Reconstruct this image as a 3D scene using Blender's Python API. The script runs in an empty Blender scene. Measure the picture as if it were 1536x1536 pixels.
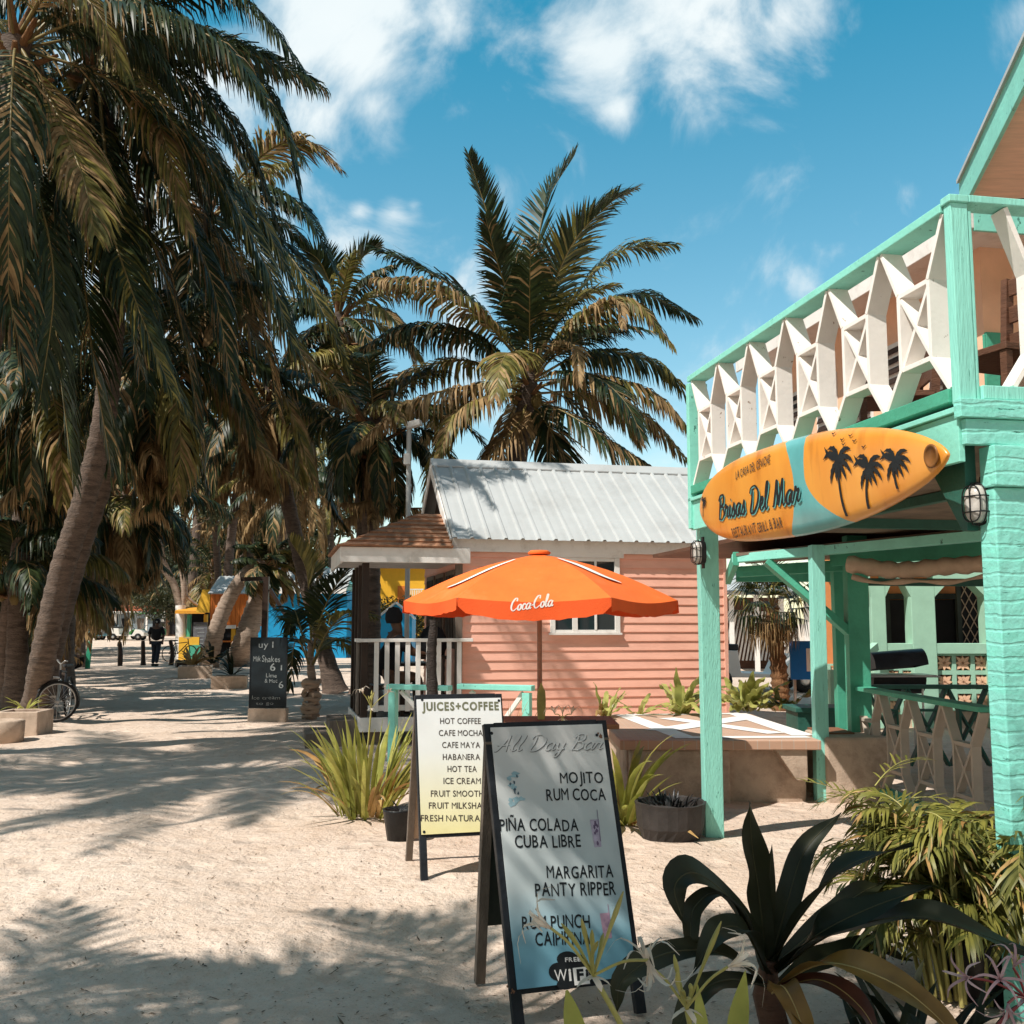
import bpy, bmesh, math, random
import numpy as np
from mathutils import Vector as V, Matrix
R = math.radians; PI = math.pi
random.seed(11); rng = np.random.default_rng(11)
sc = bpy.context.scene; COL = sc.collection

# ------------------------------------------------------------------ camera
FPX = 1538.0; PITCH = R(6.2); CAMZ = 1.6
cd = bpy.data.cameras.new('camera'); cam = bpy.data.objects.new('camera', cd); COL.objects.link(cam)
cam.location = (0, 0, CAMZ); cam.rotation_euler = (R(90) + PITCH, 0, 0)
cd.sensor_width = 36; cd.lens = 36 * FPX / 1536; cd.clip_start = .05; cd.clip_end = 4000
sc.camera = cam
FW = V((0, math.cos(PITCH), math.sin(PITCH))); UPV = V((0, -math.sin(PITCH), math.cos(PITCH))); RT = V((1, 0, 0))
CAM = V((0, 0, CAMZ))
def ray(u, v): return FW + RT * ((u - 768) / FPX) + UPV * ((768 - v) / FPX)
def at(u, v, Y):
    r = ray(u, v); return CAM + r * (Y / r.y)
def G(u, v, z=0):
    r = ray(u, v); return CAM + r * ((z - CAMZ) / r.z)

# ------------------------------------------------------------------ light
SUN_EL = R(53); SUN_AZ_DIR = V((-.76, -.65, 0)).normalized()
SUN = (SUN_AZ_DIR * math.cos(SUN_EL) + V((0, 0, math.sin(SUN_EL)))).normalized()
sl = bpy.data.lights.new('sun', 'SUN'); so = bpy.data.objects.new('sun', sl); COL.objects.link(so)
sl.energy = 5.0; sl.angle = R(.53); sl.color = (1, .95, .875)
so.rotation_euler = (-SUN).to_track_quat('-Z', 'Y').to_euler(); so.location = SUN * 60
sc.view_settings.view_transform = 'Standard'; sc.view_settings.look = 'None'
sc.view_settings.exposure = .26; sc.view_settings.gamma = 1

w = bpy.data.worlds.new('World'); sc.world = w; w.use_nodes = True
nt = w.node_tree; nt.nodes.clear(); L = nt.links
def N(t, **k):
    n = nt.nodes.new(t)
    for a, b in k.items(): setattr(n, a, b)
    return n
def M(op, a, b=None, clamp=False):
    n = N('ShaderNodeMath', operation=op, use_clamp=clamp)
    for i, x in enumerate((a, b)):
        if x is None: continue
        if hasattr(x, 'links') or isinstance(x, bpy.types.NodeSocket): L.new(x, n.inputs[i])
        else: n.inputs[i].default_value = x
    return n.outputs[0]
SKY_S = .15
out = N('ShaderNodeOutputWorld'); bg = N('ShaderNodeBackground'); bg.inputs[1].default_value = SKY_S
sky = N('ShaderNodeTexSky', sky_type='NISHITA', sun_disc=False)
sky.sun_elevation = SUN_EL; sky.sun_rotation = math.atan2(SUN.x, SUN.y)
sky.air_density = 1.0; sky.dust_density = .6; sky.ozone_density = 1.5
tc = N('ShaderNodeTexCoord'); dirn = tc.outputs['Generated']
tint = N('ShaderNodeMix', data_type='RGBA', blend_type='MULTIPLY'); tint.inputs[0].default_value = 1
L.new(sky.outputs[0], tint.inputs[6]); 
sep0 = N('ShaderNodeSeparateXYZ'); L.new(dirn, sep0.inputs[0])
tel = N('ShaderNodeMapRange'); L.new(sep0.outputs[2], tel.inputs[0]); tel.inputs[1].default_value = .05; tel.inputs[2].default_value = .55
tcol = N('ShaderNodeMix', data_type='RGBA'); L.new(tel.outputs[0], tcol.inputs[0]); tcol.inputs[6].default_value = (1.22, 1.14, .93, 1); tcol.inputs[7].default_value = (.17, 1.03, .97, 1)
L.new(tcol.outputs[2], tint.inputs[7])
nz = N('ShaderNodeTexNoise'); L.new(dirn, nz.inputs['Vector']); nz.inputs['Scale'].default_value = 7.5
nz.inputs['Detail'].default_value = 9; nz.inputs['Roughness'].default_value = .58; nz.inputs['Distortion'].default_value = .5
acc = None
for (u, v, r, s) in [(490, -20, 165, 1.08), (548, 75, 105, 1), (470, 180, 100, 1), (560, 160, 62, .9), (455, 270, 90, .85), (490, 240, 55, .9), (590, 318, 44, .75), (540, 315, 34, .75), (620, 310, 28, .6),
                     (1065, -15, 165, 1), (915, 95, 85, .95), (930, 165, 50, .85), (1180, 30, 95, .9), (1100, 90, 70, .7), (1200, 95, 55, .55),
                     (1250, 380, 46, .6), (1215, 430, 48, .6), (1285, 320, 30, .55), (1360, 290, 38, .5), (740, 290, 60, .35), (690, 430, 90, .55), (880, 690, 150, .6), (1000, 420, 60, .35), (500, 360, 80, .65), (380, 420, 160, .8), (1536, 15, 70, .5), (900, 600, 160, .55), (250, 300, 330, .9)]:
    c = ray(u, v).normalized()
    d = N('ShaderNodeVectorMath', operation='DISTANCE'); L.new(dirn, d.inputs[0]); d.inputs[1].default_value = c
    mr = N('ShaderNodeMapRange'); mr.inputs[1].default_value = 0; mr.inputs[2].default_value = r * 1.35 / FPX
    mr.inputs[3].default_value = s; mr.inputs[4].default_value = 0; L.new(d.outputs['Value'], mr.inputs[0])
    acc = mr.outputs[0] if acc is None else M('SMOOTH_MAX', acc, mr.outputs[0])
    if acc.node.type == 'MATH': acc.node.inputs[2].default_value = .12
# unseen sky behind and overhead: warm grey cloud added as fill light
sep = N('ShaderNodeSeparateXYZ'); L.new(dirn, sep.inputs[0])
back = N('ShaderNodeMapRange'); L.new(sep.outputs[1], back.inputs[0]); back.inputs[1].default_value = .62; back.inputs[2].default_value = .1
back.inputs[3].default_value = 0; back.inputs[4].default_value = .70
acc = M('MAXIMUM', acc, back.outputs[0])
den = M('ADD', M('MULTIPLY', acc, 1.15), M('MULTIPLY', M('SUBTRACT', nz.outputs[0], .5), 3.0))
cm = N('ShaderNodeMapRange', interpolation_type='SMOOTHSTEP'); L.new(den, cm.inputs[0]); cm.inputs[1].default_value = .25; cm.inputs[2].default_value = 1.15
cm.inputs[4].default_value = .95
nz2 = N('ShaderNodeTexNoise'); L.new(dirn, nz2.inputs['Vector']); nz2.inputs['Scale'].default_value = 9; nz2.inputs['Detail'].default_value = 5
cr = N('ShaderNodeMix', data_type='RGBA'); L.new(nz2.outputs[0], cr.inputs[0])
cr.inputs[6].default_value = (.66 / SKY_S, .76 / SKY_S, .80 / SKY_S, 1); cr.inputs[7].default_value = (.90 / SKY_S, .92 / SKY_S, .90 / SKY_S, 1)
mx = N('ShaderNodeMix', data_type='RGBA'); L.new(cm.outputs[0], mx.inputs[0]); L.new(tint.outputs[2], mx.inputs[6])
cg = N('ShaderNodeMix', data_type='RGBA'); L.new(M('MULTIPLY', back.outputs[0], 1.5, True), cg.inputs[0]); L.new(cr.outputs[2], cg.inputs[6]); cg.inputs[7].default_value = (.29 / SKY_S, .23 / SKY_S, .195 / SKY_S, 1); L.new(cg.outputs[2], mx.inputs[7])
L.new(mx.outputs[2], bg.inputs[0]); L.new(bg.outputs[0], out.inputs[0])

# ------------------------------------------------------------------ materials
MATS = {}
def _links(m):
    m.use_nodes = True; t = m.node_tree; p = t.nodes['Principled BSDF']; return t, t.nodes, t.links, p
def mat(name, col, rough=.6, var=.12, scale=5, bump=.15, bscale=45, spec=.3, metal=0, dirt=None, stretch=(1, 1, 1), chips=None, bdist=.01, bands=None):
    if name in MATS: return MATS[name]
    m = bpy.data.materials.new(name); t, n, l, p = _links(m)
    p.inputs['Roughness'].default_value = rough; p.inputs['Specular IOR Level'].default_value = spec; p.inputs['Metallic'].default_value = metal
    tcn = n.new('ShaderNodeTexCoord'); mp = n.new('ShaderNodeMapping'); l.new(tcn.outputs['Object'], mp.inputs[0]); mp.inputs['Scale'].default_value = stretch
    a = n.new('ShaderNodeTexNoise'); l.new(mp.outputs[0], a.inputs['Vector']); a.inputs['Scale'].default_value = scale; a.inputs['Detail'].default_value = 6; a.inputs['Roughness'].default_value = .65
    mxn = n.new('ShaderNodeMix'); mxn.data_type = 'RGBA'; l.new(a.outputs[0], mxn.inputs[0])
    mr = n.new('ShaderNodeMapRange'); l.new(a.outputs[0], mr.inputs[0]); mr.inputs[1].default_value = .3; mr.inputs[2].default_value = .7; l.new(mr.outputs[0], mxn.inputs[0])
    c = V(col[:3]); mxn.inputs[6].default_value = (*(c * (1 - var)), 1); mxn.inputs[7].default_value = (*[min(1, x * (1 + var)) for x in c], 1)
    outc = mxn.outputs[2]
    def layer(color, amt, scl, sharp, strch=None):
        nonlocal outc
        b = n.new('ShaderNodeTexNoise'); b.inputs['Scale'].default_value = scl; b.inputs['Detail'].default_value = 7; b.inputs['Roughness'].default_value = .7
        if strch:
            mp2 = n.new('ShaderNodeMapping'); mp2.inputs['Scale'].default_value = strch; l.new(tcn.outputs['Object'], mp2.inputs[0]); l.new(mp2.outputs[0], b.inputs['Vector'])
        else: l.new(mp.outputs[0], b.inputs['Vector'])
        r2 = n.new('ShaderNodeMapRange'); l.new(b.outputs[0], r2.inputs[0]); r2.inputs[1].default_value = 1 - amt - sharp; r2.inputs[2].default_value = 1 - amt + sharp
        x = n.new('ShaderNodeMix'); x.data_type = 'RGBA'; l.new(r2.outputs[0], x.inputs[0]); l.new(outc, x.inputs[6]); x.inputs[7].default_value = (*color, 1); outc = x.outputs[2]
        return r2.outputs[0]
    if dirt: layer(dirt[0], dirt[1], dirt[2], .12, dirt[3] if len(dirt) > 3 else None)
    if chips: layer(chips[0], chips[1], chips[2], .015, chips[3] if len(chips) > 3 else None)
    l.new(outc, p.inputs['Base Color'])
    if bump:
        b = n.new('ShaderNodeTexNoise'); l.new(mp.outputs[0], b.inputs['Vector']); b.inputs['Scale'].default_value = bscale; b.inputs['Detail'].default_value = 5
        h = b.outputs[0]
        if bands:   # sawn boards: grooves along one axis
            wv = n.new('ShaderNodeTexWave'); wv.bands_direction = bands[0]; wv.inputs['Scale'].default_value = bands[1]; wv.inputs['Distortion'].default_value = bands[2]
            wv.inputs['Detail'].default_value = 3; wv.inputs['Detail Scale'].default_value = 1.5; l.new(tcn.outputs['Object'], wv.inputs['Vector'])
            rp = n.new('ShaderNodeMapRange'); l.new(wv.outputs['Fac'], rp.inputs[0]); rp.inputs[1].default_value = 0; rp.inputs[2].default_value = .16
            ad = n.new('ShaderNodeMath'); ad.operation = 'MULTIPLY_ADD'; l.new(rp.outputs[0], ad.inputs[0]); ad.inputs[1].default_value = bands[3]; l.new(h, ad.inputs[2]); h = ad.outputs[0]
        bp = n.new('ShaderNodeBump'); bp.inputs['Strength'].default_value = bump; bp.inputs['Distance'].default_value = bdist; l.new(h, bp.inputs['Height']); l.new(bp.outputs[0], p.inputs['Normal'])
    MATS[name] = m; return m
def leafmat(name, c1, c2, rough=.45, trans=.3, spec=.35, tips=None):
    m = bpy.data.materials.new(name); t, n, l, p = _links(m)
    g = n.new('ShaderNodeNewGeometry'); mxn = n.new('ShaderNodeMix'); mxn.data_type = 'RGBA'; l.new(g.outputs['Random Per Island'], mxn.inputs[0])
    mxn.inputs[6].default_value = (*c1, 1); mxn.inputs[7].default_value = (*c2, 1)
    tcn = n.new('ShaderNodeTexCoord'); a = n.new('ShaderNodeTexNoise'); a.inputs['Scale'].default_value = 7; a.inputs['Detail'].default_value = 4; l.new(tcn.outputs['Object'], a.inputs['Vector'])
    x = n.new('ShaderNodeMix'); x.data_type = 'RGBA'; x.blend_type = 'MULTIPLY'; x.inputs[0].default_value = .8; l.new(mxn.outputs[2], x.inputs[6])
    cr = n.new('ShaderNodeMapRange'); l.new(a.outputs[0], cr.inputs[0]); cr.inputs[1].default_value = .3; cr.inputs[2].default_value = .7; cr.inputs[3].default_value = .6; cr.inputs[4].default_value = 1.35
    cb = n.new('ShaderNodeCombineColor'); [l.new(cr.outputs[0], cb.inputs[i]) for i in range(3)]; l.new(cb.outputs[0], x.inputs[7])
    l.new(x.outputs[2], p.inputs['Base Color']); p.inputs['Roughness'].default_value = rough; p.inputs['Specular IOR Level'].default_value = spec
    tr = n.new('ShaderNodeBsdfTranslucent'); l.new(x.outputs[2], tr.inputs[0]); ms = n.new('ShaderNodeMixShader'); ms.inputs[0].default_value = trans
    l.new(p.outputs[0], ms.inputs[1]); l.new(tr.outputs[0], ms.inputs[2]); l.new(ms.outputs[0], n['Material Output'].inputs[0])
    MATS[name] = m; return m
def glassmat(name, col=(.02, .03, .035), rough=.05):
    m = bpy.data.materials.new(name); t, n, l, p = _links(m); p.inputs['Base Color'].default_value = (*col, 1); p.inputs['Roughness'].default_value = rough; p.inputs['Specular IOR Level'].default_value = .6
    MATS[name] = m; return m

# ------------------------------------------------------------------ objects
WM = {}
def reg(o, parent=None, local=None):
    WM[o.name] = (WM[parent.name] @ local) if parent else local
def thing(name, label, cat, loc=(0, 0, 0), rotz=0, group=None):
    o = bpy.data.objects.new(name, None); COL.objects.link(o); o.location = loc; o.rotation_euler = (0, 0, rotz)
    o.empty_display_size = .2
    o['label'] = label; o['category'] = cat
    if group: o['group'] = group
    WM[o.name] = Matrix.Translation(V(loc)) @ Matrix.Rotation(rotz, 4, 'Z'); return o
def tag(o, label=None, cat=None, group=None, kind=None):
    for k, x in (('label', label), ('category', cat), ('group', group), ('kind', kind)):
        if x: o[k] = x
    return o
Z = V((0, 0, 1))
class MB:
    def __init__(s): s.v = []; s.f = []; s.mi = []; s.sm = []; s.cur = 0
    def add(s, vs, fs, smooth=False):
        o = len(s.v); s.v += [tuple(p) for p in vs]; s.f += [[i + o for i in q] for q in fs]; s.mi += [s.cur] * len(fs); s.sm += [smooth] * len(fs)
    def hexa(s, p): s.add(p, [(0, 3, 2, 1), (4, 5, 6, 7), (0, 1, 5, 4), (1, 2, 6, 5), (2, 3, 7, 6), (3, 0, 4, 7)])
    def box(s, c, size, m=None):
        c = V(c); h = V(size) / 2; p = [V((x * h.x, y * h.y, z * h.z)) for z in (-1, 1) for x, y in ((-1, -1), (1, -1), (1, 1), (-1, 1))]
        s.hexa([c + (m @ q if m else q) for q in p])
    def beam(s, a, b, w, h, up=Z, taper=1):
        a = V(a); b = V(b); d = (b - a).normalized(); up = V(up); sd = d.cross(up)
        if sd.length < 1e-4: sd = d.cross(V((1, 0, 0)))
        sd.normalize(); u2 = sd.cross(d); p = []
        for e, k in ((a, 1), (b, taper)):
            for x, y in ((-1, -1), (1, -1), (1, 1), (-1, 1)): p.append(e + sd * (x * w * k / 2) + u2 * (y * h * k / 2))
        s.hexa(p)
    def tube(s, pts, rad, n=8, caps=True, flat=1, smooth=True):
        pts = [V(p) for p in pts]; k = len(pts); rad = rad if hasattr(rad, '__len__') else [rad] * k
        prev = None; vs = []
        for i, p in enumerate(pts):
            t = (pts[min(i + 1, k - 1)] - pts[max(i - 1, 0)])
            t = t.normalized() if t.length > 1e-9 else Z.copy()
            if prev is None: a = t.cross(Z if abs(t.z) < .9 else V((1, 0, 0))).normalized()
            else: a = (prev - t * prev.dot(t)).normalized()
            prev = a; b = t.cross(a)
            for j in range(n):
                g = 2 * PI * j / n; vs.append(p + (a * math.cos(g) + b * math.sin(g) * flat) * rad[i])
        fs = [(i * n + j, i * n + (j + 1) % n, (i + 1) * n + (j + 1) % n, (i + 1) * n + j) for i in range(k - 1) for j in range(n)]
        s.add(vs, fs, smooth)
        if caps: s.add(vs[:n], [tuple(range(n))[::-1]]); s.add(vs[-n:], [tuple(range(n))])
    def lathe(s, prof, c=(0, 0, 0), n=24, smooth=True, m=None):
        c = V(c); vs = []
        for r, z in prof:
            for j in range(n):
                q = V((r * math.cos(2 * PI * j / n), r * math.sin(2 * PI * j / n), z)); vs.append(c + (m @ q if m else q))
        s.add(vs, [(i * n + j, i * n + (j + 1) % n, (i + 1) * n + (j + 1) % n, (i + 1) * n + j) for i in range(len(prof) - 1) for j in range(n)], smooth)
    def prism(s, poly, fr, d0, d1):
        n = len(poly); a = [fr.P(x, y, d0) for x, y in poly]; b = [fr.P(x, y, d1) for x, y in poly]
        s.add(a + b, [tuple(range(n))[::-1], tuple(range(n, 2 * n))] + [(i, (i + 1) % n, n + (i + 1) % n, n + i) for i in range(n)])
    def fbox(s, fr, x0, x1, y0, y1, z0, z1):
        s.hexa([fr.P(x, y, z) for z in (z0, z1) for x, y in ((x0, y0), (x1, y0), (x1, y1), (x0, y1))])
    def build(s, name, mats, parent=None, bevel=0, origin=None, smooth=None):
        me = bpy.data.meshes.new(name); o = bpy.data.objects.new(name, me); COL.objects.link(o)
        if parent: inv = WM[parent.name].inverted(); loc = Matrix.Identity(4); o.parent = parent
        else:
            og = V(origin) if origin is not None else V((0, 0, 0)); inv = Matrix.Translation(-og); loc = Matrix.Translation(og); o.location = og
        me.from_pydata([inv @ V(p) for p in s.v], [], s.f)
        for m in (mats if isinstance(mats, (list, tuple)) else [mats]): me.materials.append(m)
        me.polygons.foreach_set('material_index', s.mi); me.polygons.foreach_set('use_smooth', s.sm if smooth is None else [smooth] * len(s.f))
        bm = bmesh.new(); bm.from_mesh(me); bmesh.ops.recalc_face_normals(bm, faces=bm.faces); bm.to_mesh(me); bm.free(); me.update()
        if bevel:
            b = o.modifiers.new('bevel', 'BEVEL'); b.width = bevel; b.segments = 2; b.limit_method = 'ANGLE'; b.angle_limit = R(40)
        reg(o, parent, loc); return o
class Fr:
    def __init__(s, o, x, y, z=None):
        s.o = V(o); s.x = V(x).normalized(); s.y = V(y).normalized(); s.z = V(z).normalized() if z is not None else s.x.cross(s.y).normalized()
    def P(s, a, b, c=0): return s.o + s.x * a + s.y * b + s.z * c
    def hit(s, u, v):      # where the view ray meets this plane, in its own coordinates
        r = ray(u, v); k = (s.o - CAM).dot(s.z) / r.dot(s.z); q = CAM + r * k - s.o; return q.dot(s.x), q.dot(s.y)
def catmull(pts, n):
    P = [V(p) for p in pts]; P = [P[0] * 2 - P[1]] + P + [P[-1] * 2 - P[-2]]; k = len(P) - 3; o = []
    for i in range(n):
        t = i / (n - 1) * k; j = min(int(t), k - 1); t -= j; a, b, c, d = P[j:j + 4]
        o.append(.5 * ((2 * b) + (c - a) * t + (2 * a - 5 * b + 4 * c - d) * t * t + (3 * b - a - 3 * c + d) * t ** 3))
    return o
# lettering ---------------------------------------------------------
_tc = {}
def glyphs(txt, bold=0.0):
    k = (txt, bold)
    if k in _tc: return _tc[k]
    cu = bpy.data.curves.new('t', 'FONT'); cu.body = txt; cu.size = 1; cu.offset = bold; cu.resolution_u = 3
    o = bpy.data.objects.new('t', cu); COL.objects.link(o); dg = bpy.context.evaluated_depsgraph_get(); dg.update()
    me = o.evaluated_get(dg).to_mesh(); vs = [(q.co.x, q.co.y) for q in me.vertices]; fs = [list(q.vertices) for q in me.polygons]
    o.evaluated_get(dg).to_mesh_clear(); bpy.data.objects.remove(o); bpy.data.curves.remove(cu); _tc[k] = (vs, fs); return vs, fs
def text_fit(mb, txt, fr, p0, p1, h, bold=.02, z=.003, jit=0.0, lift=0):
    """lay txt on plane fr, its left end at p0 and right end at p1 (plane coordinates), capital height h"""
    chars = []; x = 0
    for ch in txt:
        if ch == ' ': x += .3; continue
        vs, fs = glyphs(ch, 0.0 if ch in 'MWN' else bold); a = min(q[0] for q in vs); b = max(q[0] for q in vs); chars.append((vs, fs, x - a, random.uniform(-1, 1))); x += b - a + .085 + bold
    x -= .085 + bold; p0 = V(p0); p1 = V(p1); d = p1 - p0; ln = d.length; d.normalize(); nrm = V((-d.y, d.x)); kx = ln / x; ky = h / .73
    for vs, fs, ox, j in chars:
        mb.add([fr.P(*(p0 + d * ((q[0] + ox) * kx) + nrm * (q[1] * ky * (1 + .08 * j * jit) + j * jit * h * .06)), z) for q in vs], fs)
SCR = {
 'a': (1.15, [[(.95, .78), (.6, 1.0), (.18, .7), (.12, .25), (.42, .02), (.78, .35), (.98, .95), (.86, .35), (.98, .02), (1.2, .25)]]),
 'r': (.95, [[(0, .25), (.25, .95), (.3, 1.1), (.42, .86), (.75, .92), (.62, .45), (.68, .05), (1.0, .25)]]),
 'i': (.6, [[(0, .25), (.28, 1.0), (.2, .35), (.3, .02), (.6, .25)], [(.36, 1.4), (.42, 1.48)]]),
 's': (.85, [[(0, .2), (.35, .8), (.5, 1.08), (.5, .75), (.62, .3), (.4, 0), (.1, .1), (.4, .05), (.85, .25)]]),
 'e': (.85, [[(0, .25), (.45, .5), (.6, .85), (.4, 1.0), (.15, .6), (.22, .12), (.5, .02), (.85, .25)]]),
 'l': (.65, [[(0, .25), (.4, 1.2), (.52, 1.9), (.38, 2.0), (.22, 1.3), (.2, .3), (.35, .02), (.65, .25)]]),
 'o': (1.0, [[(.6, .98), (.2, .75), (.12, .25), (.45, .02), (.8, .4), (.72, .9), (.5, .95), (.75, .75), (1.0, .8)]]),
 'c': (.85, [[(.72, .75), (.55, 1.0), (.2, .75), (.12, .25), (.42, .02), (.85, .25)]]),
 'y': (1.05, [[(0, .7), (.2, 1.0), (.22, .4), (.45, .1), (.75, .5), (.9, 1.0), (.75, .1), (.55, -.7), (.25, -.85), (.3, -.4), (1.05, .25)]]),
 'A': (1.7, [[(-.1, .1), (.25, .05), (.75, 1.0), (1.15, 2.05), (1.2, 1.0), (1.3, .0)], [(.1, .75), (.7, .7), (1.45, .8)]]),
 'D': (1.75, [[(.45, 1.8), (.4, .9), (.2, .05), (.8, .0), (1.45, .7), (1.5, 1.5), (.9, 2.0), (.2, 1.9), (0, 1.5)]]),
 'B': (1.5, [[(.5, 1.8), (.4, .9), (.2, 0)], [(.1, 1.6), (.5, 2.0), (1.15, 1.95), (1.15, 1.3), (.55, 1.05), (1.15, .95), (1.3, .35), (.8, -.02), (.3, .1)]]),
 'M': (2.1, [[(0, .1), (.25, .2), (.5, 1.2), (.65, 1.95), (.8, 1.0), (.95, .15), (1.3, 1.2), (1.55, 1.95), (1.6, 1.0), (1.7, .05), (2.0, .2)]]),
 'C': (1.5, [[(1.25, 1.5), (1.25, 1.95), (.8, 1.95), (.25, 1.3), (.15, .5), (.6, .0), (1.2, .3), (1.5, .45)]]),
 '-': (.5, [[(.05, .55), (.45, .65)]]),
}
def script_word(txt, slant=.25):
    x = 0; st = []
    for ch in txt:
        if ch == ' ': x += .7; continue
        w_, ss = SCR[ch]
        for s in ss: st.append([(p[0] + x + p[1] * slant, p[1]) for p in s])
        x += w_
    return st, x
def script_fit(mb, txt, fr, p0, p1, xh, w=.12, z=.003, slant=.25, off=(0, 0), zoff=0):
    st, tot = script_word(txt, slant); p0 = V(p0) + V(off); p1 = V(p1) + V(off); d = (p1 - p0); k = d.length / tot; d.normalize(); nr = V((-d.y, d.x)); c = 0
    for s in st:
        m = max(6, len(s) * 5); q = [p0 + d * (p.x * k) + nr * (p.y * xh) for p in catmull([(*p, 0) for p in s], m)]; vs = []
        for i, p in enumerate(q):
            t = (q[min(i + 1, m - 1)] - q[max(0, i - 1)]); t = t.normalized() if t.length > 0 else V((1, 0)); n2 = V((-t.y, t.x))
            ww = w * xh * (.45 + .75 * abs(n2.x)) * (.55 + .45 * math.sin(PI * min(1, i / (m - 1) + .12)))
            c += 1; zz = z + zoff + c * 4e-6
            vs += [fr.P(*(p - n2 * ww), zz), fr.P(*(p + n2 * ww), zz)]
        mb.add(vs, [(2 * i, 2 * i + 1, 2 * i + 3, 2 * i + 2) for i in range(m - 1)])
MINT = (.115, .56, .42); MINTG = (.07, .36, .235)
m_mint = mat('mint_paint', (.25, .65, .54), .55, .10, 4, .5, 30, chips=((.06, .18, .14), .355, 16, (1, 1, .5)), bdist=.006)
m_mint_sawn = mat('mint_sawn_boards', (.25, .65, .56), .6, .14, 3, .8, 26, bands=('Z', 5.2, 2.2, .28), bdist=.009, chips=((.05, .2, .16), .355, 14, (.6, .6, 3.5)), dirt=((.21, .68, .55), .42, 3, (1, 1, 6)))
m_mint_grain = mat('mint_posts', (.27, .66, .56), .6, .10, 5, .6, 20, stretch=(5, 5, .6), bdist=.008, chips=((.07, .25, .19), .36, 11))
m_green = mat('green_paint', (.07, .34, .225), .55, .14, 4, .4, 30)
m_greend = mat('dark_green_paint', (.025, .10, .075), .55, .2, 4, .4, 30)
m_white = mat('white_paint', (.82, .77, .72), .55, .06, 6, .35, 40, chips=((.34, .25, .19), .33, 16, (1, 1, .6)), bdist=.004)
m_white2 = mat('white_trim', (.78, .74, .70), .5, .05, 4, .2, 40, dirt=((.55, .5, .45), .36, 3))
m_peach = mat('peach_wall', (.83, .50, .33), .7, .08, 3, .2, 60)
m_ply = mat('peach_plywood', (.80, .55, .41), .6, .14, 3, .3, 12, stretch=(1, 6, 1))
m_orange = mat('orange_wall', (.72, .27, .10), .7, .12, 3, .2, 60)
m_pink = mat('pink_siding', (.85, .45, .34), .6, .07, 2.2, .22, 50, dirt=((.72, .36, .27), .40, 1.6, (1, 1, 4)), stretch=(1, 1, 5), bdist=.004)
m_concrete = mat('concrete', (.50, .38, .29), .85, .16, 3.5, .6, 60, dirt=((.24, .17, .125), .40, 2.6), bdist=.008)
m_concgrey = mat('grey_concrete', (.26, .20, .16), .85, .2, 5, .6, 60)
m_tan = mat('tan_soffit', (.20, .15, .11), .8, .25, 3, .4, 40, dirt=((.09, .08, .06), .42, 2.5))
m_canvas = mat('tan_canvas', (.46, .33, .24), .8, .15, 6, .35, 80)
m_brown = mat('brown_wood', (.115, .05, .028), .55, .3, 4, .5, 30, stretch=(1, 1, 5))
m_darkbrown = mat('dark_brown_wood', (.035, .02, .014), .5, .3, 4, .3, 30)
m_tablewood = mat('table_wood', (.22, .095, .05), .6, .25, 4, .5, 25, stretch=(1, 12, 6))
m_poleWood = mat('varnished_pole', (.33, .17, .11), .5, .18, 8, .3, 30, stretch=(6, 6, .6))
m_black = mat('black_frame_paint', (.012, .014, .018), .5, .5, 6, .4, 40, chips=((.22, .19, .16), .25, 14))
m_blackm = mat('black_metal', (.012, .012, .013), .4, .3, 8, .1)
m_chalk = mat('chalkboard_face', (.008, .014, .018), .55, .4, 5, .15)
m_greywood = mat('weathered_board', (.16, .125, .10), .75, .25, 5, .6, 30, stretch=(6, 6, .7))
m_oldgreen = mat('faded_green_board', (.032, .042, .034), .65, .4, 4, .3, 30, stretch=(1, 1, .5))
m_galv = mat('galvanised_roof', (.44, .45, .445), .5, .05, 2.2, .08, 30, spec=.4, dirt=((.36, .36, .35), .38, 1.4, (1, .4, 1)))
m_galvgrey = mat('grey_roof_sheet', (.50, .51, .50), .5, .12, 2, .1, 30)
m_shingle = mat('roof_shingles', (.34, .17, .095), .85, .25, 9, .6, 60, dirt=((.22, .10, .055), .42, 5))
m_dark = mat('dark_interior', (.012, .012, .014), .8, .3, 3, 0)
m_glass = glassmat('window_glass')
m_umb = mat('orange_canvas', (.84, .155, .025), .75, .10, 3, .5, 6, dirt=((.78, .22, .06), .36, 2), bdist=.02)
m_whitecloth = mat('white_print', (.82, .78, .74), .7, .04, 6, .1)
m_ink = mat('black_lettering', (.012, .014, .016), .55, .4, 20, 0)
m_inkbrown = mat('brown_lettering', (.06, .045, .035), .6, .4, 20, 0)
m_khaki = mat('khaki_lettering', (.16, .16, .10), .6, .3, 20, 0)
m_chalkw = mat('chalk_marks', (.24, .26, .26), .9, .5, 30, 0)
m_sand = None
m_green_leaf = leafmat('palm_leaf_green', (.013, .026, .011), (.042, .056, .018), .45, .20, .32)
m_olive_leaf = leafmat('palm_leaf_olive', (.075, .080, .02), (.27, .215, .055), .45, .28, .35)
m_brown_leaf = leafmat('palm_leaf_dry', (.16, .095, .042), (.42, .275, .13), .6, .25, .2)
m_rachis = mat('leaf_stalk', (.20, .15, .055), .5, .3, 3, .1)
m_trunk = mat('palm_bark', (.15, .108, .085), .85, .28, 6, 1.0, 22, stretch=(1, 1, 3.5), dirt=((.052, .038, .03), .43, 3.2, (1, 1, 5)), bdist=.03)
m_trunkpale = mat('pale_bark', (.40, .30, .23), .85, .22, 5, .8, 22, stretch=(1, 1, 4), dirt=((.15, .1, .07), .40, 3, (1, 1, 6)), bdist=.03)
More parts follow.
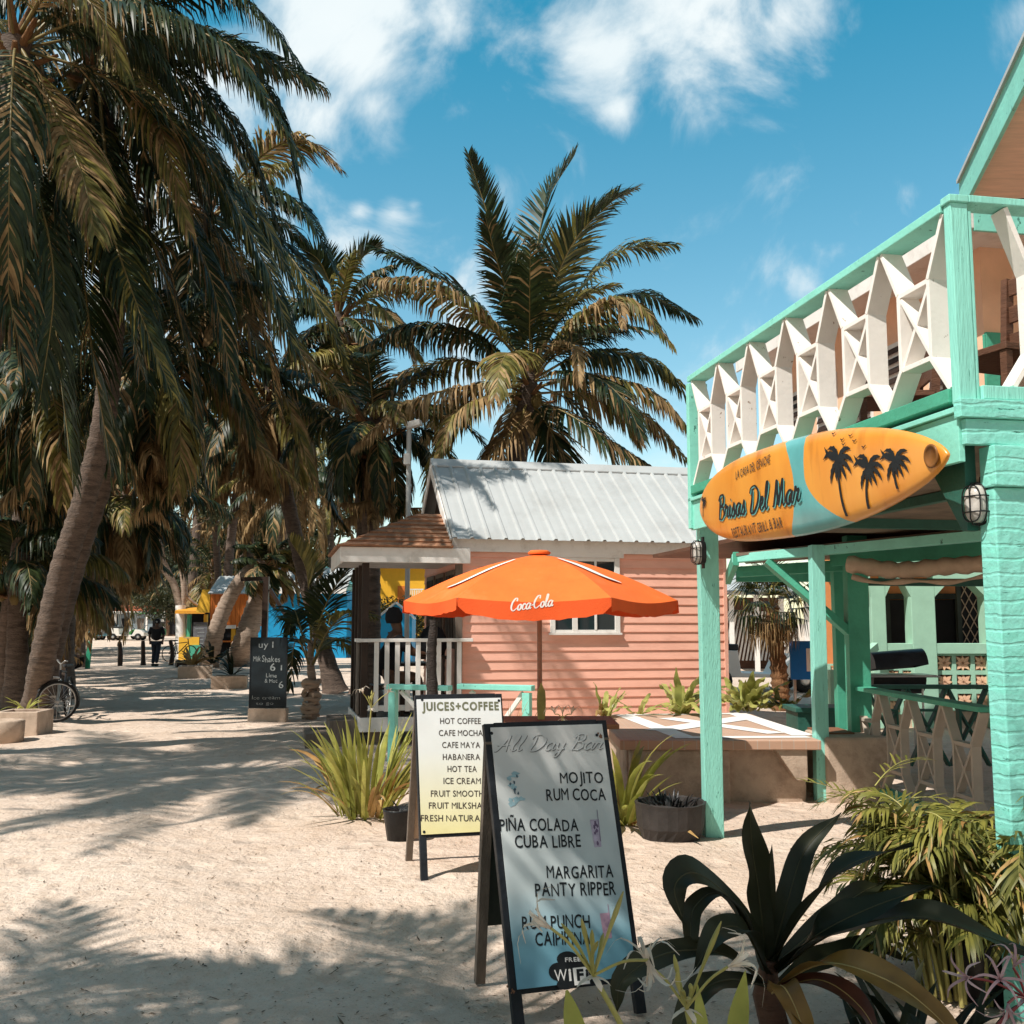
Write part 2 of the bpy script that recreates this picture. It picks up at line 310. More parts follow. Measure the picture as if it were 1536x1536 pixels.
m_fibre = mat('palm_fibre', (.20, .10, .045), .9, .4, 8, 1, 30, stretch=(1, 1, .4), bdist=.03)
m_coco = mat('coconut_husk', (.16, .11, .035), .6, .3, 6, .3)
m_strap = leafmat('strap_leaf', (.24, .26, .045), (.52, .49, .13), .38, .35, .45)
m_straporange = leafmat('withered_strap_leaf', (.33, .17, .05), (.45, .30, .12), .6, .2, .3)
m_table_leaf = leafmat('broad_leaf_pale', (.26, .27, .065), (.50, .46, .15), .4, .3, .4)
m_darkleaf = leafmat('bronze_leaf', (.015, .021, .010), (.036, .035, .015), .5, .08, .3)
m_litleaf = leafmat('orange_lit_leaf', (.26, .13, .03), (.36, .19, .045), .4, .25, .45)  # leaf lit orange: the sunlight is put into its colour
m_bambleaf = leafmat('bamboo_palm_leaf', (.09, .10, .02), (.30, .27, .06), .42, .28, .45)
m_petal = leafmat('white_petal', (.72, .60, .48), (.82, .72, .62), .5, .35, .3)
m_pinkpetal = leafmat('pink_petal', (.62, .36, .38), (.75, .55, .56), .5, .3, .3)
m_stalk = leafmat('flower_stalk', (.42, .38, .11), (.52, .46, .16), .4, .25, .4)
m_redstalk = mat('red_stalk', (.28, .05, .05), .45, .2, 5, .1)
m_bush = leafmat('bush_leaf', (.018, .030, .012), (.075, .075, .025), .5, .2, .4)
m_potblack = mat('black_plastic_pot', (.012, .012, .013), .38, .4, 6, .3)
m_rubber = mat('tyre_rubber', (.012, .012, .012), .7, .3, 9, .2)
m_chrome = mat('worn_steel', (.45, .44, .43), .35, .1, 9, .05, metal=.8)
m_skin = mat('dark_skin', (.10, .05, .03), .5, .1, 9, .1)
m_blackcloth = mat('black_cloth', (.008, .008, .01), .85, .3, 9, .3)
m_denim = mat('dark_denim', (.02, .025, .04), .85, .3, 9, .3)
m_blue = mat('blue_wall', (.01, .27, .52), .6, .08, 3, .2, 40)
m_yellow = mat('yellow_paint', (.75, .42, .04), .6, .1, 3, .2, 40)
m_orangewood = mat('orange_boards', (.62, .17, .03), .6, .15, 3, .3, 30, stretch=(6, 6, .7))
m_cartwhite = mat('white_cart_shell', (.75, .71, .66), .35, .04, 3, .05)
m_seat = mat('dark_vinyl', (.02, .02, .022), .5, .2, 9, .1)

# sand: pale coral sand, trodden, with specks
m_sand = bpy.data.materials.new('coral_sand'); t, n, l, p = _links(m_sand); p.inputs['Roughness'].default_value = .95; p.inputs['Specular IOR Level'].default_value = .1
tcn = n.new('ShaderNodeTexCoord'); o3 = tcn.outputs['Object']
def nse(s, d=6, r=.6):
    a = n.new('ShaderNodeTexNoise'); a.inputs['Scale'].default_value = s; a.inputs['Detail'].default_value = d; a.inputs['Roughness'].default_value = r; l.new(o3, a.inputs['Vector']); return a.outputs[0]
def mrange(x, a, b, c=0, d=1):
    q = n.new('ShaderNodeMapRange'); l.new(x, q.inputs[0]); [setattr(q.inputs[i + 1], 'default_value', y) for i, y in enumerate((a, b, c, d))]; return q.outputs[0]
def mixc(f, a, b):
    q = n.new('ShaderNodeMix'); q.data_type = 'RGBA'; l.new(f, q.inputs[0])
    for i, x in ((6, a), (7, b)):
        if isinstance(x, tuple): q.inputs[i].default_value = (*x, 1)
        else: l.new(x, q.inputs[i])
    return q.outputs[2]
c = mixc(mrange(nse(.55), .35, .68), (.60, .465, .37), (.72, .585, .485))
c = mixc(mrange(nse(7), .42, .72, 0, .55), c, (.50, .36, .26))
c = mixc(mrange(nse(70, 2), .64, .72, 0, .7), c, (.22, .15, .10))
c = mixc(mrange(nse(190, 2), .62, .75, 0, .5), c, (.25, .18, .13))
l.new(c, p.inputs['Base Color'])
def ma(op, a, b):
    q = n.new('ShaderNodeMath'); q.operation = op
    for i, x in enumerate((a, b)):
        if isinstance(x, (int, float)): q.inputs[i].default_value = x
        else: l.new(x, q.inputs[i])
    return q.outputs[0]
vo = n.new('ShaderNodeTexVoronoi'); vo.feature = 'SMOOTH_F1'; vo.inputs['Scale'].default_value = 2.6; vo.inputs['Smoothness'].default_value = .25; vo.inputs['Randomness'].default_value = 1; l.new(o3, vo.inputs['Vector'])
hh = ma('ADD', ma('ADD', ma('MULTIPLY', nse(5, 4), 1.4), ma('MULTIPLY', mrange(vo.outputs['Distance'], .05, .34), 1.1)), ma('ADD', ma('MULTIPLY', nse(22, 4), .6), ma('MULTIPLY', nse(120, 3), .16)))
bp = n.new('ShaderNodeBump'); bp.inputs['Strength'].default_value = .8; bp.inputs['Distance'].default_value = .05; l.new(hh, bp.inputs['Height']); l.new(bp.outputs[0], p.inputs['Normal'])
# ------------------------------------------------------------------ fronds and leaves (numpy batches)
class LB:
    def __init__(s): s.v = []; s.f = []; s.m = []; s.o = 0
    def add(s, v, f, mi):       # v (n,3)  f (k,4)
        s.v.append(np.asarray(v, np.float32)); s.f.append(np.asarray(f, np.int64) + s.o); s.m.append(np.full(len(f), mi, np.int32)); s.o += len(v)
    def build(s, name, mats, parent=None, origin=None):
        me = bpy.data.meshes.new(name); v = np.concatenate(s.v); f = np.concatenate(s.f); mi = np.concatenate(s.m)
        if parent: iv = np.array(WM[parent.name].inverted()); v = v @ iv[:3, :3].T + iv[:3, 3]
        elif origin is not None: v = v - np.array(origin)
        me.vertices.add(len(v)); me.vertices.foreach_set('co', v.astype(np.float32).ravel())
        me.loops.add(f.size); me.loops.foreach_set('vertex_index', f.astype(np.int32).ravel())
        me.polygons.add(len(f)); me.polygons.foreach_set('loop_start', np.arange(0, f.size, 4, dtype=np.int32)); me.polygons.foreach_set('loop_total', np.full(len(f), 4, np.int32))
        me.polygons.foreach_set('material_index', mi)
        for m in mats: me.materials.append(m)
        me.update(calc_edges=True); me.polygons.foreach_set('use_smooth', np.ones(len(f), bool))
        o = bpy.data.objects.new(name, me); COL.objects.link(o)
        if parent: o.parent = parent; reg(o, parent, Matrix.Identity(4))
        elif origin is not None: o.location = origin; reg(o, None, Matrix.Translation(V(origin)))
        return o
def nrm(a): return a / (np.linalg.norm(a, axis=-1, keepdims=True) + 1e-9)
def frond(lb, pts, n=60, lmax=.75, hang=.5, wid=.036, mi=0, lift=.25, wind=(0, 0, 0), tip=.3, start=.14, rad=.022, rmi=3, gap=.05, mix=None, a0=28, a1=62, up=None):
    """one feather leaf: a bent midrib with n leaflets a side that droop under their own weight"""
    P = np.array([list(p) for p in catmull(pts, 40)]); k = 40
    Tn = nrm(np.gradient(P, axis=0)); upv = np.array((0, 0, 1.)) if up is None else np.array(up, float)
    S = np.cross(Tn, upv); bad = np.linalg.norm(S, axis=1) < .15
    S[bad] = S[~bad][0] if (~bad).any() else np.array((1., 0, 0)); S = nrm(S); Nn = np.cross(S, Tn)
    # midrib
    ts = np.linspace(0, 1, k); rr = rad * (1 - .85 * ts); vs = []
    for j in range(4):
        g = PI / 2 * j + .785; vs.append(P + (S * math.cos(g) + Nn * math.sin(g)) * rr[:, None])
    vs = np.stack(vs, 1).reshape(-1, 3); fs = [(i * 4 + j, i * 4 + (j + 1) % 4, (i + 1) * 4 + (j + 1) % 4, (i + 1) * 4 + j) for i in range(k - 1) for j in range(4)]
    lb.add(vs, fs, rmi)
    t = np.linspace(start, 1, n); x = t * (k - 1); i0 = np.minimum(x.astype(int), k - 2); fr = (x - i0)[:, None]
    ip = lambda A: A[i0] * (1 - fr) + A[i0 + 1] * fr
    down = nrm(np.array((0, 0, -1.)) + np.array(wind, float))
    for sg in (-1, 1):
        keep = rng.random(n) > gap; m = int(keep.sum())
        p = ip(P)[keep]; T = nrm(ip(Tn)[keep]); s = nrm(ip(S)[keep]); nn = nrm(ip(Nn)[keep]); tt = t[keep]
        ang = np.radians(a0 + (a1 - a0) * tt + rng.normal(0, 3, m))[:, None]
        D = nrm(s * sg * np.cos(ang) + T * np.sin(ang) + nn * (lift + rng.normal(0, .05, m)[:, None]))
        ln = lmax * np.where(tt < .35, .5 + .5 * (tt - start) / (.35 - start + 1e-6), 1 - (1 - tip) * ((tt - .35) / .65) ** 1.7) * rng.uniform(.9, 1.05, m)
        h = np.clip(hang + rng.normal(0, .08, m), 0, 1.2)[:, None]
        seg = (ln / 3)[:, None]; q = [p]; dirs = []
        for hj in (.22, .62, .98):
            hh_ = np.clip(h * hj, 0, .97); d = nrm(D * (1 - hh_) + down * hh_ + rng.normal(0, .025, (m, 3))); q.append(q[-1] + d * seg); dirs.append(d)
        tw = rng.normal(0, .3, m)[:, None]; ws = [.55, 1, .8, .06]; vv = []
        for j in range(4):
            d = dirs[max(0, j - 1)]; wv = nrm(T - d * (T * d).sum(1, keepdims=True)); wv = nrm(wv + np.cross(d, wv) * tw * (j / 3 + .3))
            hw = wid * .5 * ws[j] * (.6 + .4 * ln / lmax)[:, None]; vv += [q[j] - wv * hw, q[j] + wv * hw]
        vv = np.stack(vv, 1).reshape(-1, 3); b = (np.arange(m) * 8)[:, None, None]
        F = np.array([(0, 1, 3, 2), (2, 3, 5, 4), (4, 5, 7, 6)])[None] + b
        if mix is None: lb.add(vv, F.reshape(-1, 4), mi)
        else:       # some leaflets withered
            F = F.reshape(-1, 4); lb.add(vv, F, mi); mm = np.repeat(rng.random(m) < mix[1] * (.4 + 1.2 * tt), 3); lb.m[-1][mm] = mix[0]
def gfrond(base, az, el, L, droop, k=5):
    """control points of a leaf that leaves base at elevation el and bends down along its length"""
    p = V(base); o = [p.copy()]; st = L / k
    for i in range(k):
        e = el - droop * ((i + .7) / k) ** 1.25; p = p + V((math.cos(az) * math.cos(e), math.sin(az) * math.cos(e), math.sin(e))) * st; o.append(p.copy())
    return o
def crown_random(lb, c, nf, L, elo=-55, ehi=78, n=50, hang=.6, wid=.04, lmax=.75, dry=.25, wind=(0, 0, 0), az0=0, sector=None, dens=1, droop=75, olive=.25):
    c = V(c)
    for i in range(nf):
        f = (i + .5) / nf; az = az0 + i * 2.39996 + random.uniform(-.25, .25)
        if sector: az = sector[0] + (sector[1] - sector[0]) * random.random()
        el = R(ehi + (elo - ehi) * f ** .9 + random.uniform(-8, 8)); l = L * random.uniform(.82, 1.08) * (.75 if f < .12 else 1)
        b = c + V((math.cos(az) * .12, math.sin(az) * .12, -.25 * f)); dr = R(droop * random.uniform(.7, 1.2) * (.75 + .5 * f))
        isdry = f > 1 - dry
        pts = gfrond(b, az, el, l, dr); pts = [p + V(wind) * (l * .28 * (j / 5) ** 1.6) for j, p in enumerate(pts)]
        mi = 2 if isdry else (1 if random.random() < olive else 0)
        frond(lb, pts, int(n * dens), lmax * random.uniform(.85, 1.1), hang * random.uniform(.7, 1.2) * (1.3 if isdry else 1), wid, mi, lift=.3 if f < .4 else .12, wind=wind, gap=.22 if isdry else .05, mix=(2, .08 if f < .5 else .2) if not isdry else None)
PMATS = [m_green_leaf, m_olive_leaf, m_brown_leaf, m_rachis]
def trunk(root, path, r0, r1, matl, n=70, sides=12, flare=1.5):
    mb = MB(); pts = catmull(path, n); rad = []
    for i in range(n):
        f = i / (n - 1); r = r0 + (r1 - r0) * f; r *= 1 + (flare - 1) * max(0, 1 - f * 9) ** 2; rad.append(r * (1.0 + .05 * (i % 3 == 0) - .035 * (i % 3 == 1) + random.uniform(-.015, .015)))
    mb.tube(pts, rad, sides); return mb.build('trunk', matl, root)
def boots(root, c, s=1.0, nuts=8, fib=True):
    """the shaggy heart of a coconut crown: leaf bases, fibre and a bunch of nuts"""
    c = V(c); mb = MB()
    for i in range(14):
        az = i * 2.4; e = R(70 - 5 * i); d = V((math.cos(az) * math.cos(e), math.sin(az) * math.cos(e), math.sin(e)))
        b = c + V((0, 0, -.05 * i * s)); mb.tube([b - d * .05, b + d * .25 * s, b + d * .55 * s + Z * .02], [.075 * s, .06 * s, .03 * s], 6, flat=.6)
    o = mb.build('leaf_bases', m_fibre, root)
    if nuts:
        mb = MB()
        for i in range(nuts):
            az = i * 2.1 + 1; q = c + V((math.cos(az) * .26, math.sin(az) * .26, -.42 - .1 * (i % 3))) * s
            mb.lathe([(0, -.15 * s), (.07 * s, -.11 * s), (.11 * s, 0), (.085 * s, .09 * s), (0, .15 * s)], q, 10)
        mb.build('coconuts', m_coco, root)
def strap(mb, base, az, el, L, W, droop, k=9, fold=.25, twist=0, prof=None, wave=0, mid=None, side=0):
    """one blade: three vertices across, folded along its rib"""
    p = V(base); st = L / k; vs = []; cur = el; ph = random.random() * 6
    for i in range(k + 1):
        f = i / k; e = el - droop * f ** 1.4; a = az + side * f ** 1.5
        d = V((math.cos(a) * math.cos(e), math.sin(a) * math.cos(e), math.sin(e))); s = V((-math.sin(a), math.cos(a), 0)); nn = s.cross(d)
        s2 = s * math.cos(twist * f) + nn * math.sin(twist * f); n2 = s2.cross(d)
        w_ = W * (prof(f) if prof else (.55 + .9 * f - 1.0 * f * f) * (1 if f < .75 else max(.03, (1 - f) / .25) ** .7)) / 2
        wv = wave * W * math.sin(ph + f * 17); wv2 = wave * W * math.sin(ph * 2 + f * 14)
        vs += [p - s2 * w_ - n2 * (fold * w_ * -1) + n2 * wv, p.copy(), p + s2 * w_ + n2 * (fold * w_) + n2 * wv2]
        p = p + d * st
    fs = [(3 * i + j, 3 * i + j + 1, 3 * i + j + 4, 3 * i + j + 3) for i in range(k) for j in (0, 1)]
    mb.add(vs, fs, True)
def path_blade(mb, pts, W, k=14, fold=.2, up=(0, 0, 1), wave=0, prof=None, roll=0, ribm=None):
    """a broad leaf laid along an explicit midrib"""
    q = catmull(pts, k + 1); vs = []; ph = random.random() * 6; up = V(up)
    for i, p in enumerate(q):
        t = (q[min(i + 1, k)] - q[max(0, i - 1)]).normalized(); s = t.cross(up)
        s = s.normalized() if s.length > .05 else V((1, 0, 0)); nn = s.cross(t); f = i / k
        c, sn = math.cos(roll), math.sin(roll); s, nn = s * c + nn * sn, nn * c - s * sn
        w_ = W * (prof(f) if prof else min(1, .42 + 1.7 * f) * (1 if f < .55 else max(.02, 1 - ((f - .55) / .45) ** 1.6))) / 2
        a = wave * W * math.sin(ph + f * 13); b = wave * W * math.sin(ph * 1.7 + f * 11)
        vs += [p - s * w_ + nn * (fold * w_ + a), p - s * w_ * .5 + nn * (fold * w_ * .35 + a * .3), p, p + s * w_ * .5 + nn * (fold * w_ * .35 + b * .3), p + s * w_ + nn * (fold * w_ + b)]
    mb.add(vs, [(5 * i + j, 5 * i + j + 1, 5 * i + j + 6, 5 * i + j + 5) for i in range(k) for j in range(4)], True)
    if ribm is not None:      # paler midrib standing just proud of both faces
        c0 = mb.cur; mb.cur = ribm; mb.tube([vs[5 * i + 2] for i in range(k)], [W * .035 * (1 - .8 * i / k) + .0008 for i in range(k)], 5, flat=1); mb.cur = c0
def leaf_cloud(lb, blobs, n, size, mi=0, flat=.6):
    """leaf-sized faces scattered through lumpy volumes"""
    tot = sum(b[3] ** 2 for b in blobs)
    for x, y, z, r in blobs:
        m = max(8, int(n * r * r / tot)); d = nrm(rng.normal(0, 1, (m, 3))); rad = r * rng.random((m, 1)) ** .45; c = np.array((x, y, z)) + d * rad * np.array((1, 1, flat))
        a = nrm(rng.normal(0, 1, (m, 3)) + d * .6 + np.array((0, 0, -.3))); b = nrm(np.cross(a, rng.normal(0, 1, (m, 3)))); s = size * rng.uniform(.5, 1.3, (m, 1))
        vv = np.stack([c - a * s, c - b * s * .3, c + a * s, c + b * s * .3], 1).reshape(-1, 3)
        lb.add(vv, np.arange(m * 4).reshape(-1, 4), mi)
# ------------------------------------------------------------------ ground
def sstep(a, b, x): x = max(0, min(1, (x - a) / (b - a))); return x * x * (3 - 2 * x)
def gz(x, y):
    z = .018 * math.sin(x * 1.3 + 1) * math.sin(y * .9) + .012 * math.sin(x * 3.1 + y * 2.3) + .008 * math.sin(x * 5.7 - y * 4.1)
    return z * (1 - sstep(20, 40, y)) + .35 * sstep(55, 95, y)
xs = sorted(set([-400, -200, -100, -60, -40, -30, -24, -19] + [i * .14 for i in range(-110, 111)] + [19, 24, 30, 40, 60, 100, 200, 400]))
ys = sorted(set([-60, -30, -15, -8, -4, -1] + [i * .14 for i in range(0, 150)] + [21 + i for i in range(20)] + [45, 50, 55, 60, 65, 70, 75, 80, 85, 90, 95, 110, 150, 250, 450, 900, 1800]))
mb = MB(); vs = [(x, y, gz(x, y) + random.uniform(-.004, .004)) for y in ys for x in xs]; nx = len(xs)
mb.add(vs, [(j * nx + i, j * nx + i + 1, (j + 1) * nx + i + 1, (j + 1) * nx + i) for j in range(len(ys) - 1) for i in range(nx - 1)], True)
tag(mb.build('sandy_ground', m_sand), kind='structure')
# bits of dry leaf and twig on the sand
mb = MB()
for i in range(5200):
    Y = 3.0 + 11 * random.random() ** 1.5; X = random.uniform(-.55, .55) * Y; z = gz(X, Y) + .006
    a = random.random() * 6.3; l_ = random.uniform(.006, .02) * (1 if random.random() < .95 else 3); w_ = random.uniform(.002, .006); d = V((math.cos(a), math.sin(a), random.uniform(-.1, .3))) * l_; s = V((-math.sin(a), math.cos(a), 0)) * w_
    p = V((X, Y, z)); mb.add([p - d - s * .4, p - d * .2 - s, p + d, p - d * .1 + s], [(0, 1, 2, 3)])
m_litter = leafmat('leaf_litter', (.05, .035, .025), (.24, .16, .10), .8, .1)
tag(mb.build('leaf_litter', m_litter), kind='stuff')
# ------------------------------------------------------------------ mint two-storey restaurant on the right
Nn = V((1.925, 4.33, 0)); dS = V((-.585, 3.27, 0)).normalized(); rT = V((dS.y, -dS.x, 0))
class FB:      # frame with P(along balcony, into building, height)
    def __init__(s, o, a, b): s.o = V(o); s.a = V(a).normalized(); s.b = V(b).normalized()
    def P(s, u, w_, z): return s.o + s.a * u + s.b * w_ + Z * z
FBL = FB(Nn, dS, rT)
bld = thing('restaurant_building', 'mint green two-storey building with white lattice balcony and sawn board pillar', 'building', Nn + rT * 1.0)
def lattice(mb, fr, s0, s1, n, t0, dep, z, th=.024, boxed=True, first='peak'):
    """hexagons between crossed boxes; z = four levels"""
    z0, z1, z2, z3 = z; per = (s1 - s0) / n; hx = per * .27
    def board(a, b, off, th=th, dd=0):
        a = V((a[0], a[1])); b = V((b[0], b[1])); d = (b - a).normalized(); nr = V((-d.y, d.x)) * th / 2
        q = [a - nr, b - nr, b + nr, a + nr]; mb.hexa([fr.P(p.x, w_, p.y) for w_ in (t0 + off, t0 + dep - off - dd) for p in q])
    for k in range(n + 1):
        c = s0 + per * k
        for sg in (-1, 1):
            if (k == 0 and sg < 0) or (k == n and sg > 0): continue
            x = c + sg * hx
            board((c + sg * .012, z3), (x, z2), 0); board((x, z2 + .004), (x, z1 - .004), .002); board((x, z1), (c + sg * .012, z0), 0.001)
        if k < n:
            a = c + hx; b = c + per - hx
            board((a, z2 - .005), (b, z2 - .005), .005); board((a, z1 + .005), (b, z1 + .005), .006)
            board((a + .01, z1 + .02), (b - .01, z2 - .02), .009, th * .9); board((b - .01, z1 + .02), (a + .01, z2 - .02), .012, th * .9)
# balcony railing
rail = MB(); rail.fbox(FBL, .062, 3.34, -.012, .122, 3.415, 3.458); rail_o = rail.build('top_rail', m_mint, bld, .004)
mb = MB(); lattice(mb, FBL, .060, 3.30, 6, .002, .108, (2.62, 2.79, 3.16, 3.414)); mb.build('balcony_lattice', m_white, bld, .002)
mb = MB(); mb.fbox(FBL, .057, 3.32, -.016, .126, 2.555, 2.618); mb.build('bottom_rail', m_green, bld, .004)
mb = MB(); mb.fbox(FBL, 0, .055, .0, .082, 2.545, 3.44); mb.fbox(FBL, .004, .05, .084, .102, 2.56, 3.41); mb.build('corner_post', m_mint_grain, bld, .004)
mb = MB(); mb.fbox(FBL, 3.29, 3.345, -.02, .13, 2.30, 3.398); mb.build('end_post', m_mint, bld, .004)
mb = MB(); mb.fbox(FBL, -.012, .10, .084, 2.6, 3.441, 3.475); mb.fbox(FBL, -.014, .10, .104, 2.6, 2.56, 2.622); mb.build('front_rail', m_mint_grain, bld, .004)
FR2 = FB(Nn + dS * .0, rT, dS); mb = MB(); lattice(mb, FR2, .26, 2.55, 5, .005, .09, (2.625, 2.79, 3.15, 3.438)); mb.build('front_lattice', m_white, bld, .002)
mb = MB(); mb.fbox(FBL, -.011, .060, -.011, .0835, 3.4405, 3.4745); mb.build('post_cap', m_mint_grain, bld, .004)
# deck and fascia
mb = MB(); mb.fbox(FBL, .02, 3.36, .03, 4.2, 2.47, 2.515); mb.fbox(FBL, 3.361, 4.4, .6, 1.598, 2.47, 2.515); mb.fbox(FBL, 3.362, 9.2, 1.6, 5.2, 2.47, 2.515); mb.build('balcony_deck', m_brown, bld)
mb = MB(); mb.fbox(FBL, .02, 3.34, -.0, .028, 2.29, 2.50); mb.fbox(FBL, .0, 3.35, -.02, .034, 2.503, 2.528); mb.build('side_fascia', m_mint, bld, .003)
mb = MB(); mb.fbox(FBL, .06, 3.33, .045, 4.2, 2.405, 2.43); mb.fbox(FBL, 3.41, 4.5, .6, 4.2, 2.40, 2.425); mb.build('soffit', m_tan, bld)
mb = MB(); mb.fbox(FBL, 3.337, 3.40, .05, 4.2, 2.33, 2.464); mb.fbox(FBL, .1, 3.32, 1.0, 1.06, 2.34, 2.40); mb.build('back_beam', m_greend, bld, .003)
mb = MB()
for a, b, z0, z1, s0 in ((-.02, 2.6, 2.475, 2.556, -.035), (.012, 2.6, 2.36, 2.472, -.016)): mb.fbox(FBL, s0, .018, a, b, z0, z1)
mb.fbox(FBL, -.045, .06, .12, .30, 2.18, 2.357); mb.fbox(FBL, -.030, .05, .305, .40, 2.24, 2.355); mb.build('header_boards', m_mint_sawn, bld, .003)
mb = MB(); mb.fbox(FBL, -.02, .09, .128, 1.3, -.02, 2.177); mb.build('pillar', m_mint_sawn, bld, .006)
mb = MB(); mb.hexa([FBL.P(*q) for q in ((.092, .07, 2.0), (.13, .07, 2.0), (.13, .125, 2.0), (.092, .125, 2.0), (.092, .07, 2.40), (.42, .07, 2.40), (.42, .125, 2.40), (.092, .125, 2.40))]); mb.build('bracket', m_greend, bld, .003)
# outer posts under the balcony
b = G(1073, 1257); mb = MB(); mb.beam((b.x, b.y + .08, -.05), (1.455, 7.62, 2.40), .140, .14, up=(0, 1, 0)); mb.build('post', m_mint_grain, bld, .006)
b = G(1236, 1201); mb = MB(); mb.beam((b.x, b.y + .06, -.05), (b.x + .02, b.y + .06, 2.33), .122, .12, up=(0, 1, 0)); mb.build('post', m_mint_grain, bld, .005)
b = at(1287, 1050, 10.0); mb = MB(); mb.beam((b.x, 10.0, -.05), (b.x + .02, 10.0, 2.45), .20, .15, up=(0, 1, 0)); mb.build('post', m_green, bld, .005)
b = at(1263, 1050, 10.6); mb = MB(); mb.beam((b.x, 10.6, -.05), (b.x, 10.6, 2.3), .12, .12, up=(0, 1, 0)); mb.build('post', m_green, bld, .005)
# beams of the lower porch
mb = MB(); mb.beam(at(1104, 838, 10.6), at(1478, 803, 8.2), .12, .085); mb.build('porch_beam', m_mint, bld, .004)
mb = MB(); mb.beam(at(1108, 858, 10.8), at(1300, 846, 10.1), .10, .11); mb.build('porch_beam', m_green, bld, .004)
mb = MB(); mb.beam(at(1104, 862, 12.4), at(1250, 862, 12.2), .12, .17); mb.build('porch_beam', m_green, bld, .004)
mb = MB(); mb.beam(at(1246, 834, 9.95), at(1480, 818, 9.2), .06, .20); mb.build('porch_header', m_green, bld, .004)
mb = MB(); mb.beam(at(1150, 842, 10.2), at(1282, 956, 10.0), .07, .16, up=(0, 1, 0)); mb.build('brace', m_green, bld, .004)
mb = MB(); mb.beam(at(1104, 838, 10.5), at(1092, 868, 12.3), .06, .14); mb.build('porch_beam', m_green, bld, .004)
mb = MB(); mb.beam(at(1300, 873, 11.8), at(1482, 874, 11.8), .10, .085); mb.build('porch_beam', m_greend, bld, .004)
mb = MB()
p = [at(u, 842, 9.6) for u in (1100, 1480)]
mb.hexa([at(1104, 834, 10.5), at(1478, 796, 8.3), at(1478, 796, 8.3) + V((.9, 4.5, .12)), at(1104, 834, 10.5) + V((.9, 3.5, .12))] + [q + Z * .03 for q in (at(1104, 834, 10.5), at(1478, 796, 8.3), at(1478, 796, 8.3) + V((.9, 4.5, .12)), at(1104, 834, 10.5) + V((.9, 3.5, .12)))])
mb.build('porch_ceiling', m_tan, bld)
# upper room set back on the deck
C0 = at(1489, 760, 9.0); C0.z = 0
FU = FB(C0, dS, rT); RM = 5.0
room = MB(); room.fbox(FU, 0, 4.2, 0, 3.5, 2.52, RM); room.build('upper_wall', m_peach, bld)
mb = MB()
for k in range(5):
    a = .35 + k * .78
    mb.fbox(FU, a, a + .5, -.02, .0, 3.3, 4.5)
wf = mb.build('window_frame', m_white2, bld, .004); mb = MB()
for k in range(5):
    a = .35 + k * .78
    for q in range(11): mb.hexa([FU.P(a + .04, -.045, 3.34 + q * .104), FU.P(a + .46, -.045, 3.34 + q * .104), FU.P(a + .46, -.022, 3.40 + q * .104), FU.P(a + .04, -.022, 3.40 + q * .104)] + [FU.P(a + .04, -.045, 3.35 + q * .104), FU.P(a + .46, -.045, 3.35 + q * .104), FU.P(a + .46, -.022, 3.41 + q * .104), FU.P(a + .04, -.022, 3.41 + q * .104)])
mb.build('louvres', m_darkbrown, wf)
mb = MB(); mb.fbox(FU, -.55, 4.5, -.45, 3.9, RM + .0, RM + .05); mb.build('upper_soffit', m_white2, bld)
mb = MB(); mb.fbox(FU, -.58, 4.52, -.48, -.451, RM - .08, RM + .16); mb.build('upper_fascia', m_white2, bld, .004)
mb = MB(); mb.fbox(FU, -.58, -.552, -.45, 3.9, RM - .1, RM + .16); mb.build('upper_fascia', m_mint, bld, .004)
mb = MB(); mb.fbox(FU, -.62, 4.6, -.52, 3.9, RM + .163, RM + .20); mb.build('upper_roof', m_darkbrown, bld)
FW2 = FB(C0, rT, dS)
mb = MB(); mb.fbox(FW2, -.02, .16, -.03, -.002, 2.52, 4.18); mb.fbox(FW2, .62, .80, -.03, -.002, 2.52, 4.18); mb.fbox(FW2, .0, .9, -.034, -.003, 4.04, 4.2); mb.build('door_frame', m_green, bld, .004)
mb = MB(); mb.fbox(FW2, .162, .618, -.018, -.0025, 2.52, 4.038); mb.build('upper_door', m_canvas, bld)
mb = MB()
for zz in (2.7, 3.2, 3.65):
    for xx in (.20, .42): mb.fbox(FW2, xx, xx + .17, -.026, -.0185, zz, zz + .36)
mb.build('door_panel', m_canvas, bld, .006)
mb = MB(); mb.hexa([FW2.P(0.05, -.5, 4.5), FW2.P(3, -.5, 4.72), FW2.P(3, -.35, 4.72), FW2.P(.05, -.35, 4.5), FW2.P(.05, -.5, 4.62), FW2.P(3, -.5, 4.9), FW2.P(3, -.35, 4.9), FW2.P(.05, -.35, 4.62)]); mb.build('door_hood', m_peach, bld)
# high porch roof that leans out over the corner of the balcony
e1 = at(1447, 306, 8.0); e0 = e1 + V((-.236, -1, 0)) * 4.2; wv = V((3.2, -.9, 0))
mb = MB(); mb.hexa([e0, e1, e1 + wv + Z * .0, e0 + wv + Z * .0] + [q + Z * .02 for q in (e0, e1, e1 + wv, e0 + wv)]); mb.build('porch_soffit', m_ply, bld)
mb = MB(); mb.beam(e0 + V((-.02, 0, .06)), e1 + V((-.02, 0, .06)), .03, .26); mb.build('porch_fascia', m_mint, bld, .004)
mb = MB(); mb.beam(e1 + V((-.03, .018, .13)), e1 + wv + V((0, .018, .13)), .03, .20); mb.build('porch_fascia', m_mint, bld, .004)
up = V((0, 0, .75)); o_ = V((-.06, 0, .17))
mb = MB(); mb.hexa([e0 + o_, e1 + o_, e1 + wv + up, e0 + wv + up] + [q + Z * .03 for q in (e0 + o_, e1 + o_, e1 + wv + up, e0 + wv + up)]); mb.build('porch_roof', m_galvgrey, bld)
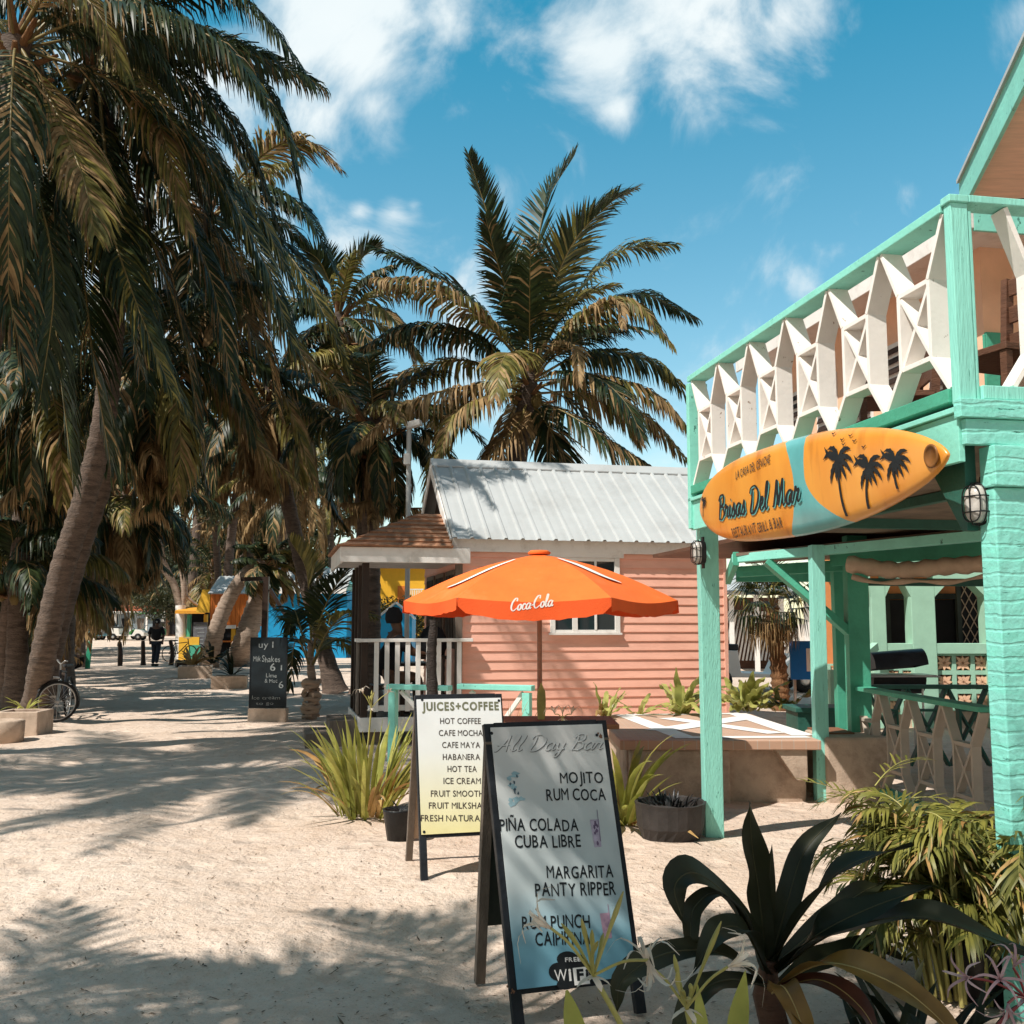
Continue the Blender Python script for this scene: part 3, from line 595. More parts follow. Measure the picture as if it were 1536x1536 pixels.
mb = MB(); q = e0 + wv * .9; mb.beam((q.x, q.y, 2.5), (q.x, q.y, q.z), .12, .12, up=(0, 1, 0)); q = e1 + wv * .9; mb.beam((q.x, q.y, 2.5), (q.x, q.y, q.z), .12, .12, up=(0, 1, 0)); mb.build('roof_post', m_mint, bld, .004)
# wooden chairs behind the balcony rail
def chair(label, s, t, rot):
    loc = FBL.P(s, t, 2.516); c = thing('wooden_chair', label, 'chair', loc, rot, 'wooden chairs on the balcony'); F = FB(loc, V((math.cos(rot), math.sin(rot), 0)), V((-math.sin(rot), math.cos(rot), 0)))
    m1 = MB(); m1.fbox(F, -.22, .22, -.22, .22, .42, .455); m1.build('seat', m_brown, c, .004)
    for x in (-.19, .19):
        m1 = MB(); m1.fbox(F, x - .02, x + .02, -.21, -.17, 0, .418); m1.build('leg', m_brown, c)
        m1 = MB(); m1.beam(F.P(x, .19, 0), F.P(x, .26, .95), .04, .05, up=F.b); m1.build('back_post', m_brown, c)
    m1 = MB()
    for z in (.55, .70, .85): m1.fbox(F, -.17, .17, .215 + z * .03, .235 + z * .03, z, z + .09)
    m1.build('backrest', m_brown, c, .003)
chair('brown slatted wooden chair behind the balcony lattice near the corner post', .72, .75, -1.2)
chair('brown slatted wooden chair further along behind the balcony lattice', 1.75, .7, -1.7)
# rolled canvas awning under the porch
aw = MB(); 
for i in range(13):
    pass
c0 = at(1272, 846, 9.5); c1 = at(1478, 842, 8.9); pr = []
for i in range(25):
    f = i / 24; q = c0.lerp(c1, f) - Z * (.02 * math.sin(f * 4.5) ** 2 + .05 * math.sin(PI * f)); pr.append(q)
aw.tube(pr, [.095 + .012 * math.sin(i * 1.9) for i in range(25)], 12, flat=.8)
pr2 = [q + V((.02, -.05, -.12 - .02 * math.sin(i * .45))) for i, q in enumerate(pr)]; aw.tube(pr2, [.028 + .012 * math.sin(i * .8 + 1) for i in range(25)], 8, flat=.7)
tag(aw.build('canvas_awning', m_canvas, None, origin=c0), 'tan canvas awning rolled up and tied under the mint porch beam', 'awning')
# ground level lattice fence
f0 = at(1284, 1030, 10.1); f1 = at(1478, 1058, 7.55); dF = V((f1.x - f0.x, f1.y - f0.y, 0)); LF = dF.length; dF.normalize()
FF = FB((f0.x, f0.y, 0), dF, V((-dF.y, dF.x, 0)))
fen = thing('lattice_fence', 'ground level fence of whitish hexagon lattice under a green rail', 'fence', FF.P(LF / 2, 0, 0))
mb = MB(); lattice(mb, FF, 0, LF, 4, -.04, .075, (.12, .30, .70, .96), .03); mb.build('lattice', mat('shade_toned_white', (.46, .38, .31), .6, .08, 5, .3, 40), fen, .002)  # white lattice toned down to taupe, the porch shade is in its colour
mb = MB(); mb.fbox(FF, -.02, LF + .05, -.075, .075, .962, 1.0); mb.build('top_rail', m_green, fen, .003)
mb = MB(); mb.fbox(FF, -.02, LF + .05, -.06, .06, .06, .118); mb.build('bottom_rail', m_green, fen, .003)
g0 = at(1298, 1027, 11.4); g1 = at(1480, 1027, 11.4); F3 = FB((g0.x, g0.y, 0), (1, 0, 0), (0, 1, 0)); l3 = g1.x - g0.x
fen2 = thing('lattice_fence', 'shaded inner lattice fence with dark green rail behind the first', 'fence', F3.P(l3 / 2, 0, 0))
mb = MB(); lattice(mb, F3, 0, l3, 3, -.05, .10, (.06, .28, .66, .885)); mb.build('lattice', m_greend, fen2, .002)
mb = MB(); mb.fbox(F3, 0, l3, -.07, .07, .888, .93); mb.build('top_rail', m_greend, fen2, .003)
# bulkhead lamps
def bulkhead(label, c, nrm_, s=1.0):
    nrm_ = V(nrm_).normalized(); F = Fr(c, Z.cross(nrm_), Z, nrm_); la = thing('bulkhead_lamp', label, 'lamp', c, 0, 'caged bulkhead lamps')
    ov = lambda a, b, z, n=20: [F.P(a * math.copysign(abs(math.cos(2 * PI * i / n)) ** .7, math.cos(2 * PI * i / n)), b * math.copysign(abs(math.sin(2 * PI * i / n)) ** .7, math.sin(2 * PI * i / n)), z) for i in range(n)]
    def loft(mb, rings):
        n = len(rings[0]); mb.add([p for r in rings for p in r], [(i * n + j, i * n + (j + 1) % n, (i + 1) * n + (j + 1) % n, (i + 1) * n + j) for i in range(len(rings) - 1) for j in range(n)], True); mb.add(rings[-1], [tuple(range(n))]); mb.add(rings[0], [tuple(range(n))[::-1]])
    m1 = MB(); loft(m1, [ov(.075 * s, .125 * s, .0), ov(.08 * s, .13 * s, .03 * s), ov(.078 * s, .128 * s, .05 * s)]); m1.fbox(F, -.02 * s, .02 * s, -.17 * s, .17 * s, -.004, .012 * s); m1.build('base', m_blackm, la)
    m1 = MB(); loft(m1, [ov(.066 * s, .115 * s, .051 * s), ov(.066 * s, .115 * s, .085 * s), ov(.055 * s, .10 * s, .11 * s), ov(.03 * s, .065 * s, .122 * s)]); m1.build('glass_globe', m_lampglass, la)
    m1 = MB()
    for zz, k in ((.075, 1), (.118, .88)):
        q = ov(.074 * s * k, .124 * s * k, zz * s, 24); m1.tube(q + [q[0]], .0045 * s, 5)
    for y in (-.05, .045): m1.tube([F.P(-.08 * s, y * s, .05 * s), F.P(-.076 * s, y * s, .10 * s), F.P(-.05 * s, y * s, .128 * s), F.P(.05 * s, y * s, .128 * s), F.P(.076 * s, y * s, .10 * s), F.P(.08 * s, y * s, .05 * s)], .0045 * s, 5)
    m1.tube([F.P(0, -.13 * s, .05 * s), F.P(0, -.125 * s, .11 * s), F.P(0, -.09 * s, .13 * s), F.P(0, .09 * s, .13 * s), F.P(0, .125 * s, .11 * s), F.P(0, .13 * s, .05 * s)], .0045 * s, 5); m1.build('wire_cage', m_blackm, la)
m_lampglass = mat('frosted_lamp_glass', (.50, .46, .42), .25, .2, 20, .2, 60, spec=.6)
bulkhead('caged lamp on the mint pillar beside the nose of the surfboard', at(1477, 757, 4.44), (-.9, -.45, 0), .72)
bulkhead('small caged lamp high on the left mint post under the surfboard tail', at(1055, 829, 7.52), (-.95, -.3, 0), .68)
# ------------------------------------------------------------------ surfboard sign
FSp = Fr(Nn - rT * .13, dS, Z)
q0 = FSp.hit(1049, 764); q1 = FSp.hit(1413, 682); T0 = FSp.P(*q0); T1 = FSp.P(*q1); xax = (T1 - T0); LS = xax.length; xax.normalize()
zax = V((xax.y, -xax.x, 0)).normalized()
if zax.y > 0: zax = -zax
zax = (zax + V((0, 0, -.06))).normalized(); yax = zax.cross(xax).normalized(); FS = Fr(T0, xax, yax, zax)
WS = .54
def sw(f): return WS / 2 * (1 - max(0, 1 - f / .46) ** 3.2) ** .55 if f < .46 else WS / 2 * max(0, 1 - ((f - .46) / .54) ** 2.35) ** .64
surf = thing('surfboard_sign', 'orange and teal surfboard sign hung along the balcony edge', 'sign', T0 + xax * LS / 2)
m_surf = bpy.data.materials.new('surfboard_paint'); t, n, l, p = _links(m_surf)
# stripes follow the board's own length and width (object space is world space less the sign's origin)
tcn = n.new('ShaderNodeTexCoord'); o_s = T0 - (T0 + xax * LS / 2)
def dotn(vec, off):
    a = n.new('ShaderNodeVectorMath'); a.operation = 'SUBTRACT'; l.new(tcn.outputs['Object'], a.inputs[0]); a.inputs[1].default_value = off
    b = n.new('ShaderNodeVectorMath'); b.operation = 'DOT_PRODUCT'; l.new(a.outputs[0], b.inputs[0]); b.inputs[1].default_value = vec; return b.outputs['Value']
def mm(op, a, b, c=None):
    q = n.new('ShaderNodeMath'); q.operation = op
    for i, x in enumerate((a, b, c)):
        if x is None: continue
        if isinstance(x, (int, float)): q.inputs[i].default_value = x
        else: l.new(x, q.inputs[i])
    return q.outputs[0]
sx = dotn(xax, o_s); sy = dotn(yax, o_s)
xl = FS.hit(1204, 712)[0]; xr = FS.hit(1217, 665)[0]; xb = FS.hit(1288, 786)
ed1 = mm('SUBTRACT', sx, mm('SUBTRACT', xl, mm('MULTIPLY', mm('POWER', mm('ABSOLUTE', sy, None), 2.0), 1.9)))
yy = mm('MAXIMUM', mm('SUBTRACT', .06, sy), 0.0)
kk = (xb[0] - xr) / max(.02, (.06 - xb[1])) ** 2
ed2 = mm('SUBTRACT', sx, mm('ADD', xr, mm('MULTIPLY', mm('POWER', yy, 2.0), kk)))
in1 = mm('GREATER_THAN', ed1, 0.0); in2 = mm('LESS_THAN', ed2, 0.0); teal = mm('MULTIPLY', in1, in2)
def nz_(s, st=(1, 1, 1)):
    mp = n.new('ShaderNodeMapping'); l.new(tcn.outputs['Object'], mp.inputs[0]); mp.inputs['Scale'].default_value = st
    a = n.new('ShaderNodeTexNoise'); a.inputs['Scale'].default_value = s; a.inputs['Detail'].default_value = 6; l.new(mp.outputs[0], a.inputs['Vector']); return a.outputs[0]
def mixn(f, a, b):
    q = n.new('ShaderNodeMix'); q.data_type = 'RGBA'; l.new(f, q.inputs[0])
    for i, x in ((6, a), (7, b)):
        if isinstance(x, tuple): q.inputs[i].default_value = (*x, 1)
        else: l.new(x, q.inputs[i])
    return q.outputs[2]
def mr_(x, a, b, c=0, d=1):
    q = n.new('ShaderNodeMapRange'); l.new(x, q.inputs[0]); [setattr(q.inputs[i + 1], 'default_value', y) for i, y in enumerate((a, b, c, d))]; return q.outputs[0]
oc = mixn(mr_(nz_(4, (1, 1, .4)), .35, .7), (.78, .33, .05), (.70, .25, .03)); oc = mixn(mr_(nz_(9, (1, 1, .25)), .58, .75, 0, .6), oc, (.42, .13, .015))
tl = mixn(mr_(nz_(5), .35, .7), (.13, .42, .42), (.09, .30, .31)); cc = mixn(teal, oc, tl)
edge = mm('GREATER_THAN', mm('SUBTRACT', sy, mm('MULTIPLY', 0.0, sx)), WS)
l.new(cc, p.inputs['Base Color']); p.inputs['Roughness'].default_value = .32; p.inputs['Coat Weight'].default_value = .25; p.inputs['Coat Roughness'].default_value = .2
mb = MB(); K = 44; n_ = 16; vs = []
for i in range(K + 1):
    f = i / K; f = .5 - .5 * math.cos(PI * f); hw = max(.004, sw(f)); th = .006 + .048 * math.sin(PI * min(1, max(0, f))) ** .5; rock = .05 * max(0, f - .6) ** 2 * 4 + .01 * max(0, .25 - f) * 4
    for j in range(n_):
        g = 2 * PI * j / n_; cy = math.copysign(abs(math.cos(g)) ** .8, math.cos(g)); sz = math.copysign(abs(math.sin(g)) ** .75, math.sin(g)); vs.append(FS.P(f * LS, hw * cy, th * sz - rock))
mb.add(vs, [(i * n_ + j, i * n_ + (j + 1) % n_, (i + 1) * n_ + (j + 1) % n_, (i + 1) * n_ + j) for i in range(K) for j in range(n_)], True); mb.add(vs[:n_], [tuple(range(n_))[::-1]]); mb.add(vs[-n_:], [tuple(range(n_))])
board = mb.build('board', m_surf, surf)
def zs(x):      # height of the deck of the board above its plane
    f = max(0, min(1, x / LS)); th = .006 + .048 * math.sin(PI * f) ** .5; return th - (.05 * max(0, f - .6) ** 2 * 4 + .01 * max(0, .25 - f) * 4)
class FSC:      # lettering follows the crown of the deck
    def P(s, a, b, c=0):
        hw = max(.02, sw(a / LS)); k = max(0.0, 1 - min(1, abs(b / hw)) ** 2.5) ** .30; f = max(0, min(1, a / LS)); th = .006 + .048 * math.sin(PI * f) ** .5
        return FS.P(a, b, th * k - (th - zs(a)) + c + .004)
FC = FSC()
mb = MB(); text_fit(mb, 'LA CASA DEL CEVICHE', FC, FS.hit(1115, 718), FS.hit(1168, 694), .052, .012, 0, .6); text_fit(mb, 'RESTAURANT GRILL & BAR', FC, FS.hit(1107, 807), FS.hit(1187, 790), .062, .016, 0, .6); mb.build('lettering', m_inkbrown, surf)
mb = MB(); script_fit(mb, 'Brisas Del Mar', FC, FS.hit(1086, 780), FS.hit(1216, 752), .076, .155, .001, .2); mb.build('script_lettering', m_ink, surf)
mb = MB(); script_fit(mb, 'Brisas Del Mar', FC, FS.hit(1086, 780), FS.hit(1216, 752), .076, .155, .0, .2, off=(.009, -.007)); mb.build('script_shadow', mat('teal_lettering', (.10, .34, .33), .5, .1, 9, 0), surf)
# three painted palms and birds
def painted_palm(mb, base, top, s, ex=0):
    base = V(base); top = V(top); mid = (base + top) / 2 + V((-.10 * s, 0)); k = 10; vs = []
    for i in range(k + 1):
        f = i / k; q = base * (1 - f) ** 2 + mid * 2 * f * (1 - f) + top * f * f; w_ = .045 * s * (1 - .5 * f); vs += [FC.P(q.x - w_, q.y, .0002 + i * 2e-6), FC.P(q.x + w_, q.y, .0002 + i * 2e-6)]
    mb.add(vs, [(2 * i, 2 * i + 1, 2 * i + 3, 2 * i + 2) for i in range(k)])
    for q, (a, ln, dr) in enumerate(((175, .62, -60), (140, .6, 75), (105, .5, 95), (60, .55, -95), (25, .62, -85), (-5, .6, -70), (215, .55, 45), (-40, .5, -40), (250, .42, 20), (-75, .40, -10))):
        p = top.copy(); h = R(a); m = 9; vs = []; st = ln * s / m
        for i in range(m + 1):
            f = i / m; w_ = .085 * s * math.sin(PI * min(1, f * .86 + .1)) * (1.0 if i % 2 else .72); nr = V((-math.sin(h), math.cos(h))); zz = .0006 + .0001 * q + i * 2e-6
            vs += [FC.P(*(p - nr * w_), zz), FC.P(*(p + nr * w_ * .45), zz)]; p = p + V((math.cos(h), math.sin(h))) * st; h += R(dr) / m
        mb.add(vs, [(2 * i, 2 * i + 1, 2 * i + 3, 2 * i + 2) for i in range(m)])
mb = MB()
painted_palm(mb, FS.hit(1281, 774), FS.hit(1271, 689), .255); painted_palm(mb, FS.hit(1312, 763), FS.hit(1314, 700), .225); painted_palm(mb, FS.hit(1353, 733), FS.hit(1350, 690), .20)
painted_palm(mb, FS.hit(1058, 775), FS.hit(1060, 752), .12)
for u, v in ((1260, 651), (1286, 654), (1275, 660), (1293, 662), (1278, 667), (1307, 671)):
    x, y = FS.hit(u, v); mb.add([FC.P(x - .018, y + .008, .001), FC.P(x, y - .003, .001), FC.P(x, y + .004, .001), FC.P(x - .016, y + .012, .001)], [(0, 1, 2, 3)]); mb.add([FC.P(x + .018, y + .008, .001), FC.P(x, y - .003, .001), FC.P(x, y + .004, .001), FC.P(x + .016, y + .012, .001)], [(0, 1, 2, 3)])
mb.build('painted_palms', m_ink, surf)
# a dark plug ring near the nose
x, y = FS.hit(1398, 684); m1 = MB(); q = FC.P(x, y, 0); Mx = Matrix((FS.x, FS.y, FS.z)).transposed(); m1.lathe([(.052, .002), (.052, .006), (.042, .008), (.040, .003), (.0, .003)], q, 20, m=Mx); m1.build('leash_plug', mat('plug_brown', (.20, .08, .02), .4, .2, 9, 0), surf)
mb = MB(); mb.beam(FS.P(.35, .05, -.05), FS.P(.35, .05, -.05) + rT * .12, .03, .03); mb.beam(FS.P(LS * .8, .05, -.06), FS.P(LS * .8, .05, -.06) + rT * .12, .03, .03); mb.build('bracket', m_blackm, surf)
# ------------------------------------------------------------------ pink clapboard house
A_ = R(13); H0 = V((-.683, 14.0, 0)); FH = FB(H0, (math.cos(A_), math.sin(A_), 0), (-math.sin(A_), math.cos(A_), 0))
hs = thing('pink_house', 'small pink clapboard house with ribbed metal roof and shady porch', 'house', FH.P(1.9, 1.7, 0))
HW = 3.86; HD = 3.5; ZF = .33; ZE = 2.72
def hitw(u, v):     # ray against the front wall, house coordinates (along, height)
    r = ray(u, v); k = (H0 - CAM).dot(FH.b) / r.dot(FH.b); q = CAM + r * k; return (q - H0).dot(FH.a), q.z
mb = MB(); cz = ZF
while cz < ZE - .01:      # lapped boards, front and left
    h = min(.128, ZE - cz)
    mb.add([FH.P(0, -.020, cz), FH.P(HW, -.020, cz), FH.P(HW, -.003, cz + h), FH.P(0, -.003, cz + h)], [(0, 1, 2, 3)]); mb.add([FH.P(0, -.020, cz), FH.P(HW, -.020, cz), FH.P(HW, 0, cz), FH.P(0, 0, cz)], [(3, 2, 1, 0)])
    mb.add([FH.P(-.020, HD, cz), FH.P(-.020, 0, cz), FH.P(-.003, 0, cz + h), FH.P(-.003, HD, cz + h)], [(0, 1, 2, 3)]); mb.add([FH.P(HW + .02, 0, cz), FH.P(HW + .02, HD, cz), FH.P(HW + .003, HD, cz + h), FH.P(HW + .003, 0, cz + h)], [(0, 1, 2, 3)])
    cz += .128
mb.fbox(FH, .0, HW, .002, HD, ZF, ZE); mb.build('wall', m_pink, hs)
mb = MB(); mb.fbox(FH, -.024, .03, -.026, .03, ZF, ZE - .02); mb.fbox(FH, HW - .03, HW + .024, -.026, .03, ZF, ZE - .02); mb.build('corner_board', m_pink, hs)
mb = MB(); mb.fbox(FH, .02, HW - .02, .03, HD, -.1, ZF - .003); mb.fbox(FH, 0, HW, -.012, .028, ZF - .12, ZF - .004); mb.build('foundation', m_white2, hs)
# roof: ribbed sheets on both slopes
RP = 1.80; ZR = 4.07; RX0, RX1 = -.16, HW + .2
def slope(mb, sgn):
    e = V((-.075, 2.785)) if sgn > 0 else V((2 * RP + .075, 2.785)); r_ = V((RP, ZR)); prof = []; x = RX0; nr = V((-(r_ - e).y, (r_ - e).x)).normalized() * (1 if sgn > 0 else -1)
    if nr.y < 0: nr = -nr
    while x < RX1 - .02:
        prof += [(x, 0), (x + .02, .028), (x + .05, .028), (x + .07, 0), (x + .155, 0.004)]; x += .235
    prof.append((RX1, 0)); vs = []
    for x, h in prof:
        for f in (-.045, 1.0): q = e + (r_ - e) * f + nr * (h + .012); vs.append(FH.P(x, q.x, q.y))
    mb.add(vs, [(2 * i, 2 * i + 2, 2 * i + 3, 2 * i + 1) for i in range(len(prof) - 1)])
    lo = [FH.P(x, *(e + (r_ - e) * f - nr * .03)) for x, f in ((RX0 + .01, 0), (RX1 - .01, 0), (RX1 - .01, 1), (RX0 + .01, 1))]
    hi = [FH.P(x, *(e + (r_ - e) * f + nr * .008)) for x, f in ((RX0 + .01, 0), (RX1 - .01, 0), (RX1 - .01, 1), (RX0 + .01, 1))]; mb.hexa(lo + hi)
mb = MB(); slope(mb, 1); slope(mb, -1); roof = mb.build('roof', m_galv, hs)
mb = MB(); mb.hexa([FH.P(RX0 - .02, RP - .15, ZR - .075), FH.P(RX1 + .02, RP - .15, ZR - .075), FH.P(RX1 + .02, RP, ZR + .045), FH.P(RX0 - .02, RP, ZR + .045), FH.P(RX0 - .02, RP - .15, ZR - .055), FH.P(RX1 + .02, RP - .15, ZR - .055), FH.P(RX1 + .02, RP + .006, ZR + .075), FH.P(RX0 - .02, RP + .006, ZR + .075)])
mb.hexa([FH.P(RX0 - .02, RP + .15, ZR - .075), FH.P(RX1 + .02, RP + .15, ZR - .075), FH.P(RX1 + .02, RP + .007, ZR + .045), FH.P(RX0 - .02, RP + .007, ZR + .045), FH.P(RX0 - .02, RP + .15, ZR - .055), FH.P(RX1 + .02, RP + .15, ZR - .055), FH.P(RX1 + .02, RP + .007, ZR + .074), FH.P(RX0 - .02, RP + .007, ZR + .074)])
mb.build('ridge_cap', m_galv, roof)
mb = MB(); mb.fbox(FH, RX0 + .012, RX1 - .012, -.062, -.036, 2.575, 2.755); mb.build('fascia', m_white2, hs, .003)
mb = MB(); mb.beam(FH.P(RX0 - .012, -.07, 2.68), FH.P(RX0 - .012, RP, ZR - .09), .022, .15); mb.build('rake_board', m_white2, hs, .002)
mb = MB(); mb.beam(FH.P(RX0 - .012, 2 * RP + .07, 2.68), FH.P(RX0 - .012, RP + .01, ZR - .09), .022, .15); mb.build('rake_board', m_white2, hs, .002)
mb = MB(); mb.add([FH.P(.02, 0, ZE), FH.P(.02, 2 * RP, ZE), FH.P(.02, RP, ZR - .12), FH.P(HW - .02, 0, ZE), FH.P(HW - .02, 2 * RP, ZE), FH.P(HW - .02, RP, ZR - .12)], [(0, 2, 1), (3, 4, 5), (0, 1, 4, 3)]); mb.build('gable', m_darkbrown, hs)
# window
(wx0, wz1), (wx1, wz0) = hitw(824, 836), hitw(929, 949); wm = hitw(862, 900)[0]
mb = MB(); mb.fbox(FH, wx0 - .06, wx1 + .06, -.055, -.018, wz1, wz1 + .085); mb.fbox(FH, wx0, wx0 + .07, -.05, -.018, wz0, wz1 - .002); mb.fbox(FH, wx1 - .075, wx1, -.05, -.018, wz0, wz1 - .002); mb.fbox(FH, wm - .045, wm + .03, -.045, -.018, wz0, wz1 - .002)
mb.fbox(FH, wx0 - .02, wx1 + .02, -.075, -.02, wz0 - .03, wz0 - .002); mb.fbox(FH, wx0 + .07, wx1 - .075, -.042, -.018, wz0, wz0 + .04); xm2 = (wm + wx1) / 2 - .03; mb.fbox(FH, xm2 - .015, xm2 + .015, -.048, -.018, wz0 + .041, wz1 - .003); mb.fbox(FH, wx0 + .07, wx1 - .075, -.042, -.018, wz1 - .05, wz1 - .003)
win = mb.build('window', m_white2, hs, .002)
for a, b in ((wx0 + .07, wm - .045), (wm + .03, xm2 - .015), (xm2 + .015, wx1 - .075)):
    mb = MB(); mb.fbox(FH, a, b, -.026, -.0215, wz0 + .04, wz1 - .05); mb.build('pane', m_glass, win)
# side wall: dark louvred shutters
mb = MB()
for k in range(3):
    y = .35 + k * .95; mb.fbox(FH, -.05, -.022, y, y + .75, .45 if k == 1 else 1.25, 2.35)
sh = mb.build('shutter', m_greywood, hs, .003); mb = MB()
for k in range(3):
    y = .35 + k * .95
    for q in range(5): mb.fbox(FH, -.062, -.051, y + .05 + q * .135, y + .135 + q * .135, 1.32 if k != 1 else .55, 2.28)
mb.build('shutter_slat', m_darkbrown, sh)
# porch
PX0, PX1, PY0, PY1 = -1.36, -.03, -.10, 1.75; ZP = .36
mb = MB(); mb.fbox(FH, PX0, PX1, PY0, PY1, ZP - .04, ZP); mb.build('porch_floor', m_greywood, hs)
mb = MB(); mb.fbox(FH, PX0 - .01, PX1 + .02, PY0 - .025, PY0 - .001, ZP - .17, ZP + .015); mb.fbox(FH, PX0 - .025, PX0 - .002, PY0, PY1, ZP - .17, ZP + .015); mb.build('porch_skirt', m_white2, hs, .003)
posts = [(PX0 + .05, PY0 + .05), (PX0 + .05, .55), (PX0 + .05, 1.1), (PX0 + .05, PY1 - .05), (PX1 - .02, PY0 + .06)]
for i, (x, y) in enumerate(posts):
    mb = MB(); mb.fbox(FH, x - .045, x + .045, y - .045, y + .045, ZP + .001, 2.40); mb.build('porch_post', m_darkbrown if i < 4 else m_greywood, hs, .004)  # left posts coloured dark to carry the porch shade
for x, y in ((PX0 + .2, PY0 + .25), (PX0 + .2, PY1 - .2), (PX1 - .2, PY0 + .25), (PX1 - .2, PY1 - .2)):
    mb = MB(); mb.fbox(FH, x - .08, x + .08, y - .08, y + .08, -.06, ZP - .041); mb.build('porch_pier', m_concgrey, hs)
mb = MB(); mb.fbox(FH, PX0 - .04, PX1 + .16, PY0 - .06, PY0 + .05, 1.355, 1.40); mb.fbox(FH, PX0 - .045, PX0 + .06, PY0 + .052, .46, 1.35, 1.395); mb.build('porch_rail', m_white2, hs, .004)
mb = MB(); mb.fbox(FH, PX0 + .1, PX1 - .05, PY0 - .02, PY0 + .03, ZP + .10, ZP + .17); mb.build('porch_rail', m_white2, hs, .003)
mb = MB()
for k in range(9):
    x = PX0 + .17 + k * .138; mb.fbox(FH, x, x + .062, PY0 - .045, PY0 - .022, ZP + .09, 1.353)
mb.build('baluster', m_white2, hs, .003)
mb = MB()
for k in range(3): mb.fbox(FH, PX0 - .03, PX0 - .005, .02 + k * .14, .085 + k * .14, ZP + .05, 1.348)
mb.build('baluster', m_greywood, hs, .003)
FA = .30
mb = MB(); FF_ = .15; mb.fbox(FH, PX0 - FA, .07, PY0 - FF_, PY0 - FF_ + .03, 2.40, 2.60); mb.build('porch_fascia', m_white2, hs, .004)
mb = MB(); mb.fbox(FH, PX0 - FA - .001, PX0 - FA + .03, PY0 - FF_ + .032, PY1 + .25, 2.38, 2.60)
mb.build('porch_fascia', m_white2, hs, .004)
mb = MB(); mb.fbox(FH, PX0 - FA + .03, -.03, PY0 - FF_ + .03, PY1 + .2, 2.44, 2.46); mb.build('porch_ceiling', m_white2, hs)
q0, q1, q2, q3 = FH.P(PX0 - FA - .04, PY0 - FF_ - .04, 2.605), FH.P(-.17, PY0 - FF_ - .04, 2.605), FH.P(-.17, PY1 + .3, 2.605), FH.P(PX0 - FA - .04, PY1 + .3, 2.605); ap = FH.P(-.17, .75, 3.16); ap2 = FH.P(-.5, .75, 3.16)
mb = MB()
def shingled(mb, a, b, c, d, rows):      # stepped courses between lower edge a-b and upper edge d-c
    nn = (b - a).cross(d - a).normalized()
    if nn.z < 0: nn = -nn
    for i in range(rows):
        f0, f1 = i / rows, (i + 1) / rows; l0, r0, l1, r1 = a.lerp(d, f0), b.lerp(c, f0), a.lerp(d, f1), b.lerp(c, f1); m = 10
        for k in range(m):
            g0, g1 = k / m, (k + 1) / m; dz = random.uniform(0, .008); mb.add([l0.lerp(r0, g0) + nn * (.022 + dz), l0.lerp(r0, g1) + nn * (.022 + dz), l1.lerp(r1, g1) + nn * .004, l1.lerp(r1, g0) + nn * .004, l0.lerp(r0, g0), l0.lerp(r0, g1)], [(0, 1, 2, 3), (4, 5, 1, 0)])
shingled(mb, q0, q1, ap, ap2, 8); shingled(mb, q3, q0, ap2, ap2 + V((.001, .001, 0)), 8); shingled(mb, q2, q3, ap2, ap, 8); mb.add([q0, q1, q2, q3], [(0, 1, 2, 3)]); mb.build('porch_roof', m_shingle, hs)
mb = MB(); mb.fbox(FH, -1.0, -.3, .3, .9, 1.02, 1.06); mb.fbox(FH, -.7, -.62, .56, .64, ZP, 1.018)
tag(mb.build('porch_table', m_darkbrown, None, origin=FH.P(-.65, .6, ZP)), 'dark small table on the porch of the pink house', 'table')
# wooden steps beside the porch
st = thing('porch_steps', 'dark wooden box steps at the left end of the porch', 'steps', FH.P(-1.75, .4, 0))
mb = MB(); mb.fbox(FH, -2.05, -1.745, .0, .9, -.02, .17); mb.build('step', m_greywood, st, .006)
mb = MB(); mb.fbox(FH, -1.742, -1.40, .0, .9, -.02, .335); mb.build('step', m_greywood, st, .006)

# ------------------------------------------------------------------ mint garden rail
ra = G(584, 1142); rb_ = V((.22, 11.55, 0)); dr = (rb_ - ra); dr.z = 0; LR = dr.length; FRR = FB((ra.x, ra.y, 0), dr, (-dr.y, dr.x, 0))
gr = thing('garden_rail', 'low mint rail on posts with crossed white braces before the porch', 'fence', FRR.P(LR / 2, 0, 0))
for x in (0, LR - .1):
    mb = MB(); mb.fbox(FRR, x, x + .09, -.05, .04, -.03, .83); mb.build('post', m_mint, gr, .005)
mb = MB(); mb.fbox(FRR, -.02, LR * .44, -.065, .055, .832, .89); mb.fbox(FRR, LR * .50, LR + .02, -.065, .055, .855, .915); mb.build('top_rail', m_mint, gr, .005)
mb = MB(); cs = [(.10, .44), (.50, .97)]
mb.beam(FRR.P(.14, .01, .81), FRR.P(LR * .36, .01, .35), .05, .045); mb.beam(FRR.P(LR * .36, .0, .36), FRR.P(LR * .36, .0, .02), .05, .05, up=FRR.b)
mb.beam(FRR.P(LR * .60, .012, .83), FRR.P(LR * .44, .012, .38), .05, .045); mb.beam(FRR.P(LR * .58, .016, .83), FRR.P(LR * .80, .016, .30), .05, .045); mb.beam(FRR.P(LR * .94, .014, .83), FRR.P(LR * .72, .014, .30), .05, .045); mb.build('cross_brace', m_white, gr, .003)
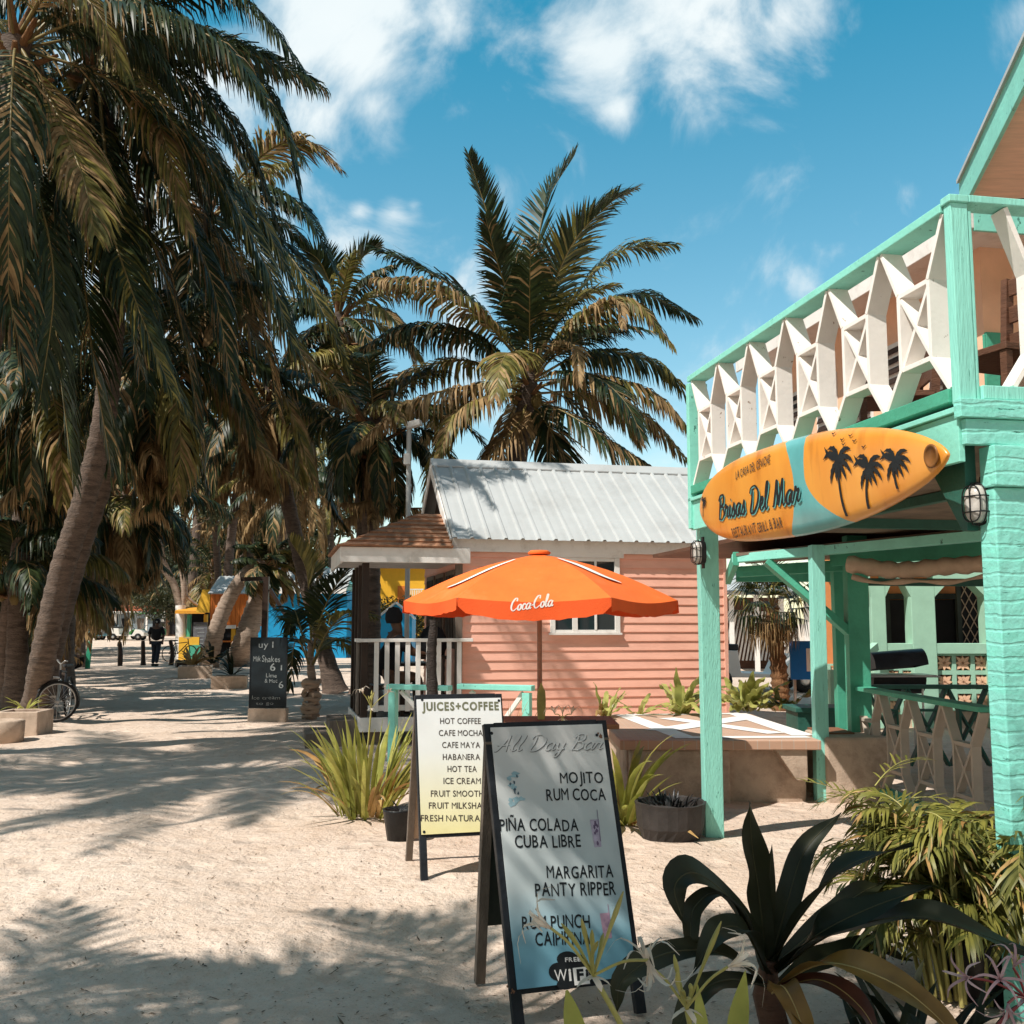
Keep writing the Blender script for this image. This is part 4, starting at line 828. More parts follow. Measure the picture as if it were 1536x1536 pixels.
# ------------------------------------------------------------------ dead trunk stub
b = V(at(652, 1080, 11.2)); mb = MB(); pts = catmull([(b.x, 11.2, -.05), (b.x - .02, 11.2, .7), (at(647, 985, 11.2).x, 11.2, 1.2), at(651, 930, 11.2)], 26); mb.tube(pts, [.075 - .03 * i / 25 + random.uniform(-.006, .006) for i in range(26)], 9)
tag(mb.build('tree_stump', mat('charred_bark', (.045, .035, .03), .9, .4, 8, 1, 30, stretch=(1, 1, 3), bdist=.03), None, origin=(b.x, 11.2, 0)), 'thin dark dead trunk standing bare at the gap in the mint rail', 'tree stump')
# ------------------------------------------------------------------ orange parasol on the wooden table
UC = V((.235, 8.8, 0)); UT = at(808, 831, 8.8).z; UE = at(808, 899, 8.8).z - .01; UR = 1.17
um = thing('parasol', 'open orange canvas parasol with white stripes and a torn flap', 'umbrella', UC)
angs = [R(-90 + q) for q in (26, 86, 146, 206, 266, 326)]
cor = [UC + V((math.cos(a) * UR, math.sin(a) * UR, UE)) for a in angs]; top = UC + V((0, 0, UT))
mb = MB(); K = 8
for i in range(6):
    a, b2 = cor[i], cor[(i + 1) % 6]; vs = []; idx = {}
    for r_ in range(K + 1):
        for c_ in range(r_ + 1):
            f = r_ / K; g = c_ / r_ if r_ else 0; q = top.lerp(a, f).lerp(top.lerp(b2, f), g) if r_ else top.copy()
            q = q + Z * (.06 * math.sin(PI * f) - .035 * math.sin(PI * g) * f * f); idx[(r_, c_)] = len(vs); vs.append(q)
    fs = [(idx[(r_, c_)], idx[(r_ + 1, c_)], idx[(r_ + 1, c_ + 1)]) for r_ in range(K) for c_ in range(r_ + 1)] + [(idx[(r_, c_)], idx[(r_ + 1, c_ + 1)], idx[(r_, c_ + 1)]) for r_ in range(1, K) for c_ in range(r_)]
    mb.add(vs, fs, True)
can = mb.build('canopy', m_umb, um)
val = MB(); M2 = 18
for i in range(6):
    a, b2 = cor[i], cor[(i + 1) % 6]; vs = []
    for c_ in range(M2 + 1):
        g = c_ / M2; q = a.lerp(b2, g) - Z * (.035 * math.sin(PI * g)); od = (q - UC); od.z = 0; od.normalize()
        dep = .105 + (.035 * math.sin(PI * g) ** .7 if i == 5 else .0) + random.uniform(-.006, .006)
        if i in (0, 4) : dep *= .92
        if i == 0: dep += random.uniform(-.012, .012)
        if i == 5 and (g < .05 or g > .95): dep *= .6
        for k in range(4): vs.append(q + od * (.004 + .010 * math.sin(g * 11 + i) * k / 3) - Z * dep * k / 3)
    val.add(vs, [(4 * c_ + k, 4 * c_ + k + 1, 4 * c_ + k + 5, 4 * c_ + k + 4) for c_ in range(M2) for k in range(3)], True)
valo = val.build('valance', mat('orange_valance', (.80, .105, .02), .8, .07, 4, .3, 90), can)
# brand word on the front flap
a, b2 = cor[5], cor[0]; od = ((a + b2) / 2 - UC); od.z = 0; od.normalize(); xx = (b2 - a).normalized(); FV = Fr(a.lerp(b2, .5) + od * .022 - Z * .02, xx, Z, od)
mb = MB(); FVo = FV.o.z
class FVC:      # lettering follows the hanging cloth of the flap
    def P(s, x, y, c=0):
        g = min(1, max(0, .5 + x / (b2 - a).length)); q = a.lerp(b2, g) - Z * (.035 * math.sin(PI * g)); zz = FVo + y; kk = min(1, max(0, (q.z - zz) / (.105 + .035 * math.sin(PI * g) ** .7)))
        r_ = q + od * (.0062 + .010 * math.sin(g * 11 + 5) * kk + c); return V((r_.x, r_.y, zz))
h0 = FV.hit(765, 917); h1 = FV.hit(829, 909); script_fit(mb, 'Coca-Cola', FVC(), h0, h1, .046, .12, .0, .35)
mb.build('lettering', m_whitecloth, valo)
def stripe(mb, i, pts, w0):
    a, b2 = cor[i], cor[(i + 1) % 6]; nn = (a - top).cross(b2 - top).normalized(); nn = nn if nn.z > 0 else -nn; q = []
    for f, g in pts: q.append(top.lerp(a, f).lerp(top.lerp(b2, f), g) + Z * (.06 * math.sin(PI * f) - .035 * math.sin(PI * g) * f * f + .012))
    q = catmull(q, 12); vs = []
    for k, p in enumerate(q):
        t = (q[min(11, k + 1)] - q[max(0, k - 1)]).normalized(); s = t.cross(nn); w_ = w0 * math.sin(PI * (.08 + .87 * k / 11)) ** .6; vs += [p - s * w_, p + s * w_]
    mb.add(vs, [(2 * k, 2 * k + 1, 2 * k + 3, 2 * k + 2) for k in range(11)])
mb = MB(); stripe(mb, 4, [(.30, .9), (.52, .72), (.74, .52), (.80, .40)], .055); stripe(mb, 0, [(.26, .1), (.45, .28), (.64, .42), (.74, .58)], .055); mb.build('white_stripe', m_whitecloth, can)
mb = MB(); mb.tube([UC + Z * .0, UC + Z * (UT - .02)], .021, 12); mb.build('pole', m_poleWood, um)
mb = MB(); mb.lathe([(.0, UT + .035), (.075, UT + .03), (.10, UT + .012), (.09, UT - .005)], UC, 16); mb.build('cap', m_umb, um)
mb = MB()
for c_ in cor: mb.tube([top - Z * .07, top.lerp(c_, .5) - Z * .0, c_ - Z * .01], .010, 6)
for c_ in cor: mb.tube([UC + Z * (UE - .12), top.lerp(c_, .55) - Z * .01], .008, 6)
mb.build('rib', m_poleWood, um)
tb = thing('wooden_table', 'brown plank table with the parasol pole through it', 'table', UC)
mb = MB(); z_ = at(800, 1077, 8.9).z
for k in range(5): mb.box((.05, 8.42 + k * .152, z_ - .02), (1.62, .146, .04))
mb.build('table_top', m_tablewood, tb, .004)
for x in (-.6, .7):
    for y in (8.5, 8.95): 
        mb = MB(); mb.box((x, y, (z_ - .045) / 2), (.08, .08, z_ - .045)); mb.build('leg', m_tablewood, tb)
mb = MB(); mb.lathe([(0, 0.0), (.24, 0), (.24, .05), (.05, .08), (.03, .2), (.0, .2)], UC, 20); mb.build('pole_base', m_concgrey, um)
# ------------------------------------------------------------------ sandwich boards
m_panel1 = bpy.data.materials.new('menu_panel_blue_fade'); m_panel2 = bpy.data.materials.new('menu_panel_cream_fade')
def fade(m, zc, cols):      # printed vertical colour fade of the panel itself
    t, n, l, p = _links(m); tcn = n.new('ShaderNodeTexCoord'); s = n.new('ShaderNodeSeparateXYZ'); l.new(tcn.outputs['Object'], s.inputs[0]); r_ = n.new('ShaderNodeValToRGB'); mr = n.new('ShaderNodeMapRange'); l.new(s.outputs[2], mr.inputs[0]); mr.inputs[1].default_value = zc[0]; mr.inputs[2].default_value = zc[1]
    l.new(mr.outputs[0], r_.inputs[0]); cr = r_.color_ramp
    for i, (f, c) in enumerate(cols):
        e = cr.elements[i] if i < 2 else cr.elements.new(f); e.position = f; e.color = (*c, 1)
    a = n.new('ShaderNodeTexNoise'); a.inputs['Scale'].default_value = 5; a.inputs['Detail'].default_value = 6; l.new(tcn.outputs['Object'], a.inputs['Vector'])
    x = n.new('ShaderNodeMix'); x.data_type = 'RGBA'; x.blend_type = 'MULTIPLY'; x.inputs[0].default_value = .35; l.new(r_.outputs[0], x.inputs[6]); l.new(a.outputs[1], x.inputs[7]); 
    mr2 = n.new('ShaderNodeMapRange'); l.new(a.outputs[0], mr2.inputs[0]); mr2.inputs[1].default_value = .3; mr2.inputs[2].default_value = .75; mr2.inputs[3].default_value = .8; mr2.inputs[4].default_value = 1.1
    cb = n.new('ShaderNodeCombineColor'); [l.new(mr2.outputs[0], cb.inputs[i]) for i in range(3)]; l.new(cb.outputs[0], x.inputs[7])
    l.new(x.outputs[2], p.inputs['Base Color']); p.inputs['Roughness'].default_value = .38
fade(m_panel1, (.16, 1.1), [(0, (.16, .38, .50)), (.12, (.20, .43, .53)), (.36, (.52, .58, .58)), (1, (.66, .64, .62))])
fade(m_panel2, (.30, 1.1), [(0, (.74, .66, .34)), (.25, (.76, .71, .50)), (.6, (.74, .74, .71)), (1, (.76, .76, .76))])
def aboard(name, label, f0, width, wdir, bdir, splay, H, panel_m, z0, z1, inset, roll=0, wood=m_black, backm=m_oldgreen, backz=.14, lw=.046):
    """hinged A-board: two frames leaning on each other"""
    f0 = V(f0); wd = V(wdir).normalized(); bd = V(bdir).normalized(); bd = (bd - wd * bd.dot(wd)).normalized(); th = thing(name, label, 'sandwich board', f0 + wd * width / 2 + bd * splay / 2)
    yv = (bd * splay / 2 + Z * H); hl = yv.length; yv = (yv.normalized() + wd * roll).normalized(); F = Fr(f0, wd, yv); 
    if F.z.y > 0: F.z = -F.z
    for x in (0, width - lw):
        mb = MB(); mb.fbox(F, x, x + lw, -.01, hl, -.035, -.002) if 0 else mb.hexa([F.P(a, b, c) for c in (-.04, -.004) for a, b in ((x, -.01), (x + lw, -.01), (x + lw, hl), (x, hl))]); mb.build('leg', wood, th, .003)
    mb = MB()
    for b0, b1 in ((hl - .05, hl + .004), (z0 - .02, z0 + .03)): mb.hexa([F.P(a, b, c) for c in (-.038, -.006) for a, b in ((lw + .001, b0), (width - lw - .001, b0), (width - lw - .001, b1), (lw + .001, b1))])
    mb.build('cross_rail', wood, th, .003)
    mb = MB(); mb.hexa([F.P(a, b, c) for c in (-.003, .004) for a, b in ((inset, z0), (width - inset, z0), (width - inset, z1), (inset, z1))]); pn = mb.build('menu_panel', panel_m, th, .001)
    yb = (-bd * splay / 2 + Z * H).normalized(); yb = (yb + wd * roll).normalized(); B = Fr(f0 + bd * splay, wd, yb)
    if B.z.y < 0: B.z = -B.z
    for x in (0, width - lw):
        mb = MB(); mb.hexa([B.P(a, b, c) for c in (-.04, -.004) for a, b in ((x, -.01), (x + lw, -.01), (x + lw, hl - .07), (x, hl - .07))]); mb.build('leg', wood if wood is not m_black else m_greywood, th, .003)
    mb = MB(); mb.hexa([B.P(a, b, c) for c in (-.003, .012) for a, b in ((0.005, backz), (width - .005, backz), (width - .005, hl - .02), (.005, hl - .02))]); mb.build('back_panel', backm, th)
    return th, F, pn
g = R(18)
f0 = G(772, 1541)
ab1, F1, pn1 = aboard('menu_board', 'large leaning cocktail menu board, white fading to blue, nearest the viewer', f0, .580, (math.cos(g), math.sin(g), 0), (-math.sin(g), math.cos(g), 0), .60, 1.165, m_panel1, .135, 1.185, .026, roll=-.035, backz=.25)
H = F1.hit; TX = MB()
text_fit(TX, 'MOJITO', F1, H(850, 1170), H(914, 1167), .050, .012, .006, .5); text_fit(TX, 'RUM COCA', F1, H(829, 1197), H(917, 1193), .052, .012, .006, .5)
text_fit(TX, 'PIÑA COLADA', F1, H(758, 1245), H(875, 1241), .052, .012, .006, .5); text_fit(TX, 'CUBA LIBRE', F1, H(780, 1270), H(878, 1265), .052, .012, .006, .5)
text_fit(TX, 'MARGARITA', F1, H(826, 1314), H(925, 1309), .052, .012, .006, .5); text_fit(TX, 'PANTY RIPPER', F1, H(808, 1342), H(928, 1335), .054, .012, .006, .5)
text_fit(TX, 'RUM PUNCH', F1, H(787, 1392), H(888, 1386), .054, .012, .006, .5); text_fit(TX, 'CAIPIRINA', F1, H(806, 1416), H(888, 1411), .054, .012, .006, .5)
TX.build('lettering', m_ink, pn1)
mb = MB(); script_fit(mb, 'All Day Bar', F1, H(752, 1126), H(912, 1117), .034, .13, .0065, .42); mb.build('script_lettering', mat('pale_script', (.62, .61, .60), .5, .05, 9, 0), pn1)
mb = MB(); script_fit(mb, 'All Day Bar', F1, H(752, 1126), H(912, 1117), .034, .10, .0052, .42, off=(.0035, -.0035)); mb.build('script_shadow', mat('grey_script', (.13, .13, .13), .5, .05, 9, 0), pn1)
def blob(mb, F, c, rx, ry, z, n=20, ph=0, wob=0.0): mb.add([F.P(c[0] + rx * (1 + wob * math.sin(3 * i + ph)) * math.cos(2 * PI * i / n), c[1] + ry * (1 + wob * math.cos(2 * i + ph)) * math.sin(2 * PI * i / n), z) for i in range(n)], [tuple(range(n))])
mb = MB()      # wifi cloud
for (u, v), rx, ry, z in (((857, 1456), .078, .040, .0060), ((838, 1454), .040, .034, .0062), ((868, 1440), .040, .034, .0064), ((852, 1434), .045, .028, .0066), ((880, 1456), .045, .034, .0068), ((850, 1472), .042, .022, .007)): blob(mb, F1, H(u, v), rx, ry, z)
mb.build('wifi_emblem', m_ink, pn1)
mb = MB(); text_fit(mb, 'Wi', F1, H(833, 1469), H(858, 1466), .046, .05, .0085); text_fit(mb, 'FREE', F1, H(849, 1439), H(872, 1437), .017, .03, .0085); mb.build('wifi_lettering', m_whitecloth, pn1)
mb = MB(); text_fit(mb, 'Fi', F1, H(866, 1466), H(884, 1464), .042, .05, .0095); mb.build('wifi_lettering', m_ink, pn1)
mb = MB(); x0, y0 = H(863, 1469); mb.add([F1.P(x0 - .004, y0 - .012, .0090), F1.P(x0 + .064, y0 - .012, .0090), F1.P(x0 + .064, y0 + .054, .0090), F1.P(x0 - .004, y0 + .054, .0090)], [(0, 1, 2, 3)]); mb.build('wifi_tile', m_whitecloth, pn1)
def glassdraw(u, v, w_, h, m1, m2, z=.0055):
    x, y = H(u, v); mb = MB(); mb.add([F1.P(x - w_ * .4, y, z), F1.P(x + w_ * .4, y, z), F1.P(x + w_ * .5, y + h, z), F1.P(x - w_ * .5, y + h, z)], [(0, 1, 2, 3)]); mb.build('drink_picture', m1, pn1)
    mb = MB()
    for k in range(7): blob(mb, F1, (x + random.uniform(-.3, .3) * w_, y + random.uniform(.1, .9) * h), w_ * random.uniform(.08, .18), h * random.uniform(.05, .1), z + .0004 + k * 5e-5, 8, k, .2)
    mb.add([F1.P(x + w_ * .34, y + h * .2, z + .001), F1.P(x + w_ * .40, y + h * .2, z + .001), F1.P(x + w_ * .46, y + h * 1.35, z + .001), F1.P(x + w_ * .40, y + h * 1.35, z + .001)], [(0, 1, 2, 3)]); mb.build('drink_picture', m2, pn1)
glassdraw(903, 1264, .042, .115, mat('faded_lilac_print', (.46, .38, .48), .4, .25, 40, 0), mat('dark_lilac_print', (.14, .09, .16), .4, .3, 30, 0)); glassdraw(914, 1401, .045, .10, mat('faded_pink_print', (.44, .28, .36), .4, .1, 30, 0), mat('pink_print', (.38, .24, .33), .4, .1, 30, 0))
mb = MB(); x, y = H(782, 1205)
for k in range(12): blob(mb, F1, (x + random.uniform(-.045, .045) * (1 if k < 6 else .5), y + (random.uniform(0, .035) if k < 6 else random.uniform(.03, .13))), random.uniform(.008, .02), random.uniform(.006, .012), .0055 + k * 6e-5, 9, k, .3)
mb.build('drink_picture', mat('faded_blue_print', (.30, .45, .50), .4, .2, 40, 0), pn1)
mb = MB()
for k in range(7): blob(mb, F1, (x + random.uniform(-.015, .025), y + random.uniform(.04, .12)), .004, .007, .0066 + k * 5e-5, 8, k, .4)
mb.build('drink_picture', mat('dark_blue_print', (.06, .10, .13), .4, .2, 40, 0), pn1)
mb = MB(); 
for u, v in ((750, 1099), (906, 1096), (766, 1486)): blob(mb, F1, H(u, v), .007, .007, .0075, 10)
mb.build('screw', m_ink, pn1)
mb = MB(); rs = mat('rust_stain', (.22, .10, .055), .7, .3, 40, 0)
for k in range(9): u, v = random.choice(((750, 1100), (766, 1484), (908, 1098), (770, 1490))); blob(mb, F1, H(u + random.uniform(-5, 5), v + random.uniform(-6, 8)), random.uniform(.002, .006), random.uniform(.003, .011), .0052 + k * 4e-5, 9, k, .4)
mb.build('rust_stain', rs, pn1)
g = R(15); f0 = G(632, 1326)
ab2, F2, pn2 = aboard('menu_board', 'smaller coffee and juice menu board, white fading to cream, farther from the viewer', f0, .595, (math.cos(g), math.sin(g), 0), (-math.sin(g), math.cos(g), 0), .64, 1.13, m_panel2, .29, 1.145, .012, roll=.0, backm=m_canvas, backz=.16, lw=.045)
H = F2.hit; TX = MB()
for s, a, b in (('HOT COFFEE', (660, 1086), (721, 1086)), ('CAFE MOCHA', (658, 1104), (724, 1104)), ('CAFE MAYA', (663, 1122), (720, 1122)), ('HABANERA', (664, 1140), (720, 1140)), ('HOT TEA', (671, 1158), (715, 1158)), ('ICE CREAM', (665, 1176), (721, 1176)), ('FRUIT SMOOTHIES', (646, 1195), (738, 1195)), ('FRUIT MILKSHAKES', (643, 1213), (742, 1213)), ('FRESH NATURAL', (631, 1232), (726, 1232))): text_fit(TX, s, F2, H(*a), H(*b), .040, .012, .0055)
TX.build('lettering', m_inkbrown, pn2); TX = MB(); text_fit(TX, 'JUICES+COFFEE', F2, H(633, 1066), H(748, 1065), .056, .04, .0055); TX.build('heading', m_khaki, pn2)
mb = MB()
for u, v in ((633, 1050), (748, 1051), (636, 1248)): blob(mb, F2, H(u, v), .009, .009, .006, 10)
mb.build('screw', m_ink, pn2)
# ------------------------------------------------------------------ chalkboard on its concrete foot
b = G(400, 1084); FCb = Fr((b.x - .30, b.y, 0), (1, .04, 0), Z, (.04, -1, 0)); cb_ = thing('chalkboard_sign', 'tall black chalk menu board standing on a concrete block', 'sign', (b.x, b.y, 0))
ztop = at(400, 956, b.y).z
mb = MB(); mb.box((b.x, b.y + .09, .1), (.62, .22, .26)); mb.build('concrete_foot', m_concrete, cb_, .012)
mb = MB(); mb.hexa([FCb.P(x, y, z) for z in (-.05, -.005) for x, y in ((0, .235), (.60, .235), (.60, ztop), (0, ztop))]); brd = mb.build('board', m_chalk, cb_, .003)
H = FCb.hit; mb = MB(); 
def chalk(txt, u0, u1, v, h, bold=.006): text_fit(mb, txt, FCb, H(u0, v), H(u1, v), h, bold, .0005, 1)
chalk('uy 1', 388, 410, 972, .10); chalk('Milk', 380, 391, 992, .09); chalk('Shakes', 393, 420, 993, .10); chalk('Lime', 399, 415, 1016, .07); chalk('& Moc', 397, 416, 1024, .07); chalk('6', 405, 413, 1006, .13, .012); chalk('6', 418, 425, 1032, .12); chalk('1', 421, 423, 1005, .10); chalk('Ice cream', 378, 420, 1049, .06, -.004); chalk('to go', 384, 410, 1057, .05, -.004)
mb.build('chalk_writing', m_chalkw, brd)
mb = MB(); 
for x in (.0, .585): mb.hexa([FCb.P(x + a, y, z) for z in (-.054, .002) for a, y in ((0, .236), (.015, .236), (.015, ztop + .002), (0, ztop + .002))])
mb.build('frame', m_black, cb_)
# ------------------------------------------------------------------ brick-topped platform
pl = thing('brick_platform', 'low concrete platform with brick paved top and crossed white bands', 'platform', (1.6, 10.3, 0))
zt = .545; c1 = at(1232, 1108, 9.35); y0 = 9.35; xL = at(930, 1108, 9.35).x; xR = c1.x
m_brick = bpy.data.materials.new('brick_paving'); t, n, l, p = _links(m_brick); tcn = n.new('ShaderNodeTexCoord'); br = n.new('ShaderNodeTexBrick'); l.new(tcn.outputs['Object'], br.inputs[0]); br.inputs['Scale'].default_value = 4.6; br.inputs['Color1'].default_value = (.52, .31, .21, 1); br.inputs['Color2'].default_value = (.44, .27, .19, 1); br.inputs['Mortar'].default_value = (.45, .36, .29, 1); br.inputs['Mortar Size'].default_value = .018; nn_ = n.new('ShaderNodeTexNoise'); nn_.inputs['Scale'].default_value = 9; l.new(tcn.outputs['Object'], nn_.inputs['Vector']); x = n.new('ShaderNodeMix'); x.data_type = 'RGBA'; x.blend_type = 'OVERLAY'; x.inputs[0].default_value = .5; l.new(br.outputs[0], x.inputs[6]); l.new(nn_.outputs[1], x.inputs[7]); l.new(br.outputs[0], p.inputs['Base Color']); p.inputs['Roughness'].default_value = .85
mb = MB(); mb.box(((xL + xR) / 2, y0 + 1.35, zt - .03), (xR - xL, 2.7, .085)); mb.build('brick_top', m_brick, pl, .008)
mb = MB(); mb.box(((xL + xR) / 2, y0 + 1.48, .2), (xR - xL - .16, 2.5, .54)); mb.box((xL + .55, y0 + .3, .2), (.9, .42, .53)); mb.build('base', m_concrete, pl, .02)
mb = MB(); mb.hexa([V((xR - .22, y0 + .03, .2)), V((xR - .12, y0 + .03, .2)), V((xR - .12, y0 + .22, .2)), V((xR - .22, y0 + .22, .2)), V((xR - .42, y0 + .03, .499)), V((xR - .12, y0 + .03, .499)), V((xR - .12, y0 + .22, .499)), V((xR - .42, y0 + .22, .499))]); mb.build('bracket', m_concrete, pl, .008)
mb = MB(); Zt = zt + .0165
def band(u0, v0, u1, v1, w_):
    a = G(u0, v0, Zt); b = G(u1, v1, Zt); d = (b - a).normalized(); s = V((-d.y, d.x, 0)) * w_ / 2; k = len(mb.v) * 1e-4; mb.add([a - s + Z * k, b - s + Z * k, b + s + Z * k, a + s + Z * k], [(0, 1, 2, 3)])
band(936, 1072, 1030, 1107, .20); band(1030, 1106, 1212, 1105, .16); band(1205, 1103, 1105, 1070, .22); band(940, 1072, 1110, 1070, .16); band(985, 1096, 1120, 1076, .28); band(1000, 1077, 1165, 1100, .22); mb.build('white_bands', m_whitecloth, pl)  # flat white bands laid crosswise on the brick top
blk = thing('concrete_planter', 'plain concrete planter block right of the thin mint post', 'planter', at(1295, 1150, 9.7))
xa = at(1241, 1190, 9.5).x; xb2 = at(1340, 1190, 9.5).x
mb = MB(); mb.box(((xa + xb2) / 2, 9.85, .26), (xb2 - xa, .7, .62)); mb.build('wall', m_concrete, blk, .025); mb = MB(); mb.box(((xa + xb2) / 2 - .1, 10.0, .575), (xb2 - xa - .3, .5, .02)); mb.build('soil', m_tablewood, blk)
bx = at(1225, 1060, 11.6); mb = MB(); mb.box((bx.x, 11.6, .32), (.56, .5, .64)); mb.box((bx.x, 11.6, .66), (.62, .56, .05))
tag(mb.build('planter_box', m_greend, None, .006, origin=(bx.x, 11.6, 0)), 'dark green wooden planter box beside the green posts', 'planter')
# ------------------------------------------------------------------ house with arches behind the restaurant
ah = thing('arched_house', 'mint and orange house with arched porch and patterned breeze block wall', 'house', (8.5, 18, 0))
YA = 16.0
def X(u, Y): return at(u, 935, Y).x
def ZZ(v, Y): return at(768, v, Y).z
xw0, xw1 = X(1297, YA), X(1560, YA); zs_ = ZZ(967, YA); zt_ = ZZ(872, YA); ztop_ = 2.75
m_mintpale = mat('pale_mint_render', (.33, .55, .42), .7, .08, 4, .2, 40)
mb = MB()
for a, b in ((1306, 1328), (1366, 1402), (1478, 1500)):
    mb.box(((X(a, YA) + X(b, YA)) / 2, YA + .1, (zt_ + 0) / 2), (X(b, YA) - X(a, YA), .3, zt_))
mb.build('porch_column', m_mintpale, ah, .01)
mb = MB()     # spandrels with clipped corners
for a, b in ((1297, 1306), (1328, 1366), (1402, 1478)):
    xa_, xb_ = X(a, YA), X(b, YA); w_ = xb_ - xa_; k = min(.30, w_ * .3); zz = zt_
    FrA = Fr((xa_, YA - .05, 0), (1, 0, 0), Z, (0, -1, 0)); mb.prism([(0, zz - .24), (0, zz + .25), (w_, zz + .25), (w_, zz - .24), (w_ - k * .9, zz - .02), (w_ - k * 1.1, zz), (k * 1.1, zz), (k * .9, zz - .02)], FrA, 0, -.28)
mb.build('arch', m_mintpale, ah)
mb = MB(); mb.box(((xw0 + xw1) / 2, YA + .1, zt_ + .5), (xw1 - xw0, .32, .49)); mb.build('lintel', m_mintpale, ah)
mb = MB(); mb.box(((X(1328, YA) + X(1366, YA)) / 2, YA + .06, zs_ - .06), (X(1366, YA) - X(1328, YA), .2, .16)); mb.box(((X(1402, YA) + X(1500, YA)) / 2, YA + .06, zs_ - .06), (X(1500, YA) - X(1402, YA), .2, .16)); mb.build('sill', m_mintpale, ah, .006)
mb = MB(); mb.box(((xw0 + xw1) / 2, 18.2, 1.7), (xw1 - xw0 + .3, .2, 3.4)); mb.build('back_wall', m_orange, ah)
mb = MB(); mb.box(((xw0 + xw1) / 2, 17.1, zt_ + .28), (xw1 - xw0, 2.4, .05)); mb.build('porch_ceiling', m_mintpale, ah)
mb = MB(); mb.box(((xw0 + xw1) / 2, 17.1, .2), (xw1 - xw0, 2.0, .42)); mb.build('porch_floor', m_concrete, ah)
for a, b in ((1336, 1372), (1396, 1436)):
    xa_, xb_ = X(a, 18), X(b, 18); mb = MB(); mb.box(((xa_ + xb_) / 2, 18.07, 1.2), (xb_ - xa_, .05, 1.62)); d = mb.build('door', m_dark, ah); mb = MB()
    for xx in (xa_ - .04, xb_ + .04): mb.box((xx, 18.06, 1.22), (.10, .08, 1.70))
    mb.box(((xa_ + xb_) / 2, 18.055, 2.07), (xb_ - xa_ + .18, .08, .1)); mb.build('door_frame', m_oldgreen, d)
xa_, xb_ = X(1438, 17.6), X(1470, 17.6); mb = MB(); mb.box(((xa_ + xb_) / 2, 17.6, 1.5), (xb_ - xa_, .03, 2.0)); dd = mb.build('screen_door', m_dark, ah); mb = MB()
for k in range(-8, 9):
    for sg in (-1, 1):
        x0 = (xa_ + xb_) / 2 + k * .14; pts = [(x0 + sg * f, 1.5 + f * 1.9) for f in np.linspace(-.5, .5, 40)]; pts = [q for q in pts if xa_ + .03 < q[0] < xb_ - .03 and .55 < q[1] < 2.45]
        if len(pts) > 1: mb.beam((pts[0][0], 17.575 - (.004 if sg > 0 else 0), pts[0][1]), (pts[-1][0], 17.575 - (.004 if sg > 0 else 0), pts[-1][1]), .016, .006, up=(0, 1, 0))
mb.build('screen_lattice', m_canvas, dd); mb = MB()
for xx in (xa_, xb_): mb.box((xx, 17.57, 1.5), (.07, .05, 2.05))
mb.box(((xa_ + xb_) / 2, 17.57, 2.55), (xb_ - xa_, .05, .08)); mb.build('screen_frame', m_oldgreen, dd)
# breeze blocks: open flower pattern
mb = MB(); pk = MB()
def block(x, z, s, Y):
    F = Fr((x, Y, z), (1, 0, 0), Z, (0, -1, 0)); h = s / 2; f = .11 * s
    for a, b, c, d in ((-h, h, h - f, h), (-h, h, -h, -h + f), (-h, -h + f, -h + f, h - f), (h - f, h, -h + f, h - f)): mb.hexa([F.P(p, q, r_) for r_ in (-.1, .0) for p, q in ((a, c), (b, c), (b, d), (a, d))])
    for k in range(8):
        g = k * PI / 4; r1 = (h - f) * (1.0 if k % 2 == 0 else 1.3); ox = .02; d = V((math.cos(g), math.sin(g))); n2 = V((-d.y, d.x)); m_ = d * r1 * .55
        pk.hexa([F.P(p.x, p.y, r_) for r_ in (-.085 + k * .001, -.012 - k * .0015) for p in (d * .01, m_ - n2 * .030 * s / .3, d * r1, m_ + n2 * .030 * s / .3)])
sb = X(1430, YA) - X(1402, YA)
for i in range(4):
    for j in range(3): block(X(1402, YA) + sb * (i + .5), zs_ - .14 - sb * (j + .5), sb, YA + .04)
sb2 = sb * .8
for i in range(2):
    for j in range(4): block(X(1328, YA) + sb2 * (i + .5), zs_ - .14 - sb2 * (j + .5), sb2, YA + .06)
for i in range(4):
    for j in range(3): block(X(1243, YA) + sb2 * (i + .5), zs_ - .3 - sb2 * (j + .5), sb2, YA + .06)
mb.build('breeze_block', m_mintpale, ah); pk.build('breeze_pattern', m_peach, ah)
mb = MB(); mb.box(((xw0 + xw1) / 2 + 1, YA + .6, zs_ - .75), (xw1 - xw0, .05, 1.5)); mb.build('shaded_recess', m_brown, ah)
mb = MB(); mb.beam((X(1305, YA), YA - .2, zs_ - .02), (X(1243, 14.6), 14.6, .75), .10, .12); mb.beam((X(1305, YA), YA - .2, zs_ - .62), (X(1243, 14.6), 14.6, .2), .10, .10); mb.beam((X(1247, 14.6), 14.6, 0), (X(1247, 14.6), 14.6, .95), .12, .12); mb.build('stair_rail', m_mintpale, ah, .006)
